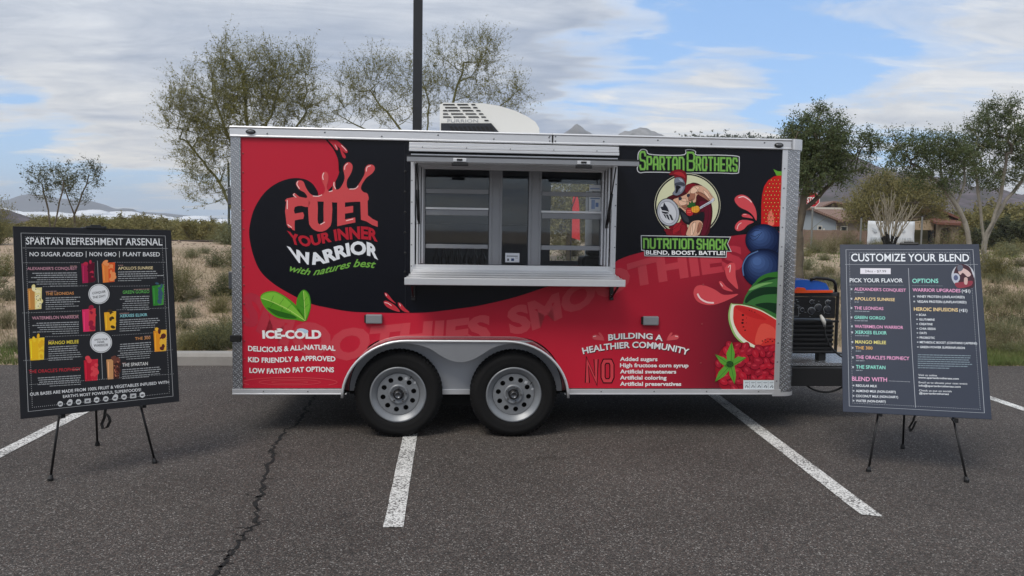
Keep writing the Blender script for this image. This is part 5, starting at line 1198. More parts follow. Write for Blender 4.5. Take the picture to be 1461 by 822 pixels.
frame_lines(L_, W2, HH, (170, 172, 174))
k7 = lambda x, y: (10+x/2.738, 310+y/2.738)
L_.text('SPARTAN REFRESHMENT ARSENAL', T(k7, [(74, 106), (607, 110)]), T(k7, [(74, 79), (606, 83)]), BW, 1, off=.010)
L_.line(T(k7, [(60, 120), (628, 122)]), .0025, (150, 152, 154), 1, 'border_print')
for t_, a, b in (('NO SUGAR ADDED', 88, 297), ('NON GMO', 322, 427), ('PLANT BASED', 453, 597)): L_.text(t_, T(k7, [(a, 152), (b, 153)]), T(k7, [(a, 136), (b, 137)]), BW, 1, off=.010)
for x in (309, 439): L_.line(T(k7, [(x, 133), (x, 157)]), .003, BW, 1, 'border_print')
PK, CRM, ORG, GR2, CY, YE, RD = (205, 150, 165), (235, 215, 165), (215, 150, 90), (100, 180, 90), (150, 215, 220), (235, 215, 80), (190, 50, 60)
for t_, a, b, hgt, c in (("ALEXANDER'S CONQUEST", (79, 206), (274, 205), 11, PK), ("APOLLO'S SUNRISE", (434, 205), (570, 203), 11, CRM), ("THE LEONIDAS", (151, 305), (261, 302), 11, ORG), ("GREEN GORGO", (452, 299), (556, 296), 12, GR2), ("WATERMELON WARRIOR", (98, 400), (280, 395), 12, PK),
                         ("XERXES ELIXIR", (440, 391), (548, 386), 11, CY), ("MANGO MELEE", (162, 498), (280, 492), 13, YE), ("THE 300", (500, 480), (560, 476), 11, ORG), ("THE ORACLE'S PROPHECY", (85, 610), (288, 599), 13, RD), ("THE SPARTAN", (450, 584), (550, 578), 13, (225, 225, 222))):
    L_.text(t_, T(k7, [a, b]), T(k7, [(a[0], a[1]-hgt), (b[0], b[1]-hgt)]), c, 1, off=.010)
rp = random.Random(9)
def para(A_, f, x0, x1, y0, dy, n, sl, c, al, hgt=1.9, lyr=1, bold=()):
    """rows of print too small to read: each row a run of word-length dashes"""
    for i in range(n):
        y = y0+dy*i; wd_ = (x1-x0)*(rp.uniform(.80, 1.0) if i < n-1 else rp.uniform(.45, .75)); a = x0 if al == 'l' else (x1-wd_ if al == 'r' else (x0+x1-wd_)/2); x = a
        while x < a+wd_-3:
            L = rp.uniform(4, 17); e = min(x+L, a+wd_); hh_ = hgt*(1.35 if i in bold else 1); y1 = y+sl*(x-x0); y2 = y+sl*(e-x0)
            A_.poly(T(f, [(x, y1), (e, y2), (e, y2-hh_), (x, y1-hh_)]), c, lyr, 'fine_print'); x = e+rp.uniform(1.5, 2.6)
FPc = (165, 168, 170)
for (x0, x1, y0, n, al, sl, sub) in ((78, 274, 219, 7, 'r', -.01, (215, 272)), (434, 615, 216, 5, 'l', -.02, (434, 465)), (151, 290, 318, 6, 'l', -.03, (151, 215)), (440, 556, 311, 7, 'r', -.03, (470, 556)), (92, 280, 413, 6, 'r', -.03, (200, 280)), (440, 612, 404, 6, 'l', -.05, (440, 500)),
                                    (162, 292, 510, 7, 'l', -.055, (162, 200)), (430, 562, 494, 8, 'r', -.07, (525, 560)), (90, 288, 625, 5, 'r', -.06, (230, 288)), (450, 620, 598, 5, 'l', -.075, (450, 482))):
    para(L_, k7, x0, x1, y0+1+(x1-x0)*(-sl)*.5 if al == 'r' else y0, 8.4, n, sl, FPc, al, 2.4, bold=(0, 1, 2))
    para(L_, k7, sub[0], sub[1], y0-26, 8, 1, sl, (150, 120, 115), al, 3.4)
def cup(x0, y0, x1, y1, c1_, c2_, c3_, seed, fr=.5, sl=-.04, n=9):
    r2 = random.Random(seed); xm = x0+(x1-x0)*fr; h_ = y1-y0; top = y0+h_*.15
    L_.poly(T(k7, [(x0, top), (x1, top-6), (x1-1, y1-4), (x0+6, y1)]), (120, 122, 126), .6, 'drink_print#%d' % seed); L_.poly(T(k7, [(x0, top), (xm, top-3), (xm+1, y1-2), (x0+5, y1)]), c1_, 1, 'drink_print#%d' % seed)
    L_.poly(T(k7, [(xm, top-4), (x1, top-5), (x1-2, y1-4), (xm+1, y1-2)]), c2_, 1, 'drink_print#%d' % seed)
    for i in range(n):
        w = (x1-x0)*r2.uniform(.14, .24); yy = y0+h_*(.06+.88*i/n)+r2.uniform(-2, 2); xx = r2.uniform(xm+w*.5, x1-w*.5) if i > 1 else r2.uniform(x0+w, x1-w)
        L_.poly(T(k7, ell(xx, yy, w, w*r2.uniform(.5, .95), r2.uniform(0, 180), 10)), r2.choice([c2_, c3_, c3_]), 1.3+.05*i, 'drink_print#%d' % seed)
    L_.poly(T(k7, [(x0+6, top+8), (x0+9, top+8), (x0+11, y1-8), (x0+8, y1-8)]), tuple(min(255, int(v*1.18+12)) for v in c1_), 1.25, 'drink_print#%d' % seed)
cup(290, 168, 342, 258, (165, 30, 75), (90, 16, 40), (190, 40, 70), 1); cup(370, 168, 422, 256, (235, 130, 60), (225, 90, 40), (240, 150, 90), 2); cup(80, 265, 136, 362, (200, 140, 70), (235, 220, 150), (245, 235, 185), 3, .5); cup(566, 255, 613, 346, (50, 130, 50), (70, 150, 60), (60, 90, 110), 4)
cup(293, 346, 346, 448, (225, 50, 100), (215, 60, 70), (150, 30, 60), 5); cup(379, 360, 426, 443, (235, 170, 40), (245, 190, 50), (70, 55, 30), 6); cup(86, 460, 146, 560, (240, 190, 30), (245, 205, 50), (235, 180, 35), 7, .6); cup(572, 430, 624, 526, (235, 150, 35), (240, 185, 60), (90, 40, 35), 8)
cup(300, 545, 355, 641, (190, 25, 50), (205, 40, 60), (225, 70, 80), 9); cup(388, 543, 441, 634, (205, 150, 100), (70, 40, 34), (110, 66, 54), 10, .5, n=14)
for i in range(26): L_.poly(T(k7, ell(rp.uniform(416, 438), rp.uniform(552, 628), 3, 2.2, rp.uniform(0, 180), 6)), rp.choice([(50, 26, 22), (190, 120, 90), (120, 40, 40)]), 2.1, 'drink_print')
for i in range(9): L_.poly(T(k7, ell(rp.uniform(112, 132), rp.uniform(278, 354), 2.4, 1.8, 0, 6)), (40, 36, 30), 2.1, 'drink_print')
for cx, cy, r_, txts in ((359, 300, 41, (('CONQUER', -26, 26, -2, 9), ('THE DAY!', -25, 25, 15, 9))), (367, 489, 43, (('UNITE YOUR', -26, 26, -8, 7), ('INNER', -14, 14, 2, 7), ('WARRIOR', -28, 28, 16, 10)))):
    L_.poly(T(k7, ell(cx, cy, r_, r_*.95, 0, 40)), (226, 228, 230), 1.2, 'badge_print'); L_.line(T(k7, ell(cx, cy, r_-3.5, (r_-3.5)*.95, 0, 40)), .0025, (40, 40, 44), 1.8, 'badge_print', closed=True)
    for t_, a, b, dy, hg in txts:
        s_ = -.14 if cx == 359 else -.05; L_.text(t_, T(k7, [(cx+a, cy+dy+a*s_), (cx+b, cy+dy+b*s_)]), T(k7, [(cx+a, cy+dy-hg+a*s_), (cx+b, cy+dy-hg+b*s_)]), (44, 44, 48), 1.8, off=.010)
for a, b in (((353, 170), (357, 256)), ((361, 345), (365, 444)), ((369, 533), (373, 632))): L_.line(T(k7, [a, b]), .0035, (150, 152, 154), 1, 'border_print')
for a, b, n in (((66, 178), (282, 177), 34), ((424, 176), (622, 176), 31), ((142, 271), (312, 268), 28), ((405, 270), (556, 268), 24), ((62, 374), (286, 366), 36), ((430, 362), (630, 354), 32), ((152, 467), (322, 460), 28), ((412, 462), (566, 452), 24), ((66, 560), (292, 545), 36), ((445, 534), (645, 518), 32), ((90, 654), (650, 612), 84)):
    L_.dots(k7(*a), k7(*b), n, .0035, (165, 167, 169), 1)
L_.text('OUR BASES ARE MADE FROM 100% FRUIT & VEGETABLES INFUSED WITH', T(k7, [(90, 698), (360, 674), (633, 649)]), T(k7, [(89, 686), (360, 662), (633, 638)]), BW, 1, off=.010)
L_.text("EARTH'S MOST POWERFUL SUPERFOODS!", T(k7, [(219, 706), (524, 679)]), T(k7, [(218, 695), (523, 668)]), BW, 1, off=.010)
for i in range(10):
    x = 208+35.6*i; y = 729-3.9*i; sh_ = i % 5
    if sh_ in (0, 2): L_.poly(T(k7, ell(x, y, 11, 11, 0, 10)), (200, 202, 204), 1, 'icon_print')
    elif sh_ == 1: L_.poly(T(k7, [(x-11, y+2), (x, y-14), (x+12, y-10), (x+9, y+8), (x-4, y+11)]), (200, 202, 204), 1, 'icon_print', 2)
    elif sh_ == 3: L_.poly(T(k7, [(x-12, y-8), (x+12, y-10), (x+12, y+8), (x-12, y+10)]), (185, 187, 189), 1, 'icon_print')
    else: L_.poly(T(k7, [(x-10, y-6), (x, y-12), (x+10, y-7), (x+10, y+6), (x, y+12), (x-10, y+7)]), (205, 207, 209), 1, 'icon_print')
    L_.poly(T(k7, [(x-6, y-1), (x+6, y-3), (x+5, y+3), (x-6, y+4)]), (60, 60, 64), 1.6, 'icon_print')
L_.flush()

rb, RPn = board(2.674, 5.279, .3925, -.3015, .378, .0238, .891, 1.208, 'poster_board', 'slate blue price poster with two columns of writing, on the easel right of the trailer', board_mat('board_slate', (50, 57, 72)))
Q_ = Art(RPn, rb, .0005); frame_lines(Q_, .891/2, 1.208, (160, 166, 176))
k8 = lambda x, y: (1190+x/3.0458, 340+y/3.0458)
SW = (222, 228, 236); PNK = (226, 160, 200); CRE = (232, 205, 150); MNT = (140, 220, 205); YL = (225, 215, 130); OR2 = (220, 170, 90)
Q_.text('CUSTOMIZE YOUR BLEND', T(k8, [(74, 100), (587, 101)]), T(k8, [(74, 67), (586, 69)]), SW, 1, off=.010)
Q_.line(T(k8, [(48, 114), (625, 114)]), .0025, (150, 156, 166), 1, 'border_print')
Q_.poly(T(k8, [(114, 130), (246, 131), (246, 156), (114, 155)]), (215, 214, 224), 1, 'price_label'); Q_.text('24oz - $7.99', T(k8, [(134, 148), (226, 149)]), T(k8, [(134, 138), (226, 139)]), (50, 54, 66), 1.6, off=.0)
Q_.line(T(k8, [(323, 130), (338, 470), (354, 736)]), .003, (165, 170, 180), 1, 'border_print')
def rt(t_, x0, x1, y0, y1, hg, c, off=.010): Q_.text(t_, T(k8, [(x0, y0), (x1, y1)]), T(k8, [(x0, y0-hg), (x1, y1-hg)]), c, 1, off=min(off, .01))
rt('PICK YOUR FLAVOR', 68, 298, 191, 192, 17, SW); rt('OPTIONS', 340, 453, 194, 194, 18, MNT); rt('WARRIOR UPGRADES', 341, 549, 231, 235, 14, PNK); rt('(+$1)', 555, 592, 235, 236, 13, SW, .01); rt('HEROIC INFUSIONS', 347, 538, 315, 319, 15, CRE); rt('(+$1)', 544, 579, 319, 320, 13, SW, .01)
Q_.dots(k8(68, 203), k8(300, 204), 44, .003, (150, 156, 166), 1); Q_.dots(k8(341, 206), k8(470, 207), 26, .003, (150, 156, 166), 1); Q_.dots(k8(240, 620), k8(328, 624), 16, .004, (165, 170, 180), 1)
for t_, x0, x1, y0, hg, c, sub in (("ALEXANDER'S CONQUEST", 88, 312, 227, 13, PNK, 65), ("APOLLO'S SUNRISE", 88, 264, 269, 13, CRE, 42), ('THE LEONIDAS', 88, 214, 309, 13, PNK, 105), ('GREEN GORGO', 88, 222, 350, 13, MNT, 105), ('WATERMELON WARRIOR', 90, 300, 389, 13, PNK, 0), ('XERXES ELIXIR', 91, 229, 415, 14, MNT, 104), ('MANGO MELEE', 92, 226, 457, 14, YL, 0), ('THE 300', 93, 167, 482, 13, OR2, 35), ("THE ORACLE'S PROPHECY", 94, 327, 524, 15, PNK, 62), ('THE SPARTAN', 95, 223, 566, 15, MNT, 38)):
    rt(t_, x0, x1, y0, y0+(x1-x0)*.025, hg, c)
    Q_.poly(T(k8, [(x0-16, y0-10), (x0-9, y0-10), (x0-9, y0-3), (x0-12, y0-1), (x0-16, y0-3)]), (170, 176, 186), 1, 'bullet_print')
    if sub: para(Q_, k8, x0+1, x0+1+sub, y0+10, 8, 1, .02, (130, 138, 150), 'l', 4)
rt('BLEND WITH', 78, 230, 619, 624, 18, PNK)
for t_, x1, y0 in (('REGULAR MILK', 187, 645), ('ALMOND MILK (NON-DAIRY)', 268, 668), ('COCONUT MILK (NON-DAIRY)', 278, 690), ('WATER (NON-DAIRY)', 224, 711)):
    rt(t_, 95, x1, y0, y0+(x1-95)*.03, 10, SW, .03); Q_.poly(T(k8, [(81, y0-8), (88, y0-8), (88, y0-2), (81, y0-2)]), (170, 176, 186), 1, 'bullet_print')
for t_, x0, x1, y0 in (('WHEY PROTEIN (UNFLAVORED)', 360, 567, 258), ('VEGAN PROTEIN (UNFLAVORED)', 361, 575, 280)): rt(t_, x0, x1, y0, y0+3, 10, SW, .03); Q_.poly(T(k8, [(x0-16, y0-8), (x0-9, y0-8), (x0-9, y0-2), (x0-16, y0-2)]), (170, 176, 186), 1, 'bullet_print')
for t_, x1, y0 in (('BCAA', 400, 337), ('GLUTAMINE', 437, 357), ('CREATINE', 428, 377), ('CHIA SEEDS', 441, 397), ('OATS', 402, 416), ('PROBIOTIC', 438, 436), ('METABOLIC BOOST (CONTAINS CAFFEINE)', 621, 456), ('GREEN POWER SUPERINFUSION', 568, 477)):
    x0 = 369+(y0-337)*.03; rt(t_, x0, x1, y0, y0+(x1-x0)*.022, 9, SW, .03); Q_.poly(T(k8, [(x0-12, y0-7), (x0-6, y0-7), (x0-6, y0-2), (x0-12, y0-2)]), (170, 176, 186), 1, 'bullet_print')
para(Q_, k8, 364, 612, 508, 9.4, 7, .02, (120, 136, 148), 'l', 3.6)
for t_, x0, x1, y0, off in (('Visit us online', 366, 447, 598, 0), ('www.spartanbrothersaz.com', 366, 542, 609, .03), ('Email us to elevate your next event:', 368, 580, 630, 0), ('info@spartanbrothersaz.com', 368, 550, 644, .03), ('Check us out on socials', 369, 511, 665, 0), ('@spartanbrothersaz', 370, 499, 677, .03)):
    rt(t_, x0, x1, y0, y0+(x1-x0)*.03, 8, SW, off)
Q_.poly(T(k8, ell(560, 163, 50, 50, 0, 32)), (176, 180, 190), 1, 'emblem_print')
for pts, c, L in (([(530, 125), (550, 112), (585, 122), (600, 150), (612, 190), (600, 216), (560, 214), (540, 190), (520, 160)], (60, 34, 46), 1.4), ([(525, 195), (560, 190), (600, 185), (596, 205), (560, 216), (535, 214)], (130, 50, 66), 1.7), ([(555, 130), (580, 140), (595, 158), (580, 168), (560, 150), (548, 160), (540, 145)], (196, 170, 168), 1.9), ([(538, 118), (556, 116), (560, 135), (545, 145), (536, 135)], (90, 94, 108), 2), ([(566, 172), (580, 174), (578, 200), (566, 198)], (190, 160, 156), 2.0)):
    Q_.poly(T(k8, pts), c, L, 'emblem_print', 3)
Q_.poly(T(k8, ell(529, 172, 18, 20, 0, 18)), (170, 176, 192), 2.2, 'emblem_print'); Q_.poly(T(k8, ell(529, 172, 10, 12, 0, 12)), (80, 88, 120), 2.5, 'emblem_print')
Q_.flush()

def make_easel(name, feet, yaw, tilt, apexz, label, brd, strap_px):
    (f1, f2, f3) = [np.array(gnd(*p)) for p in feet]; c = (f1+f2)/2
    e = thing('easel', tuple(c), 0, label, 'easel')
    back = np.array([-math.sin(yaw), math.cos(yaw), 0]); up = math.cos(tilt)*np.array([0, 0, 1])+math.sin(tilt)*back; u = np.array([math.cos(yaw), math.sin(yaw), 0])
    apex = c+up*apexz/math.cos(tilt)-c; loc = lambda p: tuple(np.array(p)-c)
    a0 = apex
    for f, sg in ((f1, -1), (f2, 1)):
        tip = Vector(a0)+Vector(u)*sg*.035; ft = Vector(loc(f)); mid = ft.lerp(tip, .34)
        lg = MB().tube([ft+Vector((0, 0, .012)), mid], .0075, 10).build('leg', M_BLK, e, smooth=True)
        MB().tube([mid, tip], .0115, 10).build('upper_tube', M_BLK, lg, smooth=True)
        MB().tube([mid-(tip-ft).normalized()*.025, mid+(tip-ft).normalized()*.035], .017, 12).build('collar', M_BPL, lg)
        MB().tube([ft, ft+Vector((0, 0, .012)), ft+(tip-ft).normalized()*.035], [.016, .017, .010], 10).build('rubber_foot', M_BPL, lg)
        hk = ft.lerp(tip, .40); 
        m = MB().box(-.012, .012, -.10, .0, -.012, .0); m.box(-.012, .012, -.105, -.095, -.012, .018)
        hkz = brd.matrix_world.translation.z; k_ = (hkz-.012)/tip.z; hp = ft.lerp(tip, k_)
        m.v = [tuple(hp+Vector(u)*x+Vector(-back)*(-y-.0)*(.9)+Vector((0, 0, z-.002))) for x, y, z in m.v]
        m.build('support_peg', M_BPL, lg)
    ft = Vector(loc(f3)); tip = Vector(a0)+Vector(back)*.03; lg = MB().tube([ft+Vector((0, 0, .01)), ft.lerp(tip, .4), tip], [.0075, .0085, .011], 10).build('leg', M_BLK, e, smooth=True)
    MB().tube([ft, ft+Vector((0, 0, .012)), ft+(tip-ft).normalized()*.035], [.016, .017, .010], 10).build('rubber_foot', M_BPL, lg)
    top = Vector(a0); m = MB().box(-.05, .05, -.03, .03, -.05, .012); m.v = [tuple(top+Vector(u)*x+Vector(back)*y+Vector((0, 0, z))) for x, y, z in m.v]; m.build('head_block', M_BPL, e, bevel=.006)
    # strap
    pts = [Vector(loc(at(x, y, float(c[1]+.28)))) for x, y in strap_px]; m = MB(); wv = Vector((.009, .003, 0))
    for i in range(len(pts)-1): m.quad(pts[i]-wv, pts[i]+wv, pts[i+1]+wv, pts[i+1]-wv)
    so_ = m.build('strap', M_BPL, e); sm_ = so_.modifiers.new('solid', 'SOLIDIFY'); sm_.thickness = .002
    return e
bpy.context.view_layer.update()
el = make_easel('easel', [(72, 686), (221, 661), (139, 636)], .7243, .1402, 1.538, 'black folding easel holding the dark drinks poster, left of the trailer', lb, [(151, 580), (149, 596), (145, 605), (147, 612), (153, 610), (157, 601), (155, 594), (151, 590)])
er = make_easel('easel', [(1239, 673), (1379, 688), (1288, 640)], -.3015, .378, 1.50, 'black folding easel holding the slate blue price poster, right of the trailer', rb, [(1306, 590), (1303, 600), (1297, 610), (1299, 616), (1302, 612), (1307, 601)])
# clip heads seen above the boards
for pl, px, nm, ow in ((LPn, (137, 322), 'black clip on the top edge of the drinks poster', lb), (RPn, (1297, 347), 'black clip on the top edge of the price poster', rb)):
    x = pl(*px)[0]; h = HH if pl is LPn else 1.208
    m = MB().box(x-.06, x+.06, -.006, .03, h-.004, h+.012); m.box(x-.03, x+.03, .0, .028, h+.012, h+.022); m.build('top_clip', M_BPL, ow, bevel=.003)

# ================================================================== POLES, SIGNS
def pt(px, py, Y):
    p = at(px, py, Y); return float(p[0]), float(p[1]), float(p[2])
def tz(x, y): return float(terrain(x, y))
x, y, z = pt(595.3, 187, 12.4)
z = tz(x, y)
pole = thing('light_pole', (x, y, z), YAW, 'tall square black car park light pole rising behind the trailer roof', 'light pole')
M_POLE = mat('pole_black', (34, 36, 40), .45, .2, var=.2)
MB().box(-.068, .068, -.068, .068, .55, 7.6).build('shaft', M_POLE, pole, bevel=.008)
MB().lathe_z(0, 0, [(.24, -.3), (.24, .52), (.22, .55)], 24).build('concrete_base', M_CONC, pole)
m = MB().box(-.04, .04, -1.2, .0, 7.35, 7.45); m.box(-.2, .2, -1.7, -1.15, 7.3, 7.42); m.build('lamp_head', M_POLE, pole, bevel=.01)
x, y, z = pt(326, 232, 38); zb = tz(x, y)
sp = thing('light_pole', (x, y, zb), 0, 'thin distant dark green pole standing just left of the trailer', 'light pole')
MB().lathe_z(0, 0, [(.06, -.2), (.05, z-zb)], 10).build('shaft', mat('pole_green', (40, 50, 48), .6), sp)
# low rail along the dirt bank
m = MB(); pts = []
for px in range(150, 370, 12):
    p = pt(px, 344-.0*px, 27.3); pts.append((p[0], p[1], p[2]))
rl = MB().tube(pts, .035, 6); rail = thing('low_rail', pts[0], 0, 'long low dark rail along the top of the dirt bank', 'rail')
rl.v = [tuple(Vector(v)-Vector(pts[0])) for v in rl.v]; rl.build('rail', mat('rail_rust', (58, 48, 42), .8), rail)
for i in range(0, len(pts), 3):
    p = pts[i]; MB().box(p[0]-pts[0][0]-.03, p[0]-pts[0][0]+.03, p[1]-pts[0][1]-.03, p[1]-pts[0][1]+.03, tz(p[0], p[1])-p[2]+(p[2]-pts[0][2])-.3, p[2]-pts[0][2]+.0).build('post', mat('rail_rust', (58, 48, 42), .8), rail)
# stop sign
sx, sy, szz = pt(1160, 285, 38); sb = tz(sx, sy)
st = thing('stop_sign', (sx, sy, sb), R(-48), 'red octagonal stop sign turned away, behind the tree right of the trailer', 'stop sign')
MB().box(-.03, .03, -.03, .03, -.1, szz-sb+.3).build('post', mat('galv_post', (120, 122, 120), .5, .4), st)
oc_ = [(.38*math.cos(R(22.5+45*k)), szz-sb+.38*math.sin(R(22.5+45*k))) for k in range(8)]
pl_ = MB().prism([oc_], -.040, -.034).build('sign_plate', mat('sign_white', (215, 215, 215), .4), st)
MB().flat([[(a*.93, szz-sb+(b-(szz-sb))*.93) for a, b in oc_]], -.0415).build('sign_face', mat('sign_red', (165, 22, 34), .35), pl_)
V_, F_ = glyphs('STOP', .03, 0); mm = MB(); mm.v = [(-.27+.54*u_, -.043, szz-sb-.12+.24*v_) for u_, v_ in V_]; mm.f = list(F_); mm.build('lettering', mat('sign_white', (215, 215, 215), .4), pl_)
# banner on two tall steel posts
by = 42.0
b0 = pt(1238.5, 315, by); b1 = pt(1306, 314, by); bz = pt(1238, 349, by)[2]
bn_ = thing('banner', (b0[0], by, bz), math.atan2(0.0, 1), 'white mesh banner with faint grey print hung behind the price poster', 'banner')
n = 16; m = MB(); WB = b1[0]-b0[0]; HB = b0[2]-bz
for i in range(n+1):
    for j in range(7): m.v.append((WB*i/n, .03*math.sin(i*1.3)+.02*math.sin(j*1.7+i), HB*j/6-.02*math.sin(math.pi*i/n)*(j/6)))
for i in range(n):
    for j in range(6): m.f.append((i*7+j, (i+1)*7+j, (i+1)*7+j+1, i*7+j+1))
fc = m.build('fabric', mat('banner_white', (198, 204, 210), .7, var=.05), bn_, smooth=True); so = fc.modifiers.new('solid', 'SOLIDIFY'); so.thickness = .004
m = MB(); rq = random.Random(2)
for k in range(16): 
    x = WB*(.06+.055*k); m.box(x, x+WB*rq.uniform(.025, .042), -.062, -.060, HB*.20, HB*.30)
for cx in (.14, .26, .74): m.prism([[(WB*(cx+a), HB*b) for a, b in ((-.07, .72), (0, .52), (.06, .55), (.04, .62), (-.02, .68))]], -.062, -.060)
m.build('faint_print', mat('faint_print', (170, 178, 186), .8), bn_)
for i, (px, top) in enumerate(((1229, 311), (1316, 309))):
    p = pt(px, top, by+.3); g0 = tz(p[0], p[1]); ps = thing('steel_post', (p[0], p[1], g0), 0, ('thin steel post at the left end of the white banner', 'thin steel post at the right end of the white banner')[i], 'post')
    MB().lathe_z(0, 0, [(.045, -.2), (.045, p[2]-g0)], 10).build('tube', mat('galv_post', (120, 122, 120), .5, .4), ps); MB().lathe_z(0, 0, [(.06, p[2]-g0), (.05, p[2]-g0+.05)], 10).build('cap', M_DARK, ps)
ffx = pt(815, 312, 17); g0 = tz(ffx[0], 17)
fl_ = thing('feather_flag', (ffx[0], 17, g0), 0, 'red feather flag on a thin pole, seen through the right hatch window', 'flag')
MB().tube([(0, 0, -.1), (0, 0, ffx[2]-g0+.2), (.1, 0, ffx[2]-g0+.5)], .012, 6).build('pole', M_BPL, fl_)
ht = ffx[2]-g0+.45; MB().prism([catmull([(.02, ht-.85), (.02, ht-.2), (.03, ht), (.08, ht+.05), (.14, ht-.05), (.17, ht-.35), (.19, ht-.9)], 4, False)], -.004, .004).build('fabric', mat('flag_red', (200, 35, 45), .6), fl_)

# ================================================================== HILLS AND DISTANCE
def hill(name, prof, Yr, Yb, m_, rough=1.0, rows=26, kind='structure', seed=0, zb=-2.0, back=.35, xs_=220):
    px = np.array([p[0] for p in prof], float); py = np.array([p[1] for p in prof], float)
    gx = np.linspace(px[0], px[-1], xs_); gy_ = np.interp(gx, px, py); X = []; Z = []
    for a, b in zip(gx, gy_): p = at(a, b, Yr); X.append(p[0]); Z.append(p[2])
    X = np.array(X); Z = np.array(Z); rg_ = np.random.default_rng(seed); wid = abs(X[-1]-X[0]); t = np.linspace(0, 1+back, rows); V = []
    def nz(x, y, s):
        z = 0
        for k in range(7): a = rg2[k]; z = z+np.sin(x*a[0]*s*1.9**k+a[2])*np.sin(y*a[1]*s*1.9**k+a[3])/1.6**k
        return z
    rg2 = rg_.uniform(.6, 1.5, (7, 4))*np.array([1, 1, 4, 4]); s = 22/wid
    for q in t:
        y = Yb+(Yr-Yb)*q; hq = q if q <= 1 else 1-(q-1)/back
        hh = Z-zb; base = np.where(hh > 0, hh, 0)*(hq**1.25 if q <= 1 else hq)
        n_ = nz(X, np.full_like(X, y), s)*np.maximum(Z, 1).mean()*.055*rough*(1 if abs(q-1) > .02 else .25)*(min(1, q*4))
        V.append(np.stack([X, np.full_like(X, y)+n_*.6, zb+base+n_], -1))
    V = np.array(V).reshape(-1, 3); a = np.arange(rows-1)[:, None]*xs_+np.arange(xs_-1)[None]; F = np.stack([a, a+1, a+xs_+1, a+xs_], -1).reshape(-1, 4)
    o = np_mesh(name, V, F, m_, kind=kind); return smooth_angle(o, 50)
def rock_fn(dark, lightc, green, s):
    def fn(t, tc):
        a = t.noise(tc, s, 8, .68); b = t.noise(tc, s*5, 6, .7)
        c = t.mix(t.ramp(a, [(.38, 0.0), (.62, 1.0)]), dark, lightc); return t.mix(t.ramp(b, [(.45, 0.0), (.62, .85)]), c, green)
    return fn
M_H1 = mat('rocky_hill', (80, 75, 80), .95, fn=rock_fn((.048, .038, .046), (.115, .092, .105), (.038, .040, .030), .03))
M_H2 = mat('far_mountain', (80, 80, 85), .95, fn=rock_fn((.035, .035, .045), (.085, .080, .085), (.04, .042, .04), .004))
hill('hill', [(820, 226), (880, 214), (940, 204), (980, 200), (1040, 198), (1100, 201), (1150, 206), (1185, 215), (1215, 236), (1232, 246), (1246, 242), (1262, 244), (1290, 254), (1320, 262), (1345, 277), (1362, 292), (1371, 282), (1378, 277), (1384, 285), (1392, 292), (1415, 289), (1440, 287), (1461, 278), (1500, 268), (1600, 262), (1700, 275)], 420, 150, M_H1, 1.0, seed=2)
hill('hill', [(-160, 270), (-60, 284), (0, 296), (9, 300), (19, 307), (29, 311), (48, 316), (70, 322), (90, 326)], 260, 120, M_H1, .8, seed=5, rows=14)
hill('mountain', [(-400, 276), (-200, 286), (-60, 288), (0, 284), (15, 283.7), (29, 277.4), (40, 275.4), (50, 274.8), (66, 276.7), (82, 281), (102, 283.5), (121, 284.7), (140, 288), (152, 292), (160, 296), (175, 299), (200, 302), (241, 304.5), (290, 309), (332, 313.5), (400, 318), (520, 320), (700, 318)], 2950, 2500, M_H2, .5, seed=3)
hill('mountain', [(140, 312), (152, 303), (163, 298.5), (176, 296.6), (190, 297.5), (199, 302), (210, 309), (222, 314)], 2620, 2450, M_H2, .4, seed=4, rows=12)
hill('mountain', [(700, 215), (760, 204), (792, 196), (806, 184), (815, 178), (823, 175.5), (832, 180), (846, 188), (862, 194), (874, 193), (890, 184), (905, 181), (920, 179.5), (934, 182), (946, 189), (960, 198), (1000, 215)], 900, 640, mat('haze_pale_rock', (150, 150, 152), .95, fn=rock_fn((.13, .13, .14), (.26, .26, .265), (.12, .125, .115), .012)), .35, seed=6)  # rock colour lightened to stand in for haze over these nearer peaks
# fog bank lying in the valley: lumpy white cloud bodies
rgf = np.random.default_rng(12); V = []; F = []
def puff(c, r, sz):
    n0 = sum(len(v) for v in V); seg, rings = 14, 9; a = np.linspace(0, 2*np.pi, seg, endpoint=False); ph = np.linspace(0, np.pi, rings)
    P3 = np.stack([np.outer(np.sin(ph), np.cos(a)), np.outer(np.sin(ph), np.sin(a)), np.repeat(np.cos(ph)[:, None], seg, 1)], -1)
    rr_ = 1+.12*np.sin(P3[..., 0:1]*5+c[0])*np.cos(P3[..., 2:3]*6+c[1]); P3 = P3*rr_*np.array([r*1.9, r*1.3, sz])+c; V.append(P3.reshape(-1, 3))
    for i in range(rings-1):
        for k in range(seg): k2 = (k+1) % seg; F.append((n0+i*seg+k, n0+(i+1)*seg+k, n0+(i+1)*seg+k2, n0+i*seg+k2))
for px in np.arange(-120, 470, 3.0):
    top = np.interp(px, [-120, 0, 14, 30, 60, 100, 140, 160, 200, 240, 270, 330, 470], [300, 299, 302, 308, 303, 310, 302, 306, 306, 314, 312, 318, 318])+rgf.uniform(-2.5, 3)+1.6*math.sin(px*.13)+1.2*math.sin(px*.31)
    Y = rgf.uniform(2250, 2400); p = at(px, top, Y); r = rgf.uniform(8, 22); puff(np.array([p[0], Y, p[2]-r*.55]), r*1.5, r*.6); puff(np.array([p[0], Y+10, p[2]-26]), 24, 18)
fog = np_mesh('fog_bank', np.concatenate(V), F, mat('fog_white', (236, 240, 245), 1.0, spec=0), kind='stuff'); smooth_angle(fog, 180)

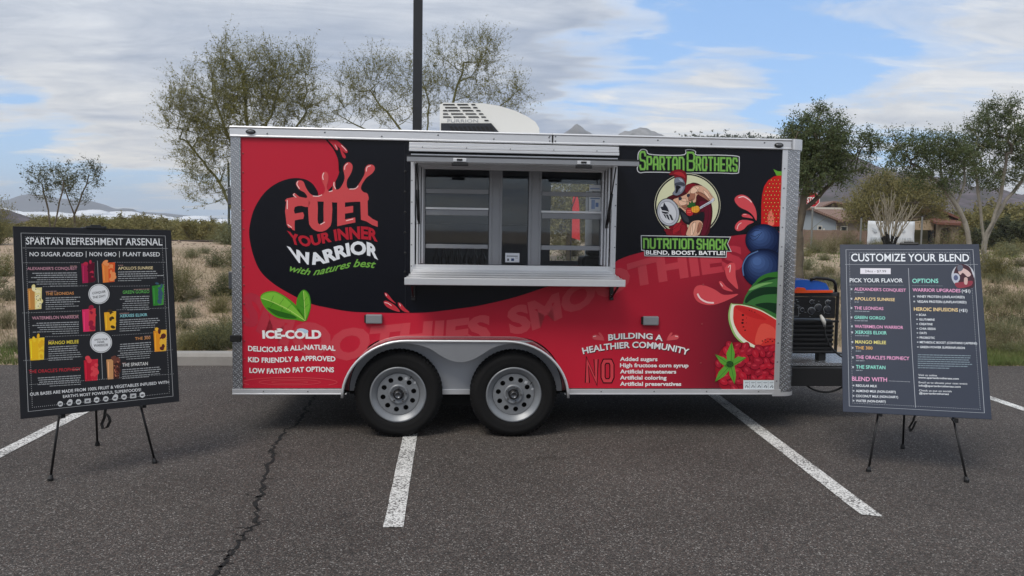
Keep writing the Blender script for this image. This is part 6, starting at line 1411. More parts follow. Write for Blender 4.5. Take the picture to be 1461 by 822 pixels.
# ================================================================== HOUSES AND WALL
def stucco(n, c): return mat(n, c, .9, var=.10, vscale=1.5, bump=.2)
M_TILE = mat('roof_tile', (110, 72, 58), .85, fn=lambda t, tc: t.mix(t.n('ShaderNodeTexWave', {'Vector': tc, 'Scale': 1.6, 'Distortion': 1.5}, wave_type='BANDS', bands_direction='X').outputs[1], t.mix(t.noise(tc, 2, 4), (.10, .058, .045), (.19, .12, .095)), (.22, .14, .11)))
def hx(Yd): k = Yd/FPX; return lambda px, py=330: (at(px, py, Yd)[0], at(px, py, Yd)[2])
def wall_part(name, m_, parent, loops, y0, y1): return MB().prism(loops, y0, y1).build(name, m_, parent)
Yh = 74.0; q = hx(Yh); gz = -.2
h1 = thing('house', (0, Yh, 0), 0, 'pale blue grey house with brown tiled roof behind the block wall', 'house')
xl, xr, xk = q(1112)[0], q(1192.5)[0], q(1151)[0]; ze, zk = q(1192, 315.5)[1], q(1152, 299)[1]
M_S1 = stucco('stucco_blue', (136, 146, 154)); M_S2 = stucco('stucco_brown', (112, 102, 92)); M_WIN = mat('window_dark', (40, 46, 52), .15); M_TRIM = mat('trim_light', (190, 188, 178), .7)
w_ = wall_part('wall', M_S1, h1, [[(xl, gz), (xr, gz), (xr, ze), (xk, zk), (xl, ze)]], 0, 9)
def slope_roof(parent, pts_front, y0, y1, th=.18, name='roof', m_=M_TILE):
    lo_ = [(x, z) for x, z in pts_front]; up_ = [(x, z+th) for x, z in pts_front][::-1]; return MB().prism([lo_+up_], y0, y1).build(name, m_, parent)
slope_roof(h1, [(xl-.4, ze-.12), (xk, zk+.02), (xr+.45, ze-.14)], -.5, 9.5)
xw = q(1243)[0]; zw = q(1230, 315)[1]; zr2 = q(1200, 301)[1]
wall_part('wing_wall', M_S2, h1, [[(xr+.01, gz), (xw, gz), (xw, zw), (xr+.01, zw)]], 2.0, 9)
m = MB(); m.v = [(xr-.6, 1.5, zw-.05), (xw+.5, 1.5, zw-.05), (xw-.8, 5.5, zr2+.2), (xr-.6, 5.5, zr2+.2), (xr-.6, 1.5, zw+.12), (xw+.5, 1.5, zw+.12), (xw-.8, 5.5, zr2+.4), (xr-.6, 5.5, zr2+.4), (xr-.6, 9.5, zw), (xw+.5, 9.5, zw)]
m.f = [(0, 1, 5, 4), (4, 5, 6, 7), (1, 2, 6, 5), (0, 3, 2, 1), (7, 6, 9, 8), (0, 4, 7, 3)]; m.build('wing_roof', M_TILE, h1)
MB().box(q(1158)[0], q(1197)[0], -.60, -.50, q(1170, 298.5)[1], q(1170, 296.2)[1]).build('fascia', M_TRIM, h1)
for (a, b, t0, t1, yy) in ((1166, 1172.5, 322, 328.5, 0), (1174.3, 1176.3, 326, 328.5, 0), (1211.5, 1221.5, 322.5, 330.5, 2.0), (1203, 1206, 320, 331, 2.0)):
    f_ = MB().box(q(a)[0], q(b)[0], yy-.05, yy-.005, q(a, t1)[1], q(a, t0)[1]).build('window', M_TRIM, h1); x0_, x1_ = q(a)[0]+.07, q(b)[0]-.07; z0_, z1_ = q(a, t1)[1]+.07, q(a, t0)[1]-.07
    if x1_ > x0_ and z1_ > z0_: MB().box(x0_, x1_, yy-.07, yy-.052, z0_, z1_).build('pane', M_WIN, f_)
# a second roof beyond
Yb2 = 96.0; q = hx(Yb2); h1b = thing('house', (0, Yb2, 0), 0, 'farther house of which only the brown gabled roof shows above the pale house', 'house')
xl, xr, xk = q(1172)[0], q(1208)[0], q(1186)[0]; wall_part('wall', M_S2, h1b, [[(xl, -.5), (xr, -.5), (xr, q(0, 300)[1]-0.6), (xk, q(1186, 290)[1]), (xl, q(0, 300)[1]-.6)]], 0, 8)
slope_roof(h1b, [(xl-.4, q(1172, 297)[1]), (xk, q(1186, 289)[1]), (xr+1.2, q(1208, 296)[1])], -.5, 8.5)
# block wall: courses of blocks, panel by panel
Yw = 68.0; q = hx(Yw); M_BLOCK = mat('block_wall_tan', (122, 104, 92), .92, var=.22, vscale=1.2, bump=.4, bscale=9); M_BLOCK2 = mat('block_wall_cap', (112, 95, 84), .92, var=.2)
bwl = thing('block_wall', (q(1120)[0], Yw, 0), 0, 'low brown masonry wall running in front of the pale house', 'wall')
x0_, x1_ = 0.0, q(1335)[0]-q(1120)[0]; zt_ = q(1190, 328.6)[1]; MB().box(x0_, x1_, .02, .2, -.4, zt_).build('mortar_core', M_BLOCK2, bwl)
m = MB(); rB = random.Random(4); nr = 8; hB = (zt_-.45)/nr
for r_ in range(nr):
    x = x0_-(.2 if r_ % 2 else 0)
    while x < x1_: m.box(max(x, x0_), min(x+.39, x1_), rB.uniform(0, .008), .018, .45+r_*hB, .45+(r_+1)*hB-.012); x += .405
m.build('blocks', M_BLOCK, bwl, kind='stuff')
for px in (1145, 1192, 1240): MB().box(q(px)[0]-q(1120)[0]-.2, q(px)[0]-q(1120)[0]+.2, -.06, .26, -.4, zt_+.03).build('pier', M_BLOCK2, bwl)
Yh = 60.0; q = hx(Yh)
h2 = thing('house', (0, Yh, 0), 0, 'tan house with red tiled porch roof and arched openings behind the thin tree trunks', 'house')
M_S3 = stucco('stucco_tan', (150, 134, 112)); M_S4 = stucco('stucco_taupe', (122, 112, 96)); M_TILR = mat('roof_tile_red', (104, 66, 54), .85, var=.3, vscale=5)
xa_, xb_, xc_, xp = q(1299)[0], q(1338)[0], q(1389)[0], q(1346)[0]; zE = q(1340, 313)[1]; zP = q(1346, 297.5)[1]; g0 = -.2
garage = [(xa_+.25, g0), (xa_+.25, q(1310, 328)[1]), (q(1336)[0], q(1310, 328)[1]), (q(1336)[0], g0)]
wall_part('wall', M_S3, h2, [[(xa_, g0), (xb_, g0), (xb_, zE), (xa_, zE-.25)], garage[::-1]] if 0 else [[(xa_, q(1310, 328)[1]), (xb_, q(1310, 328)[1]), (xb_, zE), (xa_, zE-.25)]], .6, .9)
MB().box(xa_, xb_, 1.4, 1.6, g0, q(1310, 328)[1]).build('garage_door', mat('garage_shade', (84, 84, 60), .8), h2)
for k in range(4): MB().box(xa_+.05, xb_-.05, 1.36, 1.395, g0+.3+k*.42, g0+.33+k*.42).build('door_rail', M_S4, h2)
MB().box(xa_, xa_+.25, .6, 1.4, g0, q(1310, 328)[1]).build('pier', M_S3, h2)
x1g, x2g = q(1330)[0], q(1374)[0]
gab = wall_part('gable_wall', M_S3, h2, [[(x1g, zE-.3), (x2g, zE-.3), (x2g, zE+.1), (xp, zP-.15), (x1g, zE+.55)]], 1.5, 9)
slope_roof(h2, [(x1g-.3, zE+.42), (xp, zP-.06), (x2g+.35, zE-.02)], 1.0, 9.5, .16, m_=M_TILR)
vt = MB().box(q(1344)[0], q(1348)[0], 1.40, 1.49, q(1345, 308.5)[1], q(1345, 302.5)[1]).build('attic_vent', M_TRIM, h2); MB().box(q(1344.8)[0], q(1347.2)[0], 1.36, 1.39, q(1345, 307.6)[1], q(1345, 303.5)[1]).build('slats', M_WIN, vt)
def arch(x0, x1, z0, z1, n=8): r_ = (x1-x0)/2; c = (x0+x1)/2; rise = r_*.45; return [(x0, z0), (x1, z0)]+[(c+r_*math.cos(math.pi*i/n), z1-rise+rise*math.sin(math.pi*i/n)) for i in range(n+1)]
wall_part('porch_wall', M_S4, h2, [[(xb_, g0), (xc_, g0), (xc_, q(1385, 323)[1]), (xb_, q(1340, 317)[1])], arch(q(1342)[0], q(1358)[0], g0+.05, q(1350, 325)[1])[::-1], arch(q(1368)[0], q(1378)[0], g0+.05, q(1370, 325.5)[1])[::-1]], 0, .3)
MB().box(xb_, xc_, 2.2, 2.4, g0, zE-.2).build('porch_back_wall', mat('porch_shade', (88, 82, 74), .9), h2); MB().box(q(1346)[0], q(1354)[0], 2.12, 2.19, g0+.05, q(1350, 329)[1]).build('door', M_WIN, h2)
m = MB(); zA, zB2, zC = q(1338, 315.5)[1], q(1359, 309.5)[1], q(1386, 322)[1]
m.v = [(xb_-.3, -.4, zA-.25), (xc_+.3, -.4, zC-.05), (xc_-.6, 3.2, zB2), (xb_-.3, 3.2, zB2+.15), (xb_-.3, -.4, zA-.08), (xc_+.3, -.4, zC+.12), (xc_-.6, 3.2, zB2+.17), (xb_-.3, 3.2, zB2+.32)]
m.f = [(0, 1, 5, 4), (4, 5, 6, 7), (1, 2, 6, 5), (0, 4, 7, 3), (0, 3, 2, 1)]; m.build('porch_roof', M_TILR, h2)

# ================================================================== VEGETATION
def vnorm(d): l = math.sqrt(d[0]**2+d[1]**2+d[2]**2)+1e-9; return (d[0]/l, d[1]/l, d[2]/l)
def grow(rg_, p, d, L, r, lev, P, segs, leaves):
    n = P['steps'][lev]; st = L/n; g = rg_.gauss; ps = p
    for i in range(n):
        w = P['wander'][lev]; d = vnorm((d[0]+g(0, w), d[1]+g(0, w), d[2]+g(0, w)+P['up'][lev])); q = (p[0]+d[0]*st, p[1]+d[1]*st, p[2]+d[2]*st)
        ra, rb = r*(1-.7*i/n), r*(1-.7*(i+1)/n); segs[lev].append((p, q, ra, rb))
        if lev < P['max'] and i >= P['start'][lev]:
            k = P['kids'][lev]; k = int(k)+(rg_.random() < k-int(k))
            for _ in range(k):
                a = P['ang'][lev]; e = vnorm((g(0, 1), g(0, 1), g(0, 1))); c = vnorm((d[0]+e[0]*a, d[1]+e[1]*a, d[2]+e[2]*a+.1))
                grow(rg_, q, c, L*P['ratio'][lev]*rg_.uniform(.6, 1.15)*(1-.35*i/n), rb*.62, lev+1, P, segs, leaves)
        if lev >= P['leaf']: leaves.append(q)
        p = q
BASEP = dict(steps=[7, 6, 4, 3], wander=[.14, .20, .26, .3], up=[.06, .08, .04, .02], max=3, start=[2, 1, 0, 0], kids=[1.6, 1.7, 1.3, 0], ang=[.75, .85, .9, 1], ratio=[.52, .5, .5, 1], leaf=2)
def tree(name, label, Y, stems, blobs, seed, leafm, leaf_n, leaf_s, bark=M_BARK, twigm=M_TWIG, rt=.0035, tw=4, twl=.28, upw=.5, jit=.03, asp=.4, depth=.8, wand=.018, cat='tree', thick=1.0, rmin=.011):
    """stems: trunk lines, blobs: foliage masses (centre, half sizes, number of boughs), given as sighted from the car park at distance Y;
    every bough is grown from the nearest limb, limbs thicken towards the foot with what they carry"""
    rg_ = random.Random(seed); rn = np.random.default_rng(seed); base = at(*stems[0][0], Y); bz0 = tz(base[0], Y); O = np.array([base[0], Y, bz0]); pos = []; par = []
    def addp(p, pa): pos.append(np.array(p)); par.append(pa); return len(pos)-1
    root = addp((0, 0, -.1), -1)
    for si, st in enumerate(stems):
        dy = rg_.uniform(-.5, .5)*Y/18 if si else 0; pts = [at(px, py, Y)-O for px, py in st]
        if si == 0: pts[0] = np.array([0, 0, -.1]); last = root
        else:
            j = int(np.argmin([np.linalg.norm(q-pts[0]) for q in pos])); last = j; pts[0] = pos[j]
        for i in range(1, len(pts)):
            pts[i] = pts[i]+np.array([0, dy*i/len(pts), 0]); k = max(2, int(np.linalg.norm(pts[i]-pts[i-1])/(.16*Y/16)))
            for q in range(1, k+1): last = addp(pts[i-1]+(pts[i]-pts[i-1])*q/k+rn.normal(0, .012*Y/16, 3), last)
    att = []; s_ = Y/FPX
    for cx, cy, rx, ry, n in blobs:
        c = at(cx, cy, Y)-O
        for _ in range(n):
            v = rn.normal(size=3); v *= rn.random()**.42/np.linalg.norm(v); att.append(c+v*np.array([rx*s_, rx*s_*depth, ry*s_]))
    att = np.array(att); A0 = np.array(pos); dm = np.min(np.linalg.norm(att[:, None]-A0[None], axis=2), 1); att = att[np.argsort(dm+rn.normal(0, .1, len(att)))]
    buf = np.zeros((len(pos)+len(att)*14+50, 3)); buf[:len(pos)] = A0; tips = []
    for a_ in att:
        m_ = len(pos); dv = a_-buf[:m_]; ds = np.linalg.norm(dv, axis=1); cost = ds*(1+.8*np.clip(-dv[:, 2]/(ds+1e-6), 0, 1)); j = int(np.argmin(cost)); d0 = ds[j]; p = buf[j].copy()
        k = min(12, max(1, int(d0/(.14*Y/16)))); last = j
        for q in range(1, k+1):
            t = q/k; n_ = p+(a_-p)*t+np.array([0, 0, -.12*d0*math.sin(math.pi*t)*upw])+rn.normal(0, wand*Y/16, 3)*(1 if q < k else 0); last = addp(n_, last); buf[len(pos)-1] = n_
        tips.append(last)
    N = len(pos); cnt = np.zeros(N)
    for t_ in tips: cnt[t_] += 1
    for i in range(N-1, 0, -1): cnt[par[i]] += cnt[i]
    rad = rt*np.sqrt(np.maximum(cnt, 1))*thick*1.25; big, sml, lp = [], [], []
    for i in range(1, N): (big if rad[i] > rmin*Y/18 else sml).append((tuple(pos[par[i]]), tuple(pos[i]), min(rad[par[i]], rad[i]*1.35), rad[i]))
    for i in range(N):
        if cnt[i] < 1 or cnt[i] > 7: continue
        d = pos[i]-pos[par[i]]; d = d/(np.linalg.norm(d)+1e-9); k = tw if i in tips else max(1, tw//2)
        for _ in range(k):
            e = rn.normal(size=3); e /= np.linalg.norm(e); dd = d+e*.85+np.array([0, 0, upw]); dd /= np.linalg.norm(dd); L = twl*rg_.uniform(.45, 1.25); p = pos[i]
            for q in range(3): n_ = p+dd*L/3+rn.normal(0, .012, 3); sml.append((tuple(p), tuple(n_), rt*.75*(1-.2*q), rt*.75*(.8-.2*q))); lp += [n_, (p+n_)/2]; p = n_
    e = thing(name, tuple(O), 0, label, cat)
    V1, F1 = segs_arrays(big, 7); smooth_angle(np_mesh('trunk', V1, F1, bark, e), 60); V2, F2 = segs_arrays(sml, 3); np_mesh('twigs', V2, F2, twigm, e)
    lp = np.array(lp); C = lp[rn.integers(0, len(lp), leaf_n)]+rn.normal(0, jit, (leaf_n, 3)); V3, F3 = leaf_arrays(C, leaf_s, rn, asp); np_mesh('crown', V3, F3, leafm, e); return e
tree('palo_verde_tree', 'tall wispy grey green tree behind the left end of the trailer', 14.6, [[(350, 430), (346, 300), (332, 210), (302, 130)], [(346, 300), (378, 200), (408, 110)], [(348, 320), (305, 250), (262, 200)], [(346, 290), (352, 190), (345, 100)], [(346, 300), (400, 220), (438, 160)]],
     [(292, 150, 46, 52, 90), (335, 118, 38, 44, 90), (375, 120, 36, 44, 80), (412, 130, 34, 48, 80), (300, 215, 42, 52, 100), (345, 170, 75, 40, 130), (262, 190, 30, 40, 45), (440, 165, 20, 45, 40), (318, 80, 8, 26, 12), (378, 92, 8, 24, 8), (436, 98, 12, 24, 12), (300, 270, 40, 22, 30), (250, 155, 16, 25, 10)],
     21, L_PALO, 42000, .046, bark=M_TWIG, thick=.72, rt=.0024, tw=7, twl=.44, upw=.8, asp=.25, jit=.02)
tree('palo_verde_tree', 'sparse bare twigged tree behind the middle of the trailer and the light pole', 16.5, [[(604, 430), (602, 290), (575, 190), (520, 120)], [(602, 280), (640, 170), (662, 90)], [(602, 260), (612, 150), (598, 100)], [(602, 270), (690, 170), (735, 130)], [(602, 270), (545, 200), (480, 160)]],
     [(512, 132, 40, 45, 60), (558, 112, 36, 38, 50), (600, 130, 40, 40, 45), (645, 112, 32, 48, 55), (684, 95, 30, 42, 60), (730, 142, 24, 34, 34), (482, 160, 24, 24, 22), (624, 80, 14, 20, 8), (690, 65, 22, 14, 16), (690, 150, 40, 34, 30), (560, 165, 60, 20, 36)],
     34, L_PALO, 20000, .046, bark=M_TWIG, thick=.72, rt=.0024, tw=6, twl=.46, upw=.8, asp=.25, jit=.02)
tree('mesquite_tree', 'dense dark green tree with a black trunk directly right of the trailer', 16.5, [[(1141, 395), (1139, 330), (1150, 260), (1165, 200)], [(1141, 345), (1160, 322), (1185, 306), (1196, 303)], [(1141, 340), (1150, 300), (1190, 262), (1228, 225)], [(1140, 330), (1128, 250), (1130, 200)]],
     [(1165, 205, 42, 46, 200), (1138, 205, 24, 44, 90), (1150, 250, 40, 30, 140), (1192, 200, 20, 32, 55), (1198, 240, 20, 26, 55), (1236, 208, 20, 18, 36), (1226, 238, 14, 12, 14), (1166, 164, 10, 10, 10)],
     8, L_MESQ, 31000, .052, rt=.003, tw=5, twl=.24, upw=.2, jit=.035)
tree('mesquite_tree', 'leaning tree with pale bare lower trunk behind the top right of the price poster', 18.0, [[(1388, 395), (1383, 345), (1377, 318), (1366, 292), (1340, 262), (1300, 232)], [(1366, 292), (1374, 262), (1376, 230)], [(1366, 292), (1345, 250), (1340, 215)]],
     [(1298, 222, 32, 30, 75), (1342, 215, 36, 26, 85), (1322, 250, 36, 20, 45), (1372, 232, 22, 28, 40), (1275, 205, 12, 14, 12), (1350, 268, 20, 12, 14)],
     44, L_MESQ, 15000, .052, bark=M_BARK2, rt=.0032, tw=5, twl=.26, upw=.2, jit=.04, thick=.8)
tree('mesquite_tree', 'tallest tree at the right edge with several pale trunks rising beside the price poster', 19.5, [[(1406, 388), (1404, 345), (1398, 290), (1390, 235)], [(1405, 350), (1420, 290), (1425, 220)], [(1405, 345), (1436, 286), (1458, 262), (1478, 225)], [(1405, 360), (1396, 318), (1394, 280), (1372, 245)]],
     [(1424, 190, 42, 38, 150), (1456, 222, 34, 44, 110), (1398, 240, 30, 32, 70), (1484, 200, 28, 48, 70), (1382, 216, 20, 20, 32), (1414, 156, 7, 15, 10), (1386, 190, 7, 14, 8), (1442, 160, 14, 16, 18), (1420, 260, 30, 14, 24)],
     57, L_MESQ, 26000, .052, bark=M_BARK2, rt=.0032, tw=5, twl=.27, upw=.25, jit=.04, thick=.75)
tree('palo_verde_tree', 'bushy olive tree glimpsed through the right hatch window of the trailer', 21, [[(812, 395), (812, 330), (800, 280)], [(812, 335), (835, 285)]], [(812, 290, 52, 46, 150), (800, 325, 50, 26, 60), (845, 320, 30, 30, 40)], 65, L_OLIVE, 16000, .075, rt=.004, tw=5, twl=.4, upw=.4, jit=.05)
tree('palo_verde_tree', 'thin open tree rising above the drinks poster against the far mountain', 31, [[(74, 350), (69, 300), (60, 262)], [(73, 330), (86, 300), (94, 262)]], [(54, 256, 14, 14, 24), (66, 272, 16, 20, 30), (78, 248, 10, 10, 12), (92, 262, 12, 22, 34)], 71, L_DARK, 1900, .085, rt=.0042, tw=4, twl=.5, upw=.7, jit=.05, thick=.8)
tree('palo_verde_tree', 'thin forked tree right of the one above the drinks poster', 32, [[(106, 350), (106, 305), (118, 275), (128, 250)], [(106, 300), (96, 270)]], [(128, 248, 14, 12, 30), (100, 262, 13, 16, 30), (134, 262, 8, 8, 8), (112, 284, 12, 10, 12)], 73, L_DARK, 1700, .085, rt=.0042, tw=4, twl=.5, upw=.7, jit=.05, thick=.8)
tree('palo_verde_tree', 'wide yellow green tree spreading over the roofs behind the white banner', 50, [[(1275, 355), (1272, 320), (1260, 285)], [(1273, 325), (1300, 290)], [(1273, 325), (1235, 300)]], [(1275, 288, 62, 34, 230), (1238, 302, 38, 20, 90), (1312, 292, 40, 26, 120), (1262, 270, 30, 18, 50)], 91, L_OLIVE, 30000, .15, rt=.010, tw=5, twl=.8, upw=.3, jit=.12, asp=.3)
# pruned bare shrub in front of the banner: black lower stems turning pale
bx, _, bz_ = pt(1268, 350, 24); bz_ = tz(bx, 24); oc = thing('bare_shrub', (bx, 24, bz_), 0, 'leafless shrub of pale fanned stems with blackened bases in front of the banner', 'shrub')
rq = random.Random(8); lo_s, hi_s = [], []
for k in range(26):
    tx = rq.uniform(-.85, .85); h_ = 1.95-abs(tx)*.55+rq.uniform(-.3, .15); pts = []; b = (rq.uniform(-.10, .10), rq.uniform(-.1, .1), 0)
    for i in range(9):
        t = i/8; pts.append((b[0]+tx*(t**1.35)+rq.gauss(0, .012), b[1]+rq.uniform(-.02, .02)+tx*.3*t*math.sin(k), h_*t))
    for i in range(8): (lo_s if i < 3 else hi_s).append((pts[i], pts[i+1], .024*(1-.1*i), .024*(1-.1*(i+1))))
    for i in (4, 5, 6):
        q2 = (pts[i][0]+rq.uniform(-.2, .2), pts[i][1]+rq.uniform(-.1, .1), pts[i][2]+rq.uniform(.2, .4)); hi_s.append((pts[i], q2, .011, .005))
V1, F1 = segs_arrays(lo_s, 5); np_mesh('blackened_stems', V1, F1, M_DARK, oc); V1, F1 = segs_arrays(hi_s, 5); np_mesh('stems', V1, F1, M_BARKP, oc)

def bush_proto(name, seed, leafm, nst, nlf, ls, hgt=.62, asp=.35, stemr=.006, fill=.5, upb=.5):
    rn = np.random.default_rng(seed); segs = []; pts = []
    for k in range(nst):
        d = rn.normal(size=3); d[2] = abs(d[2])*.9+upb*rn.uniform(.3, 1); d /= np.linalg.norm(d); L = rn.uniform(.55, 1.0); p = np.array([rn.normal(0, .05), rn.normal(0, .05), -.03])
        end = d*np.array([.5, .5, hgt])*L*np.array([1.05, 1.05, 1.3])
        for i in range(4):
            q = p+(end)/4+rn.normal(0, .016, 3); segs.append((tuple(p), tuple(q), stemr*(1-.2*i), stemr*(1-.2*(i+1))))
            if i >= 1:
                for _ in range(3): pts.append(p+(q-p)*rn.random()+rn.normal(0, .02, 3))
            if i >= 2:
                e_ = q+rn.normal(0, .07, 3)+np.array([0, 0, .04]); segs.append((tuple(q), tuple(e_), stemr*.5, stemr*.3)); pts.append(e_); pts.append(e_)
            p = q
    pts = np.array(pts); C = pts[rn.integers(0, len(pts), nlf)]+rn.normal(0, .028, (nlf, 3)); C[:, 2] = np.maximum(C[:, 2], .0)
    V3, F3 = leaf_arrays(C, ls, rn, asp, .4); V1, F1 = segs_arrays(segs, 3)
    r_ = thing(name, (0, 0, 0), 0, 'x', 'bush'); np_mesh('foliage', V3, F3, leafm, r_); np_mesh('stems', V1, F1, M_TWIG, r_); return r_
PR = {'grey': bush_proto('desert_bush', 1, L_SAGE, 110, 1900, .045), 'green': bush_proto('creosote_bush', 2, L_DARK, 130, 2600, .045), 'olive': bush_proto('desert_bush', 3, L_OLIVE, 120, 2400, .042),
      'dry': bush_proto('grass_tuft', 4, L_DRY, 260, 1500, .07, .6, .10, .004, upb=1.0), 'rust': bush_proto('desert_bush', 5, L_RUST, 160, 1700, .045), 'grey2': bush_proto('desert_bush', 6, L_SAGE, 170, 1500, .038), 'olive2': bush_proto('desert_bush', 12, L_OLIVE, 150, 3200, .035, .7)}
used = set()
def hitground(px, py):
    d = ray(px, py); d = d/np.linalg.norm(d); t = 6.0
    while t < 260:
        p = CAM+d*t
        if p[1] > curb_y(p[0])+.02 and p[2] <= tz(p[0], p[1]): return p
        t += .05+t*.004
    return None
KL = {'grey': ('pale grey green bush', 'grey green bushes on the dirt bank'), 'green': ('dark green creosote bush', 'dark green bushes on the dirt bank'), 'olive': ('olive bush', 'olive bushes on the dirt bank'), 'dry': ('straw coloured grass tuft', 'dry grass tufts on the dirt bank'), 'rust': ('rusty brown twiggy bush', 'rusty brown bushes on the dirt bank'), 'grey2': ('open twiggy grey bush', 'twiggy grey bushes on the dirt bank'), 'olive2': ('leafy yellow green bush', 'olive bushes on the dirt bank')}
def where(x, y):
    px = W0/2+FPX*x/y; d = y-curb_y(x)
    side = ('left of the drinks poster' if px < 20 else 'behind the drinks poster' if px < 250 else 'between drinks poster and trailer' if px < 335 else 'behind the trailer' if px < 1130 else 'between trailer and price poster' if px < 1200 else 'behind the price poster' if px < 1405 else 'right of the price poster')
    return ('close to the asphalt, ' if d < 3 else 'low on the bank, ' if d < 7 else 'high on the bank, ' if d < 15 else 'far back on the rise, ')+side
def put_bush(kind, x, y, wid, h_=1.0, lab=None, grp=True, rz=None, sink=.0):
    src = PR[kind]
    if kind in used: o = copy_tree(src)
    else: o = src; used.add(kind)
    o.location = (x, y, tz(x, y)-.02-sink); o.scale = (wid, wid, wid*h_); o.rotation_euler = (0, 0, random.uniform(0, 6.28) if rz is None else rz)
    o['label'] = lab or (('small ' if wid < .7 else 'broad ' if wid > 1.15 else 'middling ')+KL[kind][0]+' '+where(x, y)); o['group'] = KL[kind][1]
    if lab: del o['group']
    return o
# bushes one can pick out left of the trailer and right of it (photo pixel of the foot, width in pixels)
named = [(274, 368, 34, 'grey2', .7, 'small twiggy bush at the top of the dirt bank beside the drinks poster'), (308, 381, 38, 'green', .9, 'dark twiggy bush high on the dirt bank just left of the trailer'), (292, 362, 30, 'grey', .6, None), (262, 412, 34, 'olive', 1.3, 'tall olive bush half hidden behind the right edge of the drinks poster'),
         (275, 425, 36, 'grey', .7, None), (311, 424, 36, 'green', .75, 'round dark green bush halfway down the bank left of the trailer'), (321, 402, 28, 'grey2', .8, None), (268, 455, 42, 'grey', .9, 'grey bush low on the bank touching the poster edge'), (314, 447, 44, 'olive2', .9, 'yellow green bush beside the trailer edge low on the bank'), (325, 478, 60, 'olive', .8, None),
         (260, 470, 34, 'green', .9, None), (268, 498, 50, 'grey', .8, None), (303, 501, 62, 'green', .9, 'largest dark bush directly behind the kerb left of the trailer'), (328, 498, 44, 'grey2', .9, None),
         (5, 395, 46, 'olive', 1.2, None), (14, 430, 30, 'green', .8, None), (8, 470, 50, 'dry', .9, None), (20, 500, 40, 'grey', .7, None), (-10, 350, 60, 'olive2', 1.6, 'tall olive bush at the left edge of the picture above the poster'),
         (1428, 398, 46, 'olive2', .7, None), (1450, 405, 44, 'grey', .8, None), (1420, 424, 46, 'rust', .6, None), (1440, 440, 54, 'dry', .7, None), (1428, 462, 50, 'rust', .8, 'rusty brown bush in the middle of the right hand verge'), (1462, 466, 56, 'green', .6, None), (1420, 485, 54, 'grey', .8, None), (1450, 490, 60, 'dry', .6, None), (1415, 500, 40, 'dry', .7, None), (1440, 503, 50, 'grey2', .6, None), (1480, 500, 60, 'grey', .8, None),
         (1150, 385, 44, 'grey', .7, None), (1180, 392, 40, 'olive', .6, None), (1165, 405, 50, 'dry', .6, None), (1190, 412, 40, 'grey2', .8, None), (1142, 398, 40, 'olive2', .6, None), (1176, 372, 30, 'grey2', .6, None), (1150, 366, 30, 'olive', .5, None), (1410, 380, 34, 'grey', .6, None), (1455, 380, 40, 'dry', .5, None)]
for px, py, w, kd, h_, lab in named:
    p = hitground(px, py)
    if p is None: continue
    put_bush(kd, p[0], p[1], w*p[1]/FPX*1.05, h_, lab)
rs = random.Random(77)
for px in range(262, 336, 9): 
    p = hitground(px, rs.uniform(488, 503)); put_bush(rs.choice(['green', 'grey', 'olive2', 'grey2']), p[0], p[1]+.1, rs.uniform(.35, .6), rs.uniform(.7, 1.0))
for px in range(1405, 1475, 9):
    p = hitground(px, rs.uniform(440, 500)); put_bush(rs.choice(['rust', 'grey', 'dry', 'grey2', 'olive']), p[0], p[1]+.1, rs.uniform(.4, .7), rs.uniform(.5, .8))
kinds = ['grey', 'green', 'olive', 'dry', 'rust', 'grey2', 'olive2', 'grey', 'grey2']
for k in range(190):
    y = rs.uniform(10.6, 46); x = rs.uniform(-.72, .74)*y; d = y-curb_y(x)
    if d < 1.0 or -.72 < x/y < -.30 and rs.random() < .45: continue
    w = rs.uniform(.45, 1.15)*(1+.01*y); put_bush(rs.choice(kinds if x < 2 else kinds+['dry', 'dry', 'rust']), x, y, w, rs.uniform(.55, .95))
# middle-distance trees: each its own crown and trunk
def mid_tree_proto(seed, leafm, n=5200, ls=.055):
    rn = np.random.default_rng(seed); rg_ = random.Random(seed); segs = [[] for _ in range(4)]; leaves = []
    for k in range(5): az = k*1.26+rg_.uniform(-.3, .3); grow(rg_, (0, 0, -.05), vnorm((math.cos(az)*.8, math.sin(az)*.8, 1)), .62, .022, 0, {**BASEP, 'kids': [1.6, 1.6, 1.0, 0]}, segs, leaves)
    LP = np.array(leaves); LP[:, 2] = LP[:, 2]/LP[:, 2].max()*.92; s_ = 1/(np.percentile(LP[:, 0], 98)-np.percentile(LP[:, 0], 2)); LP[:, :2] *= s_
    low = rn.normal(0, 1, (n//4, 3))*np.array([.24, .24, .1])+np.array([0, 0, .22]); C = np.concatenate([LP[rn.integers(0, len(LP), n)]+rn.normal(0, .035, (n, 3)), low]); C[:, 2] = np.maximum(C[:, 2], .02)
    V3, F3 = leaf_arrays(C, ls, rn, .5); zs = 1.0
    r_ = thing('desert_tree', (0, 0, 0), 0, 'x', 'tree'); np_mesh('crown', V3, F3, leafm, r_)
    V1, F1 = segs_arrays([((p[0]*s_, p[1]*s_, p[2]), (q_[0]*s_, q_[1]*s_, q_[2]), a, b) for p, q_, a, b in segs[0]+segs[1]], 4); np_mesh('trunk', V1, F1, M_BARK, r_); return r_
MT = [mid_tree_proto(3, L_OLIVE), mid_tree_proto(6, L_OLIVE), mid_tree_proto(9, L_DARK), mid_tree_proto(13, L_PALO)]; mu = set()
def put_mid(i, px, Y, ytop, wpx, label, grp):
    o = MT[i] if i not in mu else copy_tree(MT[i]); mu.add(i); p = at(px, ytop, Y); g_ = tz(p[0], Y)-.1; w = wpx*Y/FPX; h_ = max(.8, p[2]-g_)
    o.location = (p[0], Y, g_); o.scale = (w, w, h_); o.rotation_euler = (0, 0, rs.uniform(0, 6.28)); o['label'] = label; o['group'] = grp; return o
G1 = 'olive trees beyond the dirt bank on the left'
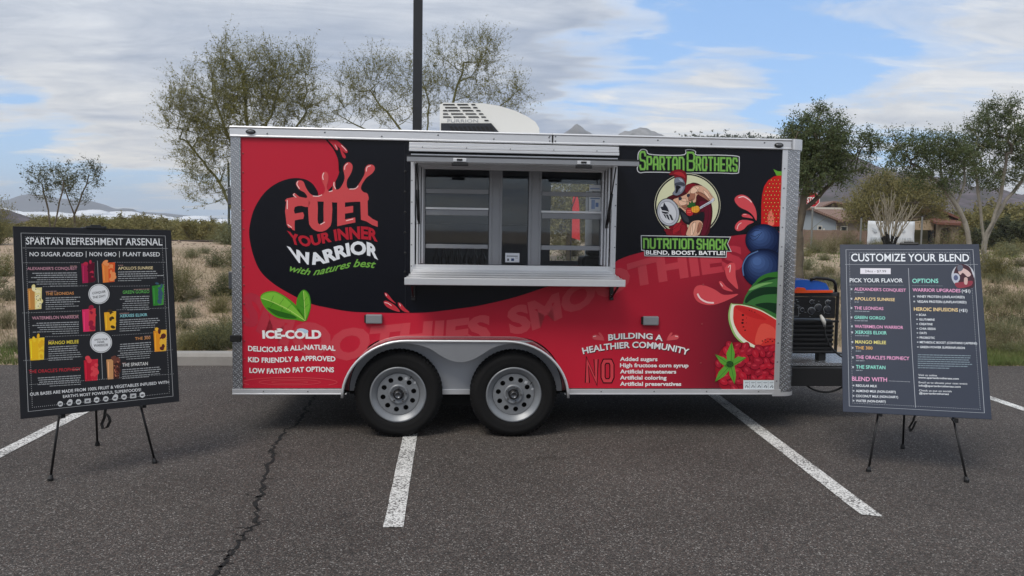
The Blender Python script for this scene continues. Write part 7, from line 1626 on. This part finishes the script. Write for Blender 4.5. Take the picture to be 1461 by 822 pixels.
for i in range(34):
    px = -60+i*13.2+rs.uniform(-5, 5); Y = rs.uniform(44, 85); top = np.interp(px, [-60, 0, 40, 75, 100, 150, 210, 260, 290, 330, 420], [312, 312, 316, 298, 304, 303, 299, 312, 306, 316, 322])+rs.uniform(-2, 6)
    put_mid(rs.choice([0, 1, 0, 3, 1]), px, Y, top, rs.uniform(38, 66), ('near ' if Y < 57 else 'middle ' if Y < 71 else 'far ')+('low' if top > 310 else 'taller' if top > 304 else 'tallest')+' olive desert tree in the row '+('far left of the drinks poster' if px < 15 else 'above the left half of the drinks poster' if px < 130 else 'above the right half of the drinks poster' if px < 245 else 'between the drinks poster and the trailer' if px < 335 else 'hidden behind the trailer'), G1)
G2 = 'olive trees beyond the grass on the right'
for px, Y, top, w, i in ((1452, 44, 302, 76, 2), (1425, 46, 306, 60, 2), (1490, 45, 296, 70, 2), (1400, 56, 288, 60, 1), (1436, 62, 276, 84, 0), (1470, 60, 280, 80, 1), (1385, 66, 290, 50, 0), (1520, 58, 282, 80, 0)):
    put_mid(i, px, Y, top, w, 'dark rounded bush standing at the far side of the grass on the right' if i == 2 else 'olive tree %s behind the dark rounded bushes at the right' % ('low down' if top > 288 else 'standing high'), 'dark rounded bushes at the right' if i == 2 else G2)
for i in range(26):
    px = rs.uniform(700, 1480); Y = rs.uniform(84, 118); put_mid(rs.choice([0, 2, 3]), px, Y, rs.uniform(296, 312)+(8 if px > 1380 else 0), rs.uniform(26, 48), 'small distant tree among the houses at the foot of the hill', 'distant trees at the foot of the hill')
# scrub standing on the ridge line
rn = np.random.default_rng(31); C = []
for k in range(900):
    px = rn.uniform(960, 1380); yr = np.interp(px, [960, 980, 1040, 1100, 1150, 1185, 1215, 1232, 1262, 1320, 1345, 1362, 1380], [202, 200, 198, 201, 206, 215, 236, 246, 244, 262, 277, 292, 279]); p = at(px, yr+rn.uniform(-.5, 3), 418)
    C.append(p+np.array([0, rn.uniform(-6, 0), rn.exponential(.7)*(2.2 if rn.random() < .06 else 1)]))
V3, F3 = leaf_arrays(np.repeat(np.array(C), 4, 0)+rn.normal(0, .5, (len(C)*4, 3)), 1.3, rn, .6); np_mesh('ridge_scrub', V3, F3, L_DARK, kind='stuff')
# ground cover: grass strip along the asphalt, dry grass, stones
def blades(name, m_, n, fx, h0, h1, w0, seed):
    rn = np.random.default_rng(seed); P3 = fx(rn, n); P3 = P3[:n]; k = len(P3); h_ = rn.uniform(h0, h1, k); az = rn.uniform(0, 6.28, k); ln = rn.normal(0, .35, (k, 2))*h_[:, None]; w = w0*rn.uniform(.6, 1.3, k)
    dx = np.stack([np.cos(az)*w, np.sin(az)*w, np.zeros(k)], -1); tip = P3+np.concatenate([ln, h_[:, None]], 1); V = np.stack([P3-dx, P3+dx, tip], 1).reshape(-1, 3); return np_mesh(name, V, np.arange(3*k).reshape(-1, 3), m_, kind='stuff')
def strip(xr, d0, d1, clump=0):
    def f(rn, n):
        x = rn.uniform(*xr, n); d = d0+(d1-d0)*rn.random(n)**1.3
        if clump: x = x+rn.normal(0, .03, n)
        keep = (bumpy(x*3+9, d*5, 1.0) > -.35+.5*clump*rn.random(n)) if clump else np.ones(n, bool)
        x, d = x[keep], d[keep]; y = curb_y(x)+d; return np.stack([x, y, terrain(x, y)-.01], -1)
    return f
blades('green_grass', L_GRASS, 34000, strip((4.6, 9.5), .02, 1.1), .03, .10, .006, 1)
blades('green_grass', L_GRASS, 9000, strip((-8.5, -4.65), .02, .8), .03, .10, .006, 2)
blades('dry_grass', L_DRY, 42000, strip((1.5, 13), .9, 9, 1), .06, .22, .008, 3)
blades('dry_grass', L_DRY, 30000, strip((-9, -1), .9, 12, 1), .04, .16, .007, 4)
blades('dry_grass', L_GRASS, 26000, strip((1, 30), 4, 26, 1), .05, .14, .014, 6)
rn = np.random.default_rng(8); n = 5200; x = rn.uniform(-12, 14, n); d = .2+rn.random(n)**1.5*16; y = curb_y(x)+d; z = terrain(x, y)
U = np.array([[1, 0, 0], [-1, 0, 0], [0, 1, 0], [0, -1, 0], [0, 0, 1], [0, 0, -1]], float); FO = np.array([[0, 2, 4], [2, 1, 4], [1, 3, 4], [3, 0, 4], [2, 0, 5], [1, 2, 5], [3, 1, 5], [0, 3, 5]])
s_ = rn.uniform(.008, .035, (n, 1, 1))*(1+2*(rn.random((n, 1, 1)) > .985)); V = np.stack([x, y, z], -1)[:, None]+U[None]*s_*rn.uniform(.6, 1.3, (n, 6, 1)); F = (FO[None]+6*np.arange(n)[:, None, None]).reshape(-1, 3)
np_mesh('loose_stones', V, F, mat('stone_grey', (128, 112, 98), .9, var=.35, vscale=3), kind='stuff')
for o in [x for k, x in PR.items() if k not in used]+[x for i, x in enumerate(MT) if i not in mu]:
    for c in list(o.children): bpy.data.objects.remove(c)
    bpy.data.objects.remove(o)

# ================================================================== HAZE
hm = bpy.data.materials.new('haze'); hm.use_nodes = True; t = NT(hm.node_tree)
pv = t.n('ShaderNodeVolumePrincipled', {'Color': (.84, .90, 1.0, 1), 'Density': .00030, 'Anisotropy': .1})
t.t.links.new(pv.outputs[0], t.n('ShaderNodeOutputMaterial').inputs['Volume'])
HZ = MB().box(-3800, 3800, -800, 3400, -40, 134).build('haze', hm, kind='stuff')
